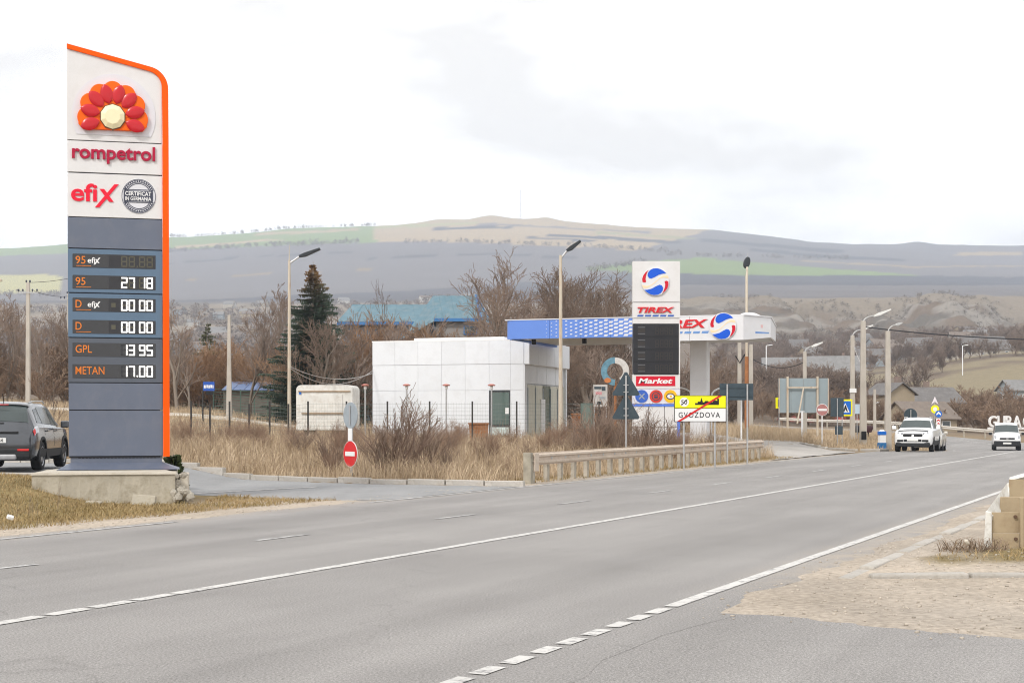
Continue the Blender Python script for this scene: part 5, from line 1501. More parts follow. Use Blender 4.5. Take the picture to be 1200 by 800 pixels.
M_shr = mat("shed_blue_roof", (0.14, 0.20, 0.36), 0.5, var=0.15, scale=1.0, dirt=(0.30, 0.32, 0.36), dirt_amt=0.4)
zz = CAM_H - (456 - HOR) / ssd - gsd; ww = 80 / ssd
MB().box((0, 1.5, zz / 2), (ww * 0.97, 2.6, zz)).build("wall", mat("shed_wall", (0.16, 0.14, 0.12), 0.9, var=0.2), sh_)
for k in range(6):
    x0_ = -ww / 2 + k * ww / 6
    MB().add([(x0_ + 0.02, -0.2, zz - 0.02), (x0_ + ww / 6 - 0.02, -0.2, zz - 0.02), (x0_ + ww / 6 - 0.02, 3.0, zz + 0.62), (x0_ + 0.02, 3.0, zz + 0.62), (x0_ + 0.02, -0.2, zz - 0.08), (x0_ + ww / 6 - 0.02, -0.2, zz - 0.08), (x0_ + ww / 6 - 0.02, 3.0, zz + 0.54), (x0_ + 0.02, 3.0, zz + 0.54)],
             [(0, 1, 2, 3), (7, 6, 5, 4), (0, 4, 5, 1), (1, 5, 6, 2), (2, 6, 7, 3), (3, 7, 4, 0)]).build("roof_sheet", M_shr, sh_)
# rusty skips in the weeds
for lb, px, py, Y, w in (("rusty red bin in the weeds before the kiosk", 561, 502, 69, 0.95), ("rusty red bin beside the kiosk near the station pylon", 684, 491, 72, 1.2)):
    s = FPX / Y; x = GX(px, Y); g = ground(x, Y); z = CAM_H - (py - 6 - HOR) / s
    t = thing("rusty_bin", lb, "bin", (x, Y, g))
    h = z - g
    MB().add([(-w * .42, -0.3, 0), (w * .42, -0.3, 0), (w * .42, 0.3, 0), (-w * .42, 0.3, 0), (-w / 2, -0.4, h), (w / 2, -0.4, h), (w / 2, 0.4, h), (-w / 2, 0.4, h)],
             [(3, 2, 1, 0), (0, 1, 5, 4), (1, 2, 6, 5), (2, 3, 7, 6), (3, 0, 4, 7)]).build("tub", M_rust, t)
    MB().box((0, 0, h), (w * 1.06, 0.9, 0.07)).build("rim", M_rust, t)
# painted hoop sculpture and poster stand behind the triangular signs
Yh = 66.5; sH = FPX / Yh; xh = GX(721, Yh); gh = ground(xh, Yh)
hp = thing("hoop_ornament", "round hoop ornament half blue half white standing in bushes", "ornament", (xh, Yh, gh))
zc = CAM_H - (435 - HOR) / sH - gh
ring(0, zc, 0.38, 0.66, -0.08, 0.08, 92, 268).build("blue_half", mat("hoop_blue", (0.14, 0.28, 0.36), 0.6, var=0.35, scale=6), hp)
ring(0, zc, 0.36, 0.64, -0.08, 0.08, -60, 92).build("white_half", mat("hoop_white", (0.62, 0.60, 0.57), 0.6, var=0.2, scale=6), hp)
MB().tube([(0, 0, -0.1), (0, 0, zc - 0.5)], 0.06, 8).build("stem", M_rust, hp)
MB().prism(ellipse(-0.36, zc - 0.42, 0.16, 0.12, 12), -0.12, -0.07).build("orange_patch", mat("hoop_orange", (0.55, 0.20, 0.07), 0.6), hp)
Yq = 70.0; sQ = FPX / Yq; xq = GX(703.5, Yq); gq = ground(xq, Yq)
ps = thing("notice_stand", "white notice board with faded print beside a dark cabinet", "notice board", (xq, Yq, gq))
zc = CAM_H - (463.5 - HOR) / sQ - gq
MB().box((0, 0, zc), (16.5 / sQ, 0.06, 26 / sQ)).build("board", mat("faded_board", (0.50, 0.48, 0.46), 0.7, var=0.15), ps)
for k, (dx, dz, w, h, m) in enumerate(((-0.12, 0.38, 0.35, 0.12, M_galvd), (0.16, 0.34, 0.18, 0.2, M_galvd), (-0.08, 0.12, 0.3, 0.14, mat("faded_pink", (0.60, 0.28, 0.30), 0.6)), (0.1, -0.1, 0.3, 0.1, M_galvl), (-0.05, -0.36, 0.24, 0.14, M_galvd))):
    MB().box((dx, -0.034, zc + dz), (w, 0.008, h)).build("faded_print", m, ps)
for dx in (-0.3, 0.3): MB().tube([(dx, 0.04, -0.1), (dx, 0.04, zc)], 0.03, 8).build("leg", M_galv, ps)
cb = MB().box((0, 0, 0.75), (0.62, 0.5, 1.3)).build("body", mat("cabinet_green", (0.12, 0.16, 0.14), 0.6, var=0.1), None)
ct = thing("dark_cabinet", "dark grey green cabinet left of the white notice board", "cabinet", (GX(688, 70.5), 70.5, ground(GX(688, 70.5), 70.5) + 0.55)); cb.parent = ct
MB().box((0, -0.27, 0.75), (0.5, 0.03, 1.1)).build("door", mat("cabinet_green2", (0.15, 0.19, 0.165), 0.6), ct, bev=0.01)

# ------------------------------------------------------------------ signs and things round the far bend
Yg = 92.0; sg = FPX / Yg; xg = GX(941, Yg); gg = ground(xg, Yg)
bb = thing("billboard_back", "large grey billboard seen from behind with rusty support frame", "billboard", (xg, Yg, gg))
def bq(px, py): return ((px - 941) / sg, CAM_H - (py - HOR) / sg - gg)
for x0, x1_ in ((912.3, 926.8), (927.1, 941.4), (941.7, 956.2), (956.5, 971)):
    a, b = bq(x0, 483.5), bq(x1_, 443); MB().box(((a[0] + b[0]) / 2, 0, (a[1] + b[1]) / 2), (b[0] - a[0], 0.05, b[1] - a[1])).build("sheet", mat("billboard_sheet", (0.30, 0.36, 0.39), 0.55, var=0.08, scale=0.8, rnd_amt=0.05), bb)
for px, m in ((922.5, M_rustpole), (957.5, M_rustpole)):
    a = bq(px, 441); MB().box((a[0], -0.12, a[1] / 2 - 0.1), (0.12, 0.12, a[1] + 0.2)).build("upright", m, bb)
a, b = bq(922, 454), bq(958, 454); MB().box(((a[0] + b[0]) / 2, -0.2, a[1]), (b[0] - a[0], 0.06, 0.10)).build("crossbeam", M_rustpole, bb)
a, b = bq(941, 454), bq(931, 496); MB().tube([(a[0], -0.2, a[1]), (b[0], -0.9, b[1])], 0.05, 6).build("brace", M_rustpole, bb)
for px in (913, 970.5): 
    a, b = bq(px, 484), bq(px, 443); MB().box((a[0], -0.02, (a[1] + b[1]) / 2), (0.05, 0.1, b[1] - a[1])).build("edge_trim", M_rail, bb)
# small yellow sign peeping out at the left of the billboard
yo = thing("yellow_sign", "yellow bordered sign peeping out left of the billboard", "sign", (GX(913, 95), 95, ground(GX(913, 95), 95)))
zc = CAM_H - (472 - HOR) * 95 / FPX - yo.location.z
MB().box((0, 0, zc), (0.46, 0.03, 0.72)).build("board", M_syel, yo); MB().box((0.04, -0.02, zc), (0.24, 0.02, 0.5)).build("dark_symbol", M_galvd, yo); post(yo, zc, 0.03)
# no entry sign on a white post, seen washed out
def round_sign(name, label, px, py, Y, r, face, rim=None, back=False, post_m=M_galv, extra=None):
    x = GX(px, Y); g = ground(x, Y); zc = CAM_H - (py - HOR) * Y / FPX - g
    t = thing(name, label, "sign", (x, Y, g)); 
    if back: MB().tube([(0, -0.06, -0.2), (0, -0.06, zc + r * .8)], 0.035, 8).build("post", post_m, t, smooth=True)
    else: post(t, zc, 0.035, post_m)
    disc_obj(t, "disc", face, zc, r, -0.02, 0.0)
    return t, zc
t, zc = round_sign("no_entry_sign", "faded no entry sign on a white post right of the billboard frame", 963.5, 480, 80, 0.31, mat("faded_red", (0.42, 0.19, 0.18), 0.6, var=0.15), post_m=M_swhite)
disc_obj(t, "rim", M_swhite, zc, 0.335, -0.01, 0.004); MB().box((0, -0.026, zc), (0.5, 0.01, 0.12)).build("white_bar", M_swhite, t)
# short white post with a T top
t = thing("marker_post", "short white T shaped post below the billboard", "post", (GX(940, 82), 82, ground(GX(940, 82), 82)))
zc = CAM_H - (482 - HOR) * 82 / FPX - t.location.z
MB().tube([(0, 0, -0.1), (0, 0, zc)], 0.06, 8).build("shaft", M_swhite, t); MB().box((0, 0, zc), (0.26, 0.08, 0.05)).build("cross_piece", M_swhite, t)
# dark board back with pedestrian crossing sign behind it
Yw = 82.0; t = thing("direction_board_back", "dark grey board back on post beside the crossing sign", "sign", (GX(981, Yw), Yw, ground(GX(981, Yw), Yw)))
zc = CAM_H - (477 - HOR) * Yw / FPX - t.location.z; s = FPX / Yw
MB().box((0, 0, zc), (15.5 / s, 0.03, 22 / s)).build("board", M_galvd, t); MB().tube([(0, -0.06, -0.2), (0, -0.06, zc + 0.5)], 0.03, 8).build("post", M_galv, t, smooth=True)
MB().box((0.1, 0.0, zc - 27 / s), (9 / s, 0.03, 10 / s)).build("lower_plate", M_galvd, t)
Yw = 84.0; s = FPX / Yw; t = thing("crossing_sign", "blue pedestrian crossing sign with fluorescent yellow border", "sign", (GX(990, Yw), Yw, ground(GX(990, Yw), Yw)))
zc = CAM_H - (477.5 - HOR) / s - t.location.z
post(t, zc, 0.03, x=-3 / s)
MB().box((0, 0, zc), (17.5 / s, 0.03, 19.5 / s)).build("yellow_board", M_syel, t); MB().box((0, -0.02, zc), (14 / s, 0.02, 15.5 / s)).build("blue_board", M_sblue, t)
MB().prism([(-5 / s, zc - 5.5 / s), (5.5 / s, zc - 5.5 / s), (0.4 / s, zc + 5.5 / s)], -0.034, -0.028).build("white_triangle", M_swhite, t)
MB().prism([(-1 / s, zc - 4.5 / s), (0.2 / s, zc - 4.5 / s), (1.6 / s, zc - 1 / s), (3 / s, zc - 4.5 / s), (4.2 / s, zc - 4.5 / s), (2, 0), (1.4 / s, zc + 3 / s), (0.2 / s, zc + 1 / s)] if False else [(-2 / s, zc - 4.8 / s), (-0.6 / s, zc - 4.8 / s), (0.6 / s, zc - 1.5 / s), (2.2 / s, zc - 4.8 / s), (3.4 / s, zc - 4.8 / s), (1.2 / s, zc + 3 / s), (0 / s, zc + 3 / s)], -0.038, -0.032).build("walker_symbol", M_blk, t)
t, zc = round_sign("round_sign_back", "dark round sign back above the white off road car", 1067, 486, 88, 0.40, M_galvd, back=True)
t = thing("pale_notice", "small pale blue board between the two concrete poles", "sign", (GX(1004.5, 92), 92, ground(GX(1004.5, 92), 92)))
zc = CAM_H - (479 - HOR) * 92 / FPX - t.location.z
MB().box((0, 0, zc), (0.42, 0.03, 0.62)).build("board", mat("pale_blue", (0.48, 0.60, 0.70), 0.5), t); post(t, zc, 0.03)
# blue and white box
t = thing("kiosk_box", "small blue and white box standing at the foot of the poles", "box", (GX(1033.5, 83), 83, ground(GX(1033.5, 83), 83)), R(8))
MB().box((0, 0, 0.2), (0.42, 0.34, 0.40)).build("blue_base", mat("box_blue", (0.03, 0.16, 0.38), 0.5), t, bev=0.01)
MB().box((0, 0, 0.62), (0.36, 0.30, 0.44)).build("white_middle", M_white, t); MB().box((0, 0, 0.95), (0.42, 0.34, 0.22)).build("blue_top", M_sblue, t, bev=0.02); MB().lathe([(0.001, 0.1), (0.12, 0.07), (0.17, 0.0)], 14, c=(0, 0, 1.06)).build("dome", M_white, t, smooth=True)
# two dark flower tubs
for lb, px, c in (("dark planter left of the tallest pole", 1005, (0.03, 0.03, 0.035)), ("dark maroon planter right of the tallest pole", 1017.5, (0.07, 0.03, 0.035))):
    t = thing("planter", lb, "planter", (GX(px, 97), 97, ground(GX(px, 97), 97) + 0.0), 0)
    z0 = CAM_H - (503 - HOR) * 97 / FPX - t.location.z
    MB().lathe([(0.001, z0 - 0.2), (0.22, z0 - 0.2), (0.34, z0 + 0.1), (0.30, z0 + 0.24), (0.001, z0 + 0.26)], 12).build("tub", mat("tub%d" % int(px), c, 0.7, var=0.2), t, smooth=True)
    MB().tube([(0, 0, -0.1), (0, 0, z0 - 0.2)], 0.05, 8).build("stand", M_black, t)
# chevron post with round signs
Yv = 104.0; s = FPX / Yv; xv = GX(1097, Yv); gv = ground(xv, Yv)
t = thing("sign_cluster", "cluster of chevron, yellow disc and blue arrow signs behind the off road car", "sign", (xv, Yv, gv))
def vq(px, py): return ((px - 1097) / s, CAM_H - (py - HOR) / s - gv)
post(t, vq(0, 466)[1], 0.03, x=-0.1)
MB().prism([vq(1091.5, 473.5), vq(1095.5, 470.5), vq(1099.5, 473.5), vq(1095.5, 464.5)], -0.03, 0.0).build("white_arrow", mat("pinkish_white", (0.76, 0.70, 0.73), 0.5), t)
for px, py, r, m1, m2 in ((1095.6, 479.3, 4.9, M_syel, M_swhite), (1099.6, 484.8, 4.0, M_sblue, M_swhite)):
    x, z = vq(px, py); disc_obj(t, "round_sign", m1, z, r / s, -0.04 if m1 is M_syel else -0.07, -0.02, x=x)
    if m1 is M_syel: disc_obj(t, "white_centre", m2, z, r * .5 / s, -0.05, -0.03, x=x)
    else: MB().prism([vq(1097, 486.5), vq(1099.6, 484.5), vq(1102.2, 486.5), vq(1102.2, 484.6), vq(1099.6, 481.8), vq(1097, 484.6)], -0.08, -0.06).build("white_arrow", m2, t)
a, b = vq(1097, 498), vq(1102, 490); MB().box(((a[0] + b[0]) / 2, -0.02, (a[1] + b[1]) / 2), (b[0] - a[0], 0.02, b[1] - a[1])).build("hazard_plate", M_swhite, t)
for py in (492.5, 496.5): MB().prism([vq(1097.6, py + 1.4), vq(1099.5, py), vq(1101.4, py + 1.4), vq(1101.4, py - 0.2), vq(1099.5, py - 1.6), vq(1097.6, py - 0.2)], -0.036, -0.03).build("red_chevron", M_sred, t)
# big white town letters
Yl = 150.0; s = FPX / Yl; xl_ = GX(1158, Yl); gl_ = ground(xl_, Yl)
t = thing("town_letters", "large white standing letters of the town name behind the van", "sign", (xl_, Yl, gl_))
zb = CAM_H - (500.5 - HOR) / s - gl_
M_let = mat("letter_white", (0.78, 0.77, 0.76), 0.5, dirt=(0.55, 0.52, 0.48), dirt_amt=0.3, scale=4)
xx = 0.4 / s
for ch, w in (("G", 10.4), ("U", 9.4), ("R", 9.0), ("A", 9.6), (None, 2.2), ("C", 10.2)):
    if ch: lettering(t, ch, M_let, xx, 0.0, zb, width=(w - 0.2) / s, height=13.5 / s, depth=0.3, bold=0.02, name="letter")
    xx += w / s
MB().box((xx / 2, 0.1, zb - 0.1), (xx, 0.3, 0.2)).build("base_beam", M_let, t)
for k in range(5): MB().tube([(xx * (k + .5) / 5, 0.1, -0.2), (xx * (k + .5) / 5, 0.1, zb)], 0.06, 6).build("leg", M_galv, t)
# lattice mast on the ridge
Ym = 3440.0; xm = GX(610, Ym); gm = ground(xm, Ym); zt = CAM_H - (222 - HOR) * Ym / FPX - gm
t = thing("radio_mast", "thin lattice radio mast standing on the far ridge", "mast", (xm, Ym, gm))
for i, (dx, dy) in enumerate(((-1.6, -0.9), (1.6, -0.9), (0, 1.8))): MB().tube([(dx, dy, -2), (dx * .8, dy * .8, zt)], 0.35, 4).build("leg", M_galv, t)
for k in range(16):
    z0 = zt * k / 16; z1 = zt * (k + 1) / 16; sg_ = 1 if k % 2 else -1
    MB().tube([(-1.5 * sg_, -0.9, z0), (1.5 * sg_, -0.9, z1)], 0.28, 4).build("lattice_bar", mat("mast_red", (0.45, 0.30, 0.28), 0.6), t)

# ------------------------------------------------------------------ bare trees and shrubs
def bark(name, c, var=0.25): return mat(name, c, 0.9, var=var, scale=1.5, rnd_amt=0.16, spec=0.1)
M_bark = bark("bark_grey_brown", (0.24, 0.20, 0.165))
M_twig = bark("twig_brown", (0.27, 0.20, 0.155))
M_twig_r = bark("twig_russet", (0.36, 0.225, 0.135))
M_twig_m = bark("twig_mauve", (0.28, 0.215, 0.175))
M_twig_d = bark("twig_dark", (0.19, 0.13, 0.10))

class Tubes:
    """fast collector of many thin tapered tubes"""
    def __init__(self): self.V = []; self.F = []; self.n = 0
    def add(self, pts, rad, n):
        k = len(pts); ang = np.arange(n) * 2 * math.pi / n
        pts = np.asarray(pts); d = np.gradient(pts, axis=0); d /= np.maximum(np.linalg.norm(d, axis=1, keepdims=True), 1e-9)
        ref = np.array([0, 0, 1.0]) if abs(d[0, 2]) < 0.8 else np.array([1.0, 0, 0])
        a = np.cross(d, ref); a /= np.maximum(np.linalg.norm(a, axis=1, keepdims=True), 1e-9); b = np.cross(d, a)
        r = np.asarray(rad)[:, None, None]
        ring_ = pts[:, None, :] + r * (a[:, None, :] * np.cos(ang)[None, :, None] + b[:, None, :] * np.sin(ang)[None, :, None])
        self.V.append(ring_.reshape(-1, 3))
        i = np.arange(k - 1)[:, None]; j = np.arange(n)[None, :]; j2 = (j + 1) % n
        f = np.stack([i * n + j, i * n + j2, (i + 1) * n + j2, (i + 1) * n + j], -1).reshape(-1, 4) + self.n
        self.F.append(f); self.n += k * n
    def arrays(self): return np.concatenate(self.V), np.concatenate(self.F)

def grow(seed, H, trunk_r, counts, spread, up, first=0.25, lenf=0.62, stems=1, wob=0.10, tip=0.009, droop=0.0, trunk_frac=0.6):
    """returns (trunk Tubes, crown Tubes): recursive bare tree"""
    q = np.random.default_rng(seed)
    T, K = Tubes(), Tubes()
    def br(p, d, L, r, lev):
        ns = (7, 5, 4, 3, 3)[min(lev, 4)]
        pts = [p]; dirs = [d]
        for i in range(ns):
            d = d + q.normal(0, wob * (1 + 0.5 * lev), 3) + np.array([0, 0, up * (0.30 if lev else 0.12) - droop * lev * 0.12])
            d = d / np.linalg.norm(d); p = p + d * L / ns; pts.append(p); dirs.append(d)
        r1 = max(tip, r * (0.30 if lev == 0 else 0.35))
        rad = np.linspace(r, r1, ns + 1)
        (T if lev <= 1 else K).add(pts, rad, (7, 5, 4, 3, 3)[min(lev, 4)])
        if lev >= len(counts): return
        for c in range(counts[lev]):
            t = (first if lev == 0 else 0.18) + (1 - (first if lev == 0 else 0.18)) * (c + q.random()) / counts[lev]
            i = min(int(t * ns), ns - 1); f = t * ns - i
            pp = pts[i] * (1 - f) + pts[i + 1] * f; dd = dirs[i]
            ax = q.normal(0, 1, 3); ax -= dd * ax.dot(dd); ax /= np.linalg.norm(ax)
            ang = spread * (0.6 + 0.7 * q.random())
            nd = dd * math.cos(ang) + ax * math.sin(ang)
            ll = L * lenf * (1.15 - 0.55 * t) * (0.7 + 0.6 * q.random())
            br(pp, nd / np.linalg.norm(nd), ll, max(tip, r * (1 - 0.65 * t) * 0.55), lev + 1)
    for s_ in range(stems):
        if stems == 1: br(np.array([0, 0, -0.15]), np.array([0.03, 0.02, 1.0]), H * trunk_frac, trunk_r, 0)
        else:
            a = q.random() * 6.28; t = 0.12 + 0.42 * q.random(); d = np.array([math.cos(a) * t, math.sin(a) * t, 1.0]); d /= np.linalg.norm(d)
            o = np.array([math.cos(a), math.sin(a), 0]) * 0.12 * q.random()
            br(np.array([0, 0, -0.1]) + o, d, H * (0.55 + 0.45 * q.random()), trunk_r * (0.6 + 0.5 * q.random()), 0)
    return T, K
def tree_kind(name, seed, H, mt, mk, **kw):
    """a finished tree or shrub template (kept as mesh data, normalised to 1 m height)"""
    T, K = grow(seed, H, **kw)
    out = []
    va, fa = T.arrays(); vb, fb = K.arrays()
    top_ = np.percentile(np.concatenate([va[:, 2], vb[:, 2]]), 99.7)
    for (v, f), m, nm in (((va, fa), mt, "trunk"), ((vb, fb), mk, "crown")):
        o = mesh_obj(nm, v / top_, f, m); out.append(o.data); bpy.data.objects.remove(o)
    return out
def plant(kind, name, label, cat, x, y, h, group=None, wide=1.0, z=None, rz=None):
    t = thing(name, label, cat, (x, y, (ground(x, y) if z is None else z)), rnd.uniform(0, 6.28) if rz is None else rz, group)
    t.scale = (h * wide, h * wide, h)
    for me, nm in zip(kind, ("trunk", "crown")):
        o = bpy.data.objects.new(nm, me); C.objects.link(o); o.parent = t
    return t
def plant_px(kind, name, label, cat, px, ytop, Y, **kw):
    x = GX(px, Y); g = ground(x, Y); h = CAM_H - (ytop - HOR) * Y / FPX - g
    return plant(kind, name, label, cat, x, Y, h, **kw)

K_broad = [tree_kind("b", s, 10, M_bark, M_twig, trunk_r=0.20, counts=(9, 6, 5, 5), spread=0.62, up=0.35, first=0.18, lenf=0.66, tip=0.013) for s in (1, 2, 3)]
K_up = [tree_kind("u", s, 10, M_bark, M_twig_m, trunk_r=0.15, counts=(12, 6, 5, 4), spread=0.5, up=0.55, first=0.12, lenf=0.50, tip=0.014, trunk_frac=0.8) for s in (11, 12, 13)]
K_rus = [tree_kind("r", s, 5, M_twig_d, M_twig_r, trunk_r=0.06, counts=(8, 6, 5), spread=0.5, up=0.25, first=0.1, lenf=0.6, stems=6, tip=0.011, droop=0.25) for s in (21, 22)]
K_shr = [tree_kind("s", s, 2.4, M_twig_d, M_twig, trunk_r=0.026, counts=(7, 4), spread=0.42, up=0.32, first=0.2, lenf=0.50, stems=13, tip=0.006) for s in (31, 32, 33)]
K_shm = [tree_kind("m", s, 3.5, M_twig_d, M_twig_m, trunk_r=0.03, counts=(8, 6, 4), spread=0.5, up=0.3, first=0.1, lenf=0.55, stems=7, tip=0.010) for s in (41, 42)]
K_sap = [tree_kind("p", s, 3.5, M_bark, M_twig_d, trunk_r=0.03, counts=(9, 5, 3), spread=0.5, up=0.4, first=0.25, lenf=0.5, tip=0.005, trunk_frac=0.85) for s in (51, 52)]

# single trees one can tell apart
plant_px(K_broad[0], "bare_tree", "large bare round-crowned tree behind the kiosk and blue roof", "tree", 571, 299, 98, wide=1.0)
plant_px(K_broad[1], "bare_tree", "big bare tree directly right of the lamp post at the kiosk", "tree", 690, 314, 100, wide=1.0)
plant_px(K_up[0], "bare_tree", "bare reddish tree between the round tree and the lamp post", "tree", 632, 322, 104, wide=1.1)
plant_px(K_broad[2], "bare_tree", "bare tree crown just left of the station totem", "tree", 716, 325, 106, wide=1.0)
plant_px(K_up[1], "bare_tree", "tall thin bare tree left of the spruce", "tree", 325, 330, 104, wide=0.9)
plant_px(K_up[2], "bare_tree", "bare tree left of the tall lamp post with pale pole before it", "tree", 293, 345, 100, wide=1.0)
plant_px(K_up[0], "bare_tree", "leafless tree at the right edge of the price pylon", "tree", 208, 338, 98, wide=1.2)
plant_px(K_sap[0], "sapling", "small bare sapling between parked car and price pylon", "tree", 64, 430, 58, wide=1.2)
plant_px(K_up[1], "bare_tree", "bare tree behind the canopy column", "tree", 845, 402, 112, wide=1.3)
plant_px(K_broad[1], "bare_tree", "small bare tree in front of the spruce", "tree", 372, 372, 86, wide=0.95)
plant_px(K_sap[1], "bare_tree", "thin pale poplar-like sapling rising before the blue roof", "tree", 450, 328, 108, wide=0.6)
# the thicket on the left
GL = "bare trees of the left thicket"
for i, (px, yt, Y) in enumerate(((8, 352, 112), (22, 348, 126), (48, 372, 108), (60, 362, 122), (-18, 345, 110), (75, 380, 116), (96, 360, 128), (196, 372, 112), (221, 388, 106))):
    plant_px((K_up + K_broad)[i % 6], "bare_tree", "bare tree in the thicket flanking the price pylon", "tree", px, yt, Y, group=GL, wide=rnd.uniform(0.9, 1.25))
GM = "russet bushes behind the blue sign"
for i, (px, yt, Y) in enumerate(((232, 402, 110), (252, 398, 114), (276, 400, 111), (298, 396, 116), (316, 402, 109), (404, 392, 100), (385, 390, 102), (352, 396, 96))):
    plant_px(K_rus[i % 2], "russet_bush", "russet twiggy bush in the row behind fence and blue sign", "bush", px, yt, Y, group=GM, wide=rnd.uniform(0.9, 1.3))
GB = "bare bushes before the blue roofed house"
for i, (px, yt, Y) in enumerate(((420, 374, 104), (438, 366, 108), (460, 372, 102), (482, 376, 106), (505, 384, 100), (530, 380, 102), (548, 386, 104), (410, 388, 96))):
    plant_px((K_rus + K_shm)[i % 4], "bare_bush", "bare twiggy bush between kiosk roof and blue roofed house", "bush", px, yt, Y, group=GB, wide=rnd.uniform(0.9, 1.2))
GC = "bare trees behind the canopy"
for i, (px, yt, Y) in enumerate(((600, 345, 112), (612, 350, 120), (652, 336, 116), (668, 345, 108), (735, 345, 116), (748, 352, 122), (728, 408, 94), (806, 410, 110), (836, 424, 104), (858, 418, 116), (640, 400, 96), (782, 402, 112))):
    plant_px((K_broad + K_up + K_shm)[i % 8], "bare_tree", "bare brown tree in the belt behind the station canopy", "tree", px, yt, Y, group=GC, wide=rnd.uniform(0.9, 1.25))
# shrubs at the roadside
GS = "leafless shrubs in the dry grass"
shr = [(458, 458, 39.0, "largest leafless shrub right of the no entry sign", 1.45), (480, 474, 40.5, "tall leafless shrub close behind the largest shrub", 1.2), (700, 458, 53, "tallest leafless shrub left of the triangular sign backs", 1.1), (440, 500, 39.0, "leafless shrub just right of the no entry sign post", 1.1), (388, 505, 41.0, "leafless shrub left of the no entry sign", 1.2),
       (500, 492, 41.5, "leafless shrub right of the largest shrub", 1.1), (521, 515, 40.0, "low leafless shrub halfway between no entry sign and guard rail", 1.0),
       (695, 468, 50.0, "leafless shrub left of the triangular sign backs", 1.3), (716, 478, 51.0, "leafless shrub touching the triangular sign post", 1.3), (752, 474, 52.0, "leafless shrub before the totem panels", 1.25), (775, 488, 53.0, "leafless shrub left of the town sign posts", 1.2),
       (670, 500, 49.0, "low leafless shrub behind the middle of the guard rail", 1.4), (831, 500, 58.0, "low shrub below the column right of the town sign", 1.2), (353, 498, 52.0, "leafless shrub before the trailer left side", 1.2), (402, 490, 56.0, "leafless shrub before the trailer right side", 1.2), (620, 512, 47.0, "low shrub behind the guard rail's left end", 1.2), (735, 496, 49.0, "low shrub at the foot of the triangular signs", 1.3)]
for i, (px, yt, Y, lb, w) in enumerate(shr):
    plant_px(K_shr[i % 3], "leafless_shrub", lb, "shrub", px, yt, Y, group=GS, wide=w)

# ------------------------------------------------------------------ conifers
def conifer(seed, H, Rb, tiers, per, mt, mn):
    q = np.random.default_rng(seed); V = []; F = []; n = 0; T = Tubes()
    T.add([np.array([0, 0, -0.2]), np.array([0, 0, H * 0.5]), np.array([0, 0, H])], [H * 0.016, H * 0.009, 0.01], 7)
    for i in range(tiers):
        t = (i + q.random() * 0.6) / tiers; z = H * (0.05 + 0.94 * t); L = Rb * (1 - t) ** 0.85 * (0.75 + 0.4 * q.random()) + 0.12
        for k in range(max(4, int(per * (1 - 0.55 * t)))):
            a = q.random() * 6.28; tj = min(0.985, t + (q.random() - 0.5) * 2.2 / tiers); z = H * (0.05 + 0.94 * tj); l_ = L * (0.5 + 0.65 * q.random()); dz = -0.28 * l_ + (0.25 * t * l_)
            d = np.array([math.cos(a), math.sin(a), 0])
            p0 = np.array([0, 0, z]); p1 = p0 + d * l_ * 0.6 + np.array([0, 0, dz]); p2 = p0 + d * l_ + np.array([0, 0, dz * 0.9])
            T.add([p0, p1, p2], [0.02, 0.012, 0.004], 3)
            m = max(5, int(l_ * 9)); side_ = np.array([-d[1], d[0], 0])
            for j in range(m):
                f = 0.15 + 0.85 * (j + q.random()) / m
                c = p0 + (p1 - p0) * min(1, f / 0.6) if f < 0.6 else p1 + (p2 - p1) * (f - 0.6) / 0.4
                w = (0.10 + 0.20 * (1 - abs(f - 0.5))) * l_ * 0.55 + 0.07
                for sg in (-1, 1):
                    e = c + side_ * sg * w * (0.6 + 0.6 * q.random()) + d * w * 0.6 + np.array([0, 0, -w * 0.45 * q.random() - 0.02])
                    o_ = d * 0.075 + np.array([0, 0, 0.03])
                    V += [c - o_ * 0.5, c + o_ * 0.7, e + np.array([0, 0, 0.012])]; F.append((n, n + 1, n + 2)); n += 3
                V += [c, c + d * 0.10 + side_ * 0.03, c + np.array([0, 0, -0.16 - 0.12 * q.random()])]; F.append((n, n + 1, n + 2)); n += 3
    return T.arrays(), (np.array(V), np.array(F))
def needle_mat(name, low, high, z0, z1):
    m = mat(name, low, 0.7, var=0.35, scale=0.9, rnd_amt=0.0, spec=0.15)
    n, l = m.node_tree.nodes, m.node_tree.links; b = n['Principled BSDF']; src = b.inputs['Base Color'].links[0].from_socket
    ge = n.new("ShaderNodeTexCoord"); sp = n.new("ShaderNodeSeparateXYZ"); l.new(ge.outputs['Object'], sp.inputs[0])
    nz = n.new("ShaderNodeTexNoise"); nz.inputs['Scale'].default_value = 1.1; l.new(ge.outputs['Object'], nz.inputs['Vector'])
    ad = n.new("ShaderNodeMath"); ad.operation = 'MULTIPLY_ADD'; ad.inputs[1].default_value = 4.0; l.new(nz.outputs['Fac'], ad.inputs[0]); l.new(sp.outputs['Z'], ad.inputs[2])
    mr = n.new("ShaderNodeMapRange"); mr.inputs[1].default_value = z0; mr.inputs[2].default_value = z1; l.new(ad.outputs[0], mr.inputs[0])
    mx = n.new("ShaderNodeMix"); mx.data_type = 'RGBA'; l.new(mr.outputs[0], mx.inputs[0]); l.new(src, mx.inputs[6]); mx.inputs[7].default_value = (*high, 1); l.new(mx.outputs[2], b.inputs['Base Color'])
    return m
Ysp = 96.0; xsp = GX(367, Ysp); gsp = ground(xsp, Ysp); hsp = CAM_H - (306 - HOR) * Ysp / FPX - gsp
(tv, tf), (nv, nf) = conifer(3, hsp, 3.8, 48, 30, None, None)
sp_ = thing("spruce_tree", "tall dark spruce with brown cone laden top left of the kiosk", "tree", (xsp, Ysp, gsp))
mesh_obj("trunk", tv, tf, M_bark, sp_)
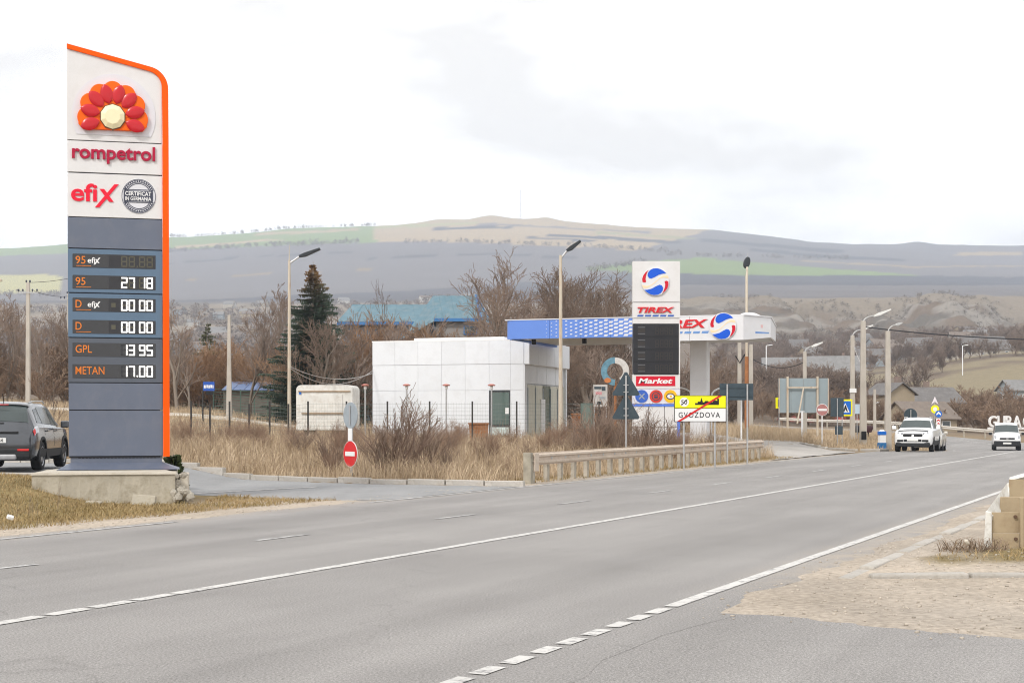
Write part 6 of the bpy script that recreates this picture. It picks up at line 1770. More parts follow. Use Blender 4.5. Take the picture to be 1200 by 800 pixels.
mesh_obj("crown", nv, nf, needle_mat("spruce_needles", (0.075, 0.105, 0.075), (0.21, 0.115, 0.045), hsp * 0.92, hsp * 1.12), sp_)
Yj = 120.0; xj = GX(243, Yj); gj = ground(xj, Yj); hj = CAM_H - (377 - HOR) * Yj / FPX - gj
(tv, tf), (nv, nf) = conifer(8, hj, 2.6, 24, 14, None, None)
sp2 = thing("pine_tree", "small green conifer among russet bushes right of the price pylon", "tree", (xj, Yj, gj))
mesh_obj("trunk", tv, tf, M_bark, sp2)
mesh_obj("crown", nv, nf, mat("pine_needles", (0.10, 0.105, 0.055), 0.7, var=0.35, scale=1.0, spec=0.15), sp2)
# dark thuja beside the pylon
Yt_ = 31.6; xt_ = GX(203, Yt_); (tv, tf), (nv, nf) = conifer(5, 0.75, 0.16, 20, 10, None, None)
sp3 = thing("small_thuja", "small dark evergreen beside the foot of the price pylon", "shrub", (xt_, Yt_, H1(xt_, Yt_)))
mesh_obj("trunk", tv, tf, M_bark, sp3); mesh_obj("crown", nv, nf, mat("thuja_green", (0.05, 0.065, 0.022), 0.8, var=0.3, scale=4), sp3)

# ------------------------------------------------------------------ grass
def blades(name, pts, hmin, hmax, w, cols_m, lean=0.35, seed=1, label=None, hfun=None, segs=2):
    q = np.random.default_rng(seed); n = len(pts)
    z = ground_a(pts[:, 0], pts[:, 1])
    h = hmin + (hmax - hmin) * q.random(n) ** 1.5
    if hfun is not None: h = h * hfun(pts[:, 0], pts[:, 1])
    a = q.random(n) * 6.28; l_ = lean * h * (0.3 + q.random(n)); b = q.random(n) * 6.28
    base = np.stack([pts[:, 0], pts[:, 1], z - 0.02], 1)
    wd = np.stack([np.cos(b), np.sin(b), np.zeros(n)], 1) * (w * (0.6 + 0.8 * q.random(n)))[:, None]
    ld = np.stack([np.cos(a) * l_, np.sin(a) * l_, np.zeros(n)], 1)
    up = np.stack([np.zeros(n), np.zeros(n), h], 1)
    v0 = base - wd; v1 = base + wd; v2 = base + ld * 0.35 + up * 0.6 + wd * 0.7; v3 = base + ld * 0.35 + up * 0.6 - wd * 0.7; v4 = base + ld + up * (1 - 0.15 * lean)
    V = np.stack([v0, v1, v2, v3, v4], 1).reshape(-1, 3); k = np.arange(n) * 5
    F = np.concatenate([np.stack([k, k + 1, k + 2], 1), np.stack([k, k + 2, k + 3], 1), np.stack([k + 3, k + 2, k + 4], 1)])
    o = mesh_obj(name, V, F, cols_m); tag(o, label, None, None, 'stuff'); return o
def blade_mat(name, c1, c2, scale=0.5):
    m = bpy.data.materials.new(name); m.use_nodes = True; n, l = m.node_tree.nodes, m.node_tree.links; b = n['Principled BSDF']
    b.inputs['Roughness'].default_value = 0.8; b.inputs['Specular IOR Level'].default_value = 0.1
    tc = n.new("ShaderNodeTexCoord"); cur = None
    nz = n.new("ShaderNodeTexNoise"); nz.inputs['Scale'].default_value = scale; nz.inputs['Detail'].default_value = 8; nz.inputs['Roughness'].default_value = 0.75
    l.new(tc.outputs['Object'], nz.inputs['Vector'])
    cr = n.new("ShaderNodeValToRGB"); cr.color_ramp.elements[0].position = 0.33; cr.color_ramp.elements[1].position = 0.66
    cr.color_ramp.elements[0].color = (*c1, 1); cr.color_ramp.elements[1].color = (*c2, 1)
    l.new(nz.outputs['Fac'], cr.inputs[0]); l.new(cr.outputs[0], b.inputs['Base Color']); return m
M_straw = blade_mat("straw_blades", (0.31, 0.225, 0.14), (0.64, 0.51, 0.36), 0.45)
M_weed = blade_mat("weed_stalks", (0.19, 0.14, 0.10), (0.36, 0.27, 0.19), 0.7)
M_turf = blade_mat("turf_blades", (0.205, 0.16, 0.06), (0.44, 0.315, 0.17), 0.9)
def scatter(n, x0, x1, y0, y1, ok, seed):
    q = np.random.default_rng(seed); X = x0 + (x1 - x0) * q.random(n); Y = y0 + (y1 - y0) * q.random(n); m = ok(X, Y); return np.stack([X[m], Y[m]], 1)
def fld(X, Y):
    u, s = us(X, Y)
    acc = np.interp(Y, [53, 56, 60, 66, 72, 80, 96], [13.2, 13.6, 14.0, 13.6, 12.8, 12.2, 10.5]) - np.interp(Y, [53, 56, 60, 66, 72, 80, 96], [3.6, 3.3, 2.9, 2.6, 3.2, 4.0, 5.0])
    dens = 0.55 + 1.2 * fbm(X * 0.5, Y * 0.5, 3) - 0.010 * (Y - 40)
    return (Y > kerb_far(X) + 0.3) & (u < -15.6) & (X < acc - 0.1) & (np.random.default_rng(3).random(len(X)) < dens) 
tall = lambda X, Y: 0.62 + 1.5 * (fbm(X * 0.35 + 4, Y * 0.35, 3) + 0.15) * 1.0
pts = scatter(270000, -26, 11, 33.6, 68, fld, 1)
blades("dry_grass", pts, 0.18, 0.85, 0.0062, M_straw, 0.85, 2, "tall straw coloured dry grass between kerb and fence", tall)
pts = scatter(30000, -26, 11, 33.8, 72, fld, 7)
blades("dry_weeds", pts, 0.5, 1.35, 0.0055, M_weed, 0.22, 4, "brown dead weed stalks standing in the dry grass", tall)
far_ok = lambda X, Y: (np.random.default_rng(5).random(len(X)) < 0.6 + fbm(X * 0.3, Y * 0.3, 3)) & (np.abs(Y - 90 - 1.5 * np.sin(X * 0.12)) > 2.2) & ((X < 3.0) | (Y < 60)) & (us(X, Y)[0] < -17)
pts = scatter(70000, -45, 6, 66, 112, far_ok, 9)
blades("meadow_grass", pts, 0.12, 0.55, 0.012, M_straw, 0.5, 6, "pale dry meadow grass behind the wire fence")
# island and right verge near the bend
isl_ok = lambda X, Y: (us(X, Y)[0] < -16.6) & (X > np.interp(Y, [60, 72, 80, 96, 130], [17.2, 16.6, 17.0, 16.2, 14])) & (road_u(X, Y) < -6.2)
pts = scatter(60000, 12, 34, 66, 128, isl_ok, 12)
blades("island_grass", pts, 0.08, 0.42, 0.011, M_straw, 0.5, 8, "dry grass on the verge island under the billboard")
pts = scatter(16000, 9, 17, 80, 104, lambda X, Y: X > np.interp(Y, [80, 96], [16.2, 15.5]) - 3, 13)
blades("mound_grass", pts, 0.3, 0.95, 0.012, M_straw, 0.4, 9, "taller dry grass left of the billboard posts")
# turf on the bank by the price pylon
bk = lambda X, Y: (us(X, Y)[0] < -15.35 + 0.35 * fbm(X * 1.5, Y * 1.5, 3)) & (Y < kerb_near(X) - 0.1) & ~((X > xl - 0.05) & (X < xr + 0.4) & (Y > YB - 0.02)) & (X < -3.2) & (np.random.default_rng(8).random(len(X)) < 0.75 + 1.2 * fbm(X, Y, 3))
pts = scatter(170000, -20, -3, 18, 31, bk, 14)
blades("bank_turf", pts, 0.03, 0.13, 0.006, M_turf, 0.9, 10, "short patchy green and straw turf on the bank below the pylon")
# turf under the barrier on the right
rk = lambda X, Y: (us(X, Y)[0] > -2.9) & (Y > side_edge(X) + 0.6) & (np.random.default_rng(9).random(len(X)) < np.clip(1.6 * np.exp(-(((X - 6.7) / 1.35) ** 2 + ((Y - 16.15) / 0.8) ** 2)) + 1.2 * (X > 8.2) - 0.25 + 1.0 * fbm(X * 2, Y * 2, 3), 0, 1))
pts = scatter(50000, 4.5, 12, 12.5, 18.5, rk, 15)
blades("verge_turf", pts, 0.025, 0.11, 0.005, M_turf, 1.0, 11, "low green and brown turf round the tan barrier")
pts = scatter(1100, 5.0, 6.2, 16.3, 17.4, lambda X, Y: np.hypot((X - 5.45) / 0.42, (Y - 16.9) / 0.35) < 1, 16)
blades("dead_tuft", pts, 0.06, 0.26, 0.005, M_weed, 1.5, 12, "dead brown tuft at the white barrier end")
# guard rail verge
gk_ = lambda X, Y: (us(X, Y)[0] < -14.95) & (us(X, Y)[0] > -16.2) & (Y > 34.5)
pts = scatter(60000, -1, 13, 34, 58, gk_, 17)
blades("rail_turf", pts, 0.03, 0.15, 0.008, M_turf, 0.9, 13, "short turf under the cream guard rail")
# single dead stalks on the bank
for i, (px, Y, h, lb) in enumerate(((34, 21.2, 0.50, "dead weed stalk nearest the road on the bank"), (38, 21.4, 0.42, "thin dead stalk beside the nearest stalk"), (68, 22.3, 0.62, "tallest leaning dead stalk on the bank below the block"), (20, 21.0, 0.32, "short dead stalk at far left of the bank"), (44, 21.8, 0.38, "short dead stalk right of the stalk pair"))):
    x = GX(px, Y); t = plant(K_sap[i % 2], "dead_stalk", lb, "weed", x, Y, h, wide=0.30)
# leafy litter: pebbles on the gravel
q = np.random.default_rng(77)
pv = []; pf = []; nn = 0
ico = bmesh.new(); bmesh.ops.create_icosphere(ico, subdivisions=1, radius=1); iv = np.array([v.co[:] for v in ico.verts]); ifc = np.array([[v.index for v in f.verts] for f in ico.faces]); ico.free()
for _ in range(11000):
    if q.random() < 0.75: 
        X, Y = 0.8 + 9 * q.random(), 10.4 + 9 * q.random() ** 1.3
        if Y < side_edge(np.array([X]))[0] - 0.5 * q.random() ** 3 or us(X, Y)[0] < -3.75 - 0.5 * q.random() ** 3: continue
    else:
        s_ = 14 + 26 * q.random(); u0 = -14.5 - 1.0 * q.random(); X, Y = road_pt(s_, u0)
    r_ = 0.004 + 0.017 * q.random() ** 5
    v = iv * (r_ * (0.7 + 0.6 * q.random((12 if False else len(iv), 1)))) * np.array([1, 1, 0.6]) + np.array([X, Y, max(0.0, ground(X, Y)) + r_ * 0.2])
    pv.append(v); pf.append(ifc + nn); nn += len(iv)
peb = mesh_obj("gravel_stones", np.concatenate(pv), np.concatenate(pf), mat("pebble", (0.42, 0.37, 0.31), 0.95, var=0.45, scale=9))
tag(peb, "loose gravel stones scattered along the verge", kind='stuff')
tag(MB().box((0, 0, 0), (0.1, 0.07, 0.06)).build("paper_litter", M_wprint, None, loc=(GX(12, 21.5), 21.5, ground(GX(12, 21.5), 21.5) + 0.1), rot=(0.4, 0.3, 0.5), bev=0.015), "scrap of white litter on the bank at left", "litter")
tag(MB().box((0, 0, 0), (0.07, 0.05, 0.045)).build("pale_stone", M_stone, None, loc=(5.25, 16.55, ground(5.25, 16.55) + 0.13), rot=(0.4, 0.9, 0.5), bev=0.02), "pale stone on the dead tuft by the barrier", "stone")

# ------------------------------------------------------------------ houses
def house_mat(n, c): return mat(n, c, 0.9, var=0.1, scale=0.4, dirt=tuple(x * 0.7 for x in c), dirt_amt=0.4)
def house(label, x, y, rot, w, d, hw, hr, mw, mr, nwin=2, chimney=True, group=None, name="house", z=None, over=0.35, cat="house", wins=True):
    g = ground(x, y) if z is None else z
    t = thing(name, label, cat, (x, y, g), rot, group)
    MB().box((0, 0, hw / 2 - 0.6), (w, d, hw + 1.2)).build("wall", mw, t)
    # gable infill
    MB().add([(-w / 2, -d / 2, hw), (-w / 2, d / 2, hw), (-w / 2, 0, hw + hr), (w / 2, -d / 2, hw), (w / 2, d / 2, hw), (w / 2, 0, hw + hr)], [(0, 2, 1), (3, 4, 5), (0, 3, 5, 2), (1, 2, 5, 4)]).build("gable", mw, t)
    sl = hr / (d / 2); zo = hw - sl * over
    L, D = w / 2 + over, d / 2 + over; th = 0.14
    roof = None
    for sg in (-1, 1):
        b = MB().add([(-L, sg * D, zo + 0.02), (L, sg * D, zo + 0.02), (L, 0, hw + hr + 0.02), (-L, 0, hw + hr + 0.02), (-L, sg * D, zo + th), (L, sg * D, zo + th), (L, 0, hw + hr + th), (-L, 0, hw + hr + th)],
                 [(0, 1, 2, 3), (7, 6, 5, 4), (0, 4, 5, 1), (1, 5, 6, 2), (3, 2, 6, 7), (0, 3, 7, 4)]).build("roof_slope", mr, t)
        roof = b
    if chimney: MB().box((w * 0.2, d * 0.12, hw + hr + 0.25), (0.6, 0.6, 1.2)).build("chimney", M_brick, t)
    if wins:
        for k in range(nwin):
            wx = -w / 2 + w * (k + 0.5) / nwin
            f = MB().box((wx, -d / 2 - 0.02, hw * 0.55), (1.2, 0.08, hw * 0.42)).build("window", M_swhite, t)
            MB().box((wx, -d / 2 - 0.065, hw * 0.55), (0.95, 0.03, hw * 0.34)).build("pane", M_glassd, f)
        f = MB().box((-w / 2 - 0.02, 0, hw * 0.55), (0.08, 1.1, hw * 0.42)).build("window", M_swhite, t); MB().box((-w / 2 - 0.065, 0, hw * 0.55), (0.03, 0.85, hw * 0.34)).build("pane", M_glassd, f)
    return t
M_brick = mat("chimney_brick", (0.24, 0.18, 0.15), 0.9, var=0.2)
HW = [house_mat("wall_cream", (0.42, 0.38, 0.32)), house_mat("wall_tan", (0.38, 0.31, 0.22)), house_mat("wall_white", (0.52, 0.50, 0.47)), house_mat("wall_blue", (0.30, 0.33, 0.35))]
HR = [mat("roof_slate", (0.165, 0.155, 0.15), 0.85, var=0.25, scale=1.5, dirt=(0.13, 0.12, 0.11), dirt_amt=0.6), mat("roof_brown", (0.20, 0.165, 0.14), 0.85, var=0.2, scale=1.5), mat("roof_grey", (0.22, 0.215, 0.21), 0.8, var=0.2, scale=1.5), mat("roof_red", (0.40, 0.10, 0.09), 0.7, var=0.15, scale=1.5)]
def hpx(label, px, ybase, Y, rot, w, d, hw, hr, mw, mr, **kw):
    x = GX(px, Y); z = CAM_H - (ybase - HOR) * Y / FPX
    z = min(z, ground(x, Y) + 0.6) if kw.pop('snap', True) else z
    return house(label, x, Y, R(rot), w, d, hw, hr, mw, mr, z=z, **kw)
hpx("long tan house with slate roof behind the guard rail at the bend", 1072, 500, 178, 10, 9.5, 6.5, 3.0, 1.8, HW[1], HR[0], nwin=3, snap=False)
hpx("small white-fronted house at the left end of the slate roofed house", 1043, 500, 170, -70, 4.6, 3.6, 3.9, 1.2, HW[1], HR[0], nwin=1, snap=False)
hpx("low shed with brown hipped roof just left of the sign cluster", 1078, 505, 160, 22, 6.2, 5.0, 1.5, 1.7, HW[1], HR[1], nwin=2, chimney=False, snap=False)
hpx("red metal roofed shed low behind the billboard", 970, 502, 175, 4, 10.5, 5, 1.0, 1.6, HW[0], HR[3], chimney=False, nwin=3, snap=False)
hpx("grey gabled house with bright window above the billboard", 976, 436, 330, -14, 11.5, 8, 3.0, 3.8, HW[3], HR[2], nwin=3)
hpx("pale house half hidden on the slope at the far right", 1193, 478, 240, 10, 5, 5, 3.0, 1.6, HW[3], HR[2], nwin=1, chimney=False)
hpx("farmhouse with slate roof on the slope right of the poles", 1147, 420, 440, 15, 17, 10, 2.8, 4.0, HW[0], HR[0], nwin=4)
hpx("long white-walled house behind the bare-armed lamp pole", 1060, 424, 520, 5, 22, 9, 3.2, 3.4, HW[2], HR[1], nwin=5)
hpx("pale house among the trees left of the billboard lamp", 918, 420, 420, -8, 12, 8, 3.0, 2.8, HW[0], HR[2], nwin=2)
# scattered village houses, too far to tell apart
GV = "far village houses in the hazy valley"
q = random.Random(4)
vil_spots = []
for k in range(34):
    px = q.choice([q.uniform(205, 330), q.uniform(205, 440), q.uniform(395, 560)]); Y = q.uniform(620, 1500); vil_spots.append((px, Y, "far village house among trees in the hazy valley behind the fence"))
for k in range(18):
    px = q.uniform(885, 1200); Y = q.uniform(460, 720); vil_spots.append((px, Y, "far village house on the wooded slope below the cliffs"))
for px, Y, lb in vil_spots:
    x = GX(px, Y)
    house(lb, x, Y, q.uniform(-0.6, 0.6), q.uniform(8, 13), q.uniform(6.5, 9), q.uniform(2.8, 4.2), q.uniform(2.0, 3.4), q.choice(HW), q.choice(HR[:3]), nwin=3, chimney=False, group=GV if "valley" in lb else "far village houses below the cliffs", wins=Y < 800)

# blue roofed house behind the kiosk
M_broof = mat("pale_blue_roof", (0.105, 0.19, 0.235), 0.55, var=0.16, scale=0.9, dirt=(0.22, 0.25, 0.255), dirt_amt=0.65, stretch=(1, 1, 1))
M_bwall = mat("grey_blue_wall", (0.27, 0.25, 0.235), 0.9, var=0.15, scale=0.5)
M_bfas = mat("blue_fascia_board", (0.06, 0.19, 0.42), 0.6)
Yo = 122.0; so = FPX / Yo
def oz(py): return CAM_H - (py - HOR) / so
bh = thing("blue_roofed_house", "house with weathered pale blue metal roofs and two gables behind the kiosk", "house", (GX(478, Yo), Yo, 0))
def ox(px): return (px - 478) / so
gz = ground(GX(478, Yo), Yo)
MB().box(((ox(402) + ox(505)) / 2, 4.5, (oz(377) + gz) / 2), (ox(505) - ox(402), 8, oz(377) - gz)).build("wall", mat("blue_wall", (0.20, 0.23, 0.27), 0.9, var=0.2), bh)
# low wing roof: hip with a gablet at its left end
e0, e1 = ox(395), ox(512); r0_, r1_ = ox(406), ox(500); ze, zr_ = oz(376.5), oz(352)
n_s = 14
def sheet_roof(a0, a1, b0, b1, y0, y1, z0, z1, n, name="roof_sheet", m=M_broof, th=0.08, par=bh):
    """slope from the eave segment (a0..a1 at y0,z0) to the ridge segment (b0..b1 at y1,z1) in n sheets"""
    for k in range(n):
        t0, t1 = k / n, (k + 1) / n
        p = [(a0 + (a1 - a0) * t0, y0, z0), (a0 + (a1 - a0) * t1, y0, z0), (b0 + (b1 - b0) * t1, y1, z1), (b0 + (b1 - b0) * t0, y1, z1)]
        dz = 0.03 * (k % 2)
        MB().add([(x, y, z + dz) for x, y, z in p] + [(x, y, z + dz - th) for x, y, z in p], [(0, 1, 2, 3), (7, 6, 5, 4), (0, 4, 5, 1), (1, 5, 6, 2), (2, 6, 7, 3), (3, 7, 4, 0)]).build(name, m, par)
sheet_roof(e0, e1, r0_, r1_, 0, 4.5, ze, zr_, n_s)
sheet_roof(e1, e0, r1_, r0_, 9, 4.5, ze, zr_, 6)
MB().add([(e0, 0, ze), (e0, 9, ze), (r0_, 4.5, zr_)], [(0, 1, 2)]).build("hip_end", M_galvd, bh)
MB().box(((e0 + e1) / 2, -0.05, ze - 0.18), (e1 - e0, 0.08, 0.25)).build("fascia_board", M_bfas, bh)
# taller wing whose gable looks right; its long slope falls to the left
gx0, gx1 = ox(482), ox(560); ga, gzt = ox(512), oz(344)
sheet_roof(ox(514), ox(563), ox(506), ox(556), -2.2, 1.8, oz(376), oz(344.5), 7)
# the near hip slope falling left and forward
MB().add([(ox(472), -1.5, oz(399)), (ox(514), -2.3, oz(376.2)), (ox(506), 1.8, oz(344.6)), (ox(482), 2.5, oz(392)), (ox(472), -1.4, oz(400)), (ox(514), -2.2, oz(377.2)), (ox(506), 1.9, oz(345.6)), (ox(482), 2.6, oz(393))],
         [(0, 1, 2, 3), (7, 6, 5, 4), (0, 4, 5, 1), (1, 5, 6, 2), (2, 6, 7, 3), (3, 7, 4, 0)]).build("hip_slope", M_broof, bh)
MB().add([(ox(556), 1.8, oz(344.5)), (ox(563), -2.0, oz(376)), (ox(578), 5.8, oz(376))], [(0, 1, 2)]).build("gable", mat("gable_blue", (0.16, 0.30, 0.42), 0.7), bh)
MB().add([(ox(556), 1.5, oz(343.6)), (ox(563.5), -2.2, oz(376.6)), (ox(566), -2.0, oz(376.6)), (ox(557.5), 1.8, oz(342.6)), (ox(578), 5.8, oz(376.6)), (ox(576), 6, oz(376.6))], [(0, 1, 2, 3), (3, 4, 5, 0)]).build("barge_board", M_bfas, bh)
MB().box(((ox(512) + ox(562)) / 2, 2.0, (oz(377.5) + gz) / 2), (ox(562) - ox(512), 7.6, oz(377.5) - gz)).build("front_wall", M_bwall, bh)
MB().box(((ox(510) + ox(564)) / 2, -2.25, oz(376.8)), (ox(564) - ox(510), 0.1, 0.28)).build("fascia_board", M_bfas, bh)
f = MB().box((ox(552), -1.84, oz(388.5)), (1.15, 0.08, 0.75)).build("window", M_bfas, bh); MB().box((ox(552), -1.89, oz(388.5)), (0.95, 0.03, 0.58)).build("pane", M_glassd, f)

# ------------------------------------------------------------------ woods and hedges too far to count
def twig_cloud(name, label, spots, m, tpl_seed, h0, h1, wide=1.0, fine=0.022):
    """many small bare shrubs/trees merged into one mass"""
    tv = []; tf = []
    tpls = []
    for s in range(4):
        T, K = grow(tpl_seed + s, 4, 0.05, (7, 6, 4), 0.55, 0.3, 0.1, 0.6, stems=3 if fine > 0.02 else 7, tip=fine)
        va, fa = T.arrays(); vb, fb = K.arrays(); v = np.concatenate([va, vb]); f = np.concatenate([fa, fb + len(va)]); v = v / np.percentile(v[:, 2], 99.5); tpls.append((v, f))
    q = np.random.default_rng(tpl_seed); nn = 0; V = []; F = []
    gz_ = ground_a(spots[:, 0], spots[:, 1])
    for (x, y), g in zip(spots, gz_):
        v, f = tpls[q.integers(4)]; h = h0 + (h1 - h0) * q.random(); a = q.random() * 6.28; w = h * wide * (0.8 + 0.5 * q.random())
        c, s = math.cos(a), math.sin(a)
        V.append(np.stack([x + (v[:, 0] * c - v[:, 1] * s) * w, y + (v[:, 0] * s + v[:, 1] * c) * w, g + v[:, 2] * h], 1)); F.append(f + nn); nn += len(v)
    o = mesh_obj(name, np.concatenate(V), np.concatenate(F), m); tag(o, label, kind='stuff'); return o
M_wood = mat("far_twigs", (0.235, 0.18, 0.145), 0.95, var=0.3, scale=0.08, spec=0.05)
M_rb = mat("roadside_twigs", (0.29, 0.195, 0.14), 0.95, var=0.3, scale=0.4, spec=0.05)
M_woodr = mat("far_twigs_russet", (0.27, 0.19, 0.135), 0.95, var=0.3, scale=0.1, spec=0.05)
def spots_px(n, p0, p1, y0, y1, seed, ok=None):
    q = np.random.default_rng(seed); px = p0 + (p1 - p0) * q.random(n); Y = y0 + (y1 - y0) * q.random(n) ** 1.3; X = (px - 600) / FPX * Y
    if ok is not None: m = ok(px, Y, X); X, Y = X[m], Y[m]
    return np.stack([X, Y], 1)
no_meadow = lambda px, Y, X: ~((fbm(X / 34 + 3, Y / 50, 3) > -0.13) & (px + (Y - 300) * 0.15 > 975) & (Y > 205) & (Y < 450))
twig_cloud("bend_brush", "brown leafless brush on the bank behind the distant guard rail", spots_px(130, 880, 1215, 158, 215, 1), M_woodr, 60, 1.8, 4.2, 1.2)
twig_cloud("slope_wood", "leafless wood and scrub on the slope below the cliffs", np.concatenate([spots_px(330, 850, 1230, 215, 520, 2, no_meadow), spots_px(230, 850, 1030, 200, 470, 22, no_meadow)]), M_wood, 70, 3.0, 7.0, 1.2)
twig_cloud("village_wood", "leafless trees between the far village houses", spots_px(330, 840, 1230, 480, 760, 3), M_wood, 80, 4, 8, 1.3)
twig_cloud("left_brush", "brown leafless undergrowth of the thicket on the left", spots_px(130, -60, 440, 108, 150, 4), M_woodr, 90, 2.2, 5.0, 1.1)
twig_cloud("belt_brush", "brown leafless undergrowth behind the closed station", spots_px(45, 590, 880, 104, 140, 5), M_wood, 95, 2.2, 5.0, 1.1)
twig_cloud("roadside_brush", "brown leafless brush mixed into the dry grass before the kiosk", np.concatenate([spots_px(34, 385, 600, 39.5, 58, 31, lambda px, Y, X: Y > kerb_far(X) + 1.0), spots_px(55, 630, 800, 49, 60, 32, lambda px, Y, X: us(X, Y)[0] < -16.6), spots_px(22, 205, 385, 50, 64, 33)]), M_rb, 100, 0.3, 1.25, 1.0, fine=0.006)
def clumps(name, label, spots, m, h0, h1, tris, seed, wide=1.2):
    """far-off bushes: each a loose cluster of small faces"""
    q = np.random.default_rng(seed); g = ground_a(spots[:, 0], spots[:, 1]); n = len(spots)
    h = (h0 + (h1 - h0) * q.random(n))[:, None]
    d = q.normal(0, 1, (n, tris, 3)); d /= np.linalg.norm(d, axis=2, keepdims=True); d *= q.random((n, tris, 1)) ** 0.4
    c = np.stack([spots[:, 0], spots[:, 1], g], 1)[:, None, :] + d * np.stack([h * wide * 0.5, h * wide * 0.5, h * 0.5], 2) + np.stack([0 * h, 0 * h, h * 0.5], 2)
    V = (c[:, :, None, :] + q.normal(0, 1, (n, tris, 3, 3)) * (h * 0.085)[:, :, None, None]).reshape(-1, 3)
    o = mesh_obj(name, V, np.arange(len(V)).reshape(-1, 3), m); tag(o, label, kind='stuff'); return o
M_fw = mat("valley_trees", (0.19, 0.155, 0.13), 0.95, var=0.3, scale=0.03, spec=0.05)
M_fd = mat("cliff_scrub", (0.19, 0.165, 0.14), 0.95, var=0.3, scale=0.05, spec=0.05)
clumps("valley_wood", "hazy belts of trees among the fields of the far valley", spots_px(2200, -40, 780, 560, 1500, 6, lambda px, Y, X: fbm(X / 90, Y / 160, 3) > -0.02), M_fw, 4, 8, 64, 6)
clumps("cliff_scrub", "scrub clinging to the rocky cliffs", spots_px(2600, 720, 1260, 740, 915, 7, lambda px, Y, X: fbm(X / 40, Y / 40, 3) > -0.04), M_fd, 1.4, 3.2, 34, 7)
# hedgerows on the far hill: along the upper fields, as rows of small trees
rows_ = []
q = np.random.default_rng(21)
def row_px(p0, p1, yfun, n, jit=0.0, Y0=1500, Y1=3480):
    for _ in range(n):
        px = p0 + (p1 - p0) * q.random(); want = yfun(px) + q.normal(0, jit)
        Yc = np.linspace(Y0, Y1, 220); X = (px - 600) / FPX * Yc; pyv = HOR - (ground_a(X, Yc) - CAM_H) / Yc * FPX
        k = int(np.argmin(np.abs(pyv - want))); rows_.append((X[k], Yc[k]))
ri = lambda xs, ys_: (lambda p: float(np.interp(p, xs, ys_)))
row_px(195, 420, ri([195, 300, 420], [295, 289, 284]), 190, 1.2)
row_px(200, 440, ri([200, 300, 440], [277, 270, 263]), 110, 0.4)
row_px(470, 800, ri([470, 560, 700, 800], [284, 284, 290, 297]), 130, 0.8)
row_px(690, 760, ri([690, 760], [318, 307]), 60, 0.5)
row_px(780, 1000, ri([780, 1000], [300, 304]), 60, 0.4)
row_px(0, 70, ri([0, 70], [346, 347]), 30, 0.7)
clumps("hill_hedgerows", "rows of far-off trees along the field edges of the hill", np.array(rows_), M_fw, 5, 10, 40, 8, 0.9)
# far pylons and posts seen against the slope
for lb, px, yt, Y in (("thin pale post standing among the far houses", 898, 405, 300), ("pale lamp post on the far slope at right", 1128, 405, 330)):
    x = GX(px, Y); g = ground(x, Y); zt = CAM_H - (yt - HOR) * Y / FPX
    t = thing("lamp_post", lb, "post", (x, Y, g)); MB().tube([(0, 0, -0.5), (0, 0, zt - g)], 0.11, 6).build("shaft", M_white, t); MB().tube([(0, 0, zt - g), (1.3, 0, zt - g + 0.2)], 0.09, 6).build("arm", M_white, t)

# ------------------------------------------------------------------ vehicles
M_tyre = mat("tyre", (0.02, 0.02, 0.021), 0.85, var=0.15)
M_rim = mat("alloy", (0.50, 0.51, 0.53), 0.35, 0.7, var=0.05)
M_clad = mat("black_cladding", (0.025, 0.026, 0.028), 0.6, var=0.1)
M_skid = mat("silver_skid", (0.36, 0.36, 0.37), 0.4, 0.3)
M_wglass = mat("car_glass", (0.06, 0.075, 0.075), 0.10, spec=0.45, var=0.15, scale=2)
M_lens = mat("clear_lens", (0.62, 0.63, 0.65), 0.12, spec=0.8)
M_lensr = mat("red_lens", (0.60, 0.015, 0.015), 0.15, spec=0.7)
M_plate_ = mat("number_plate", (0.78, 0.78, 0.76), 0.4)
def loft(stations):
    rings = []
    for (y, zl, zb, hw, rz, rw) in stations:
        half = [(0, zl), (hw * .80, zl), (hw * .965, zl + .10), (hw, zl + .35 * (zb - zl)), (hw * .995, zl + .72 * (zb - zl)), (hw * .955, zb - .03), (hw * .925, zb), (rw, rz - .055), (rw * .93, rz - .015), (rw * .6, rz + .005), (0, rz + .018)]
        rings.append([Vector((x, y, z)) for x, z in half])
    return rings
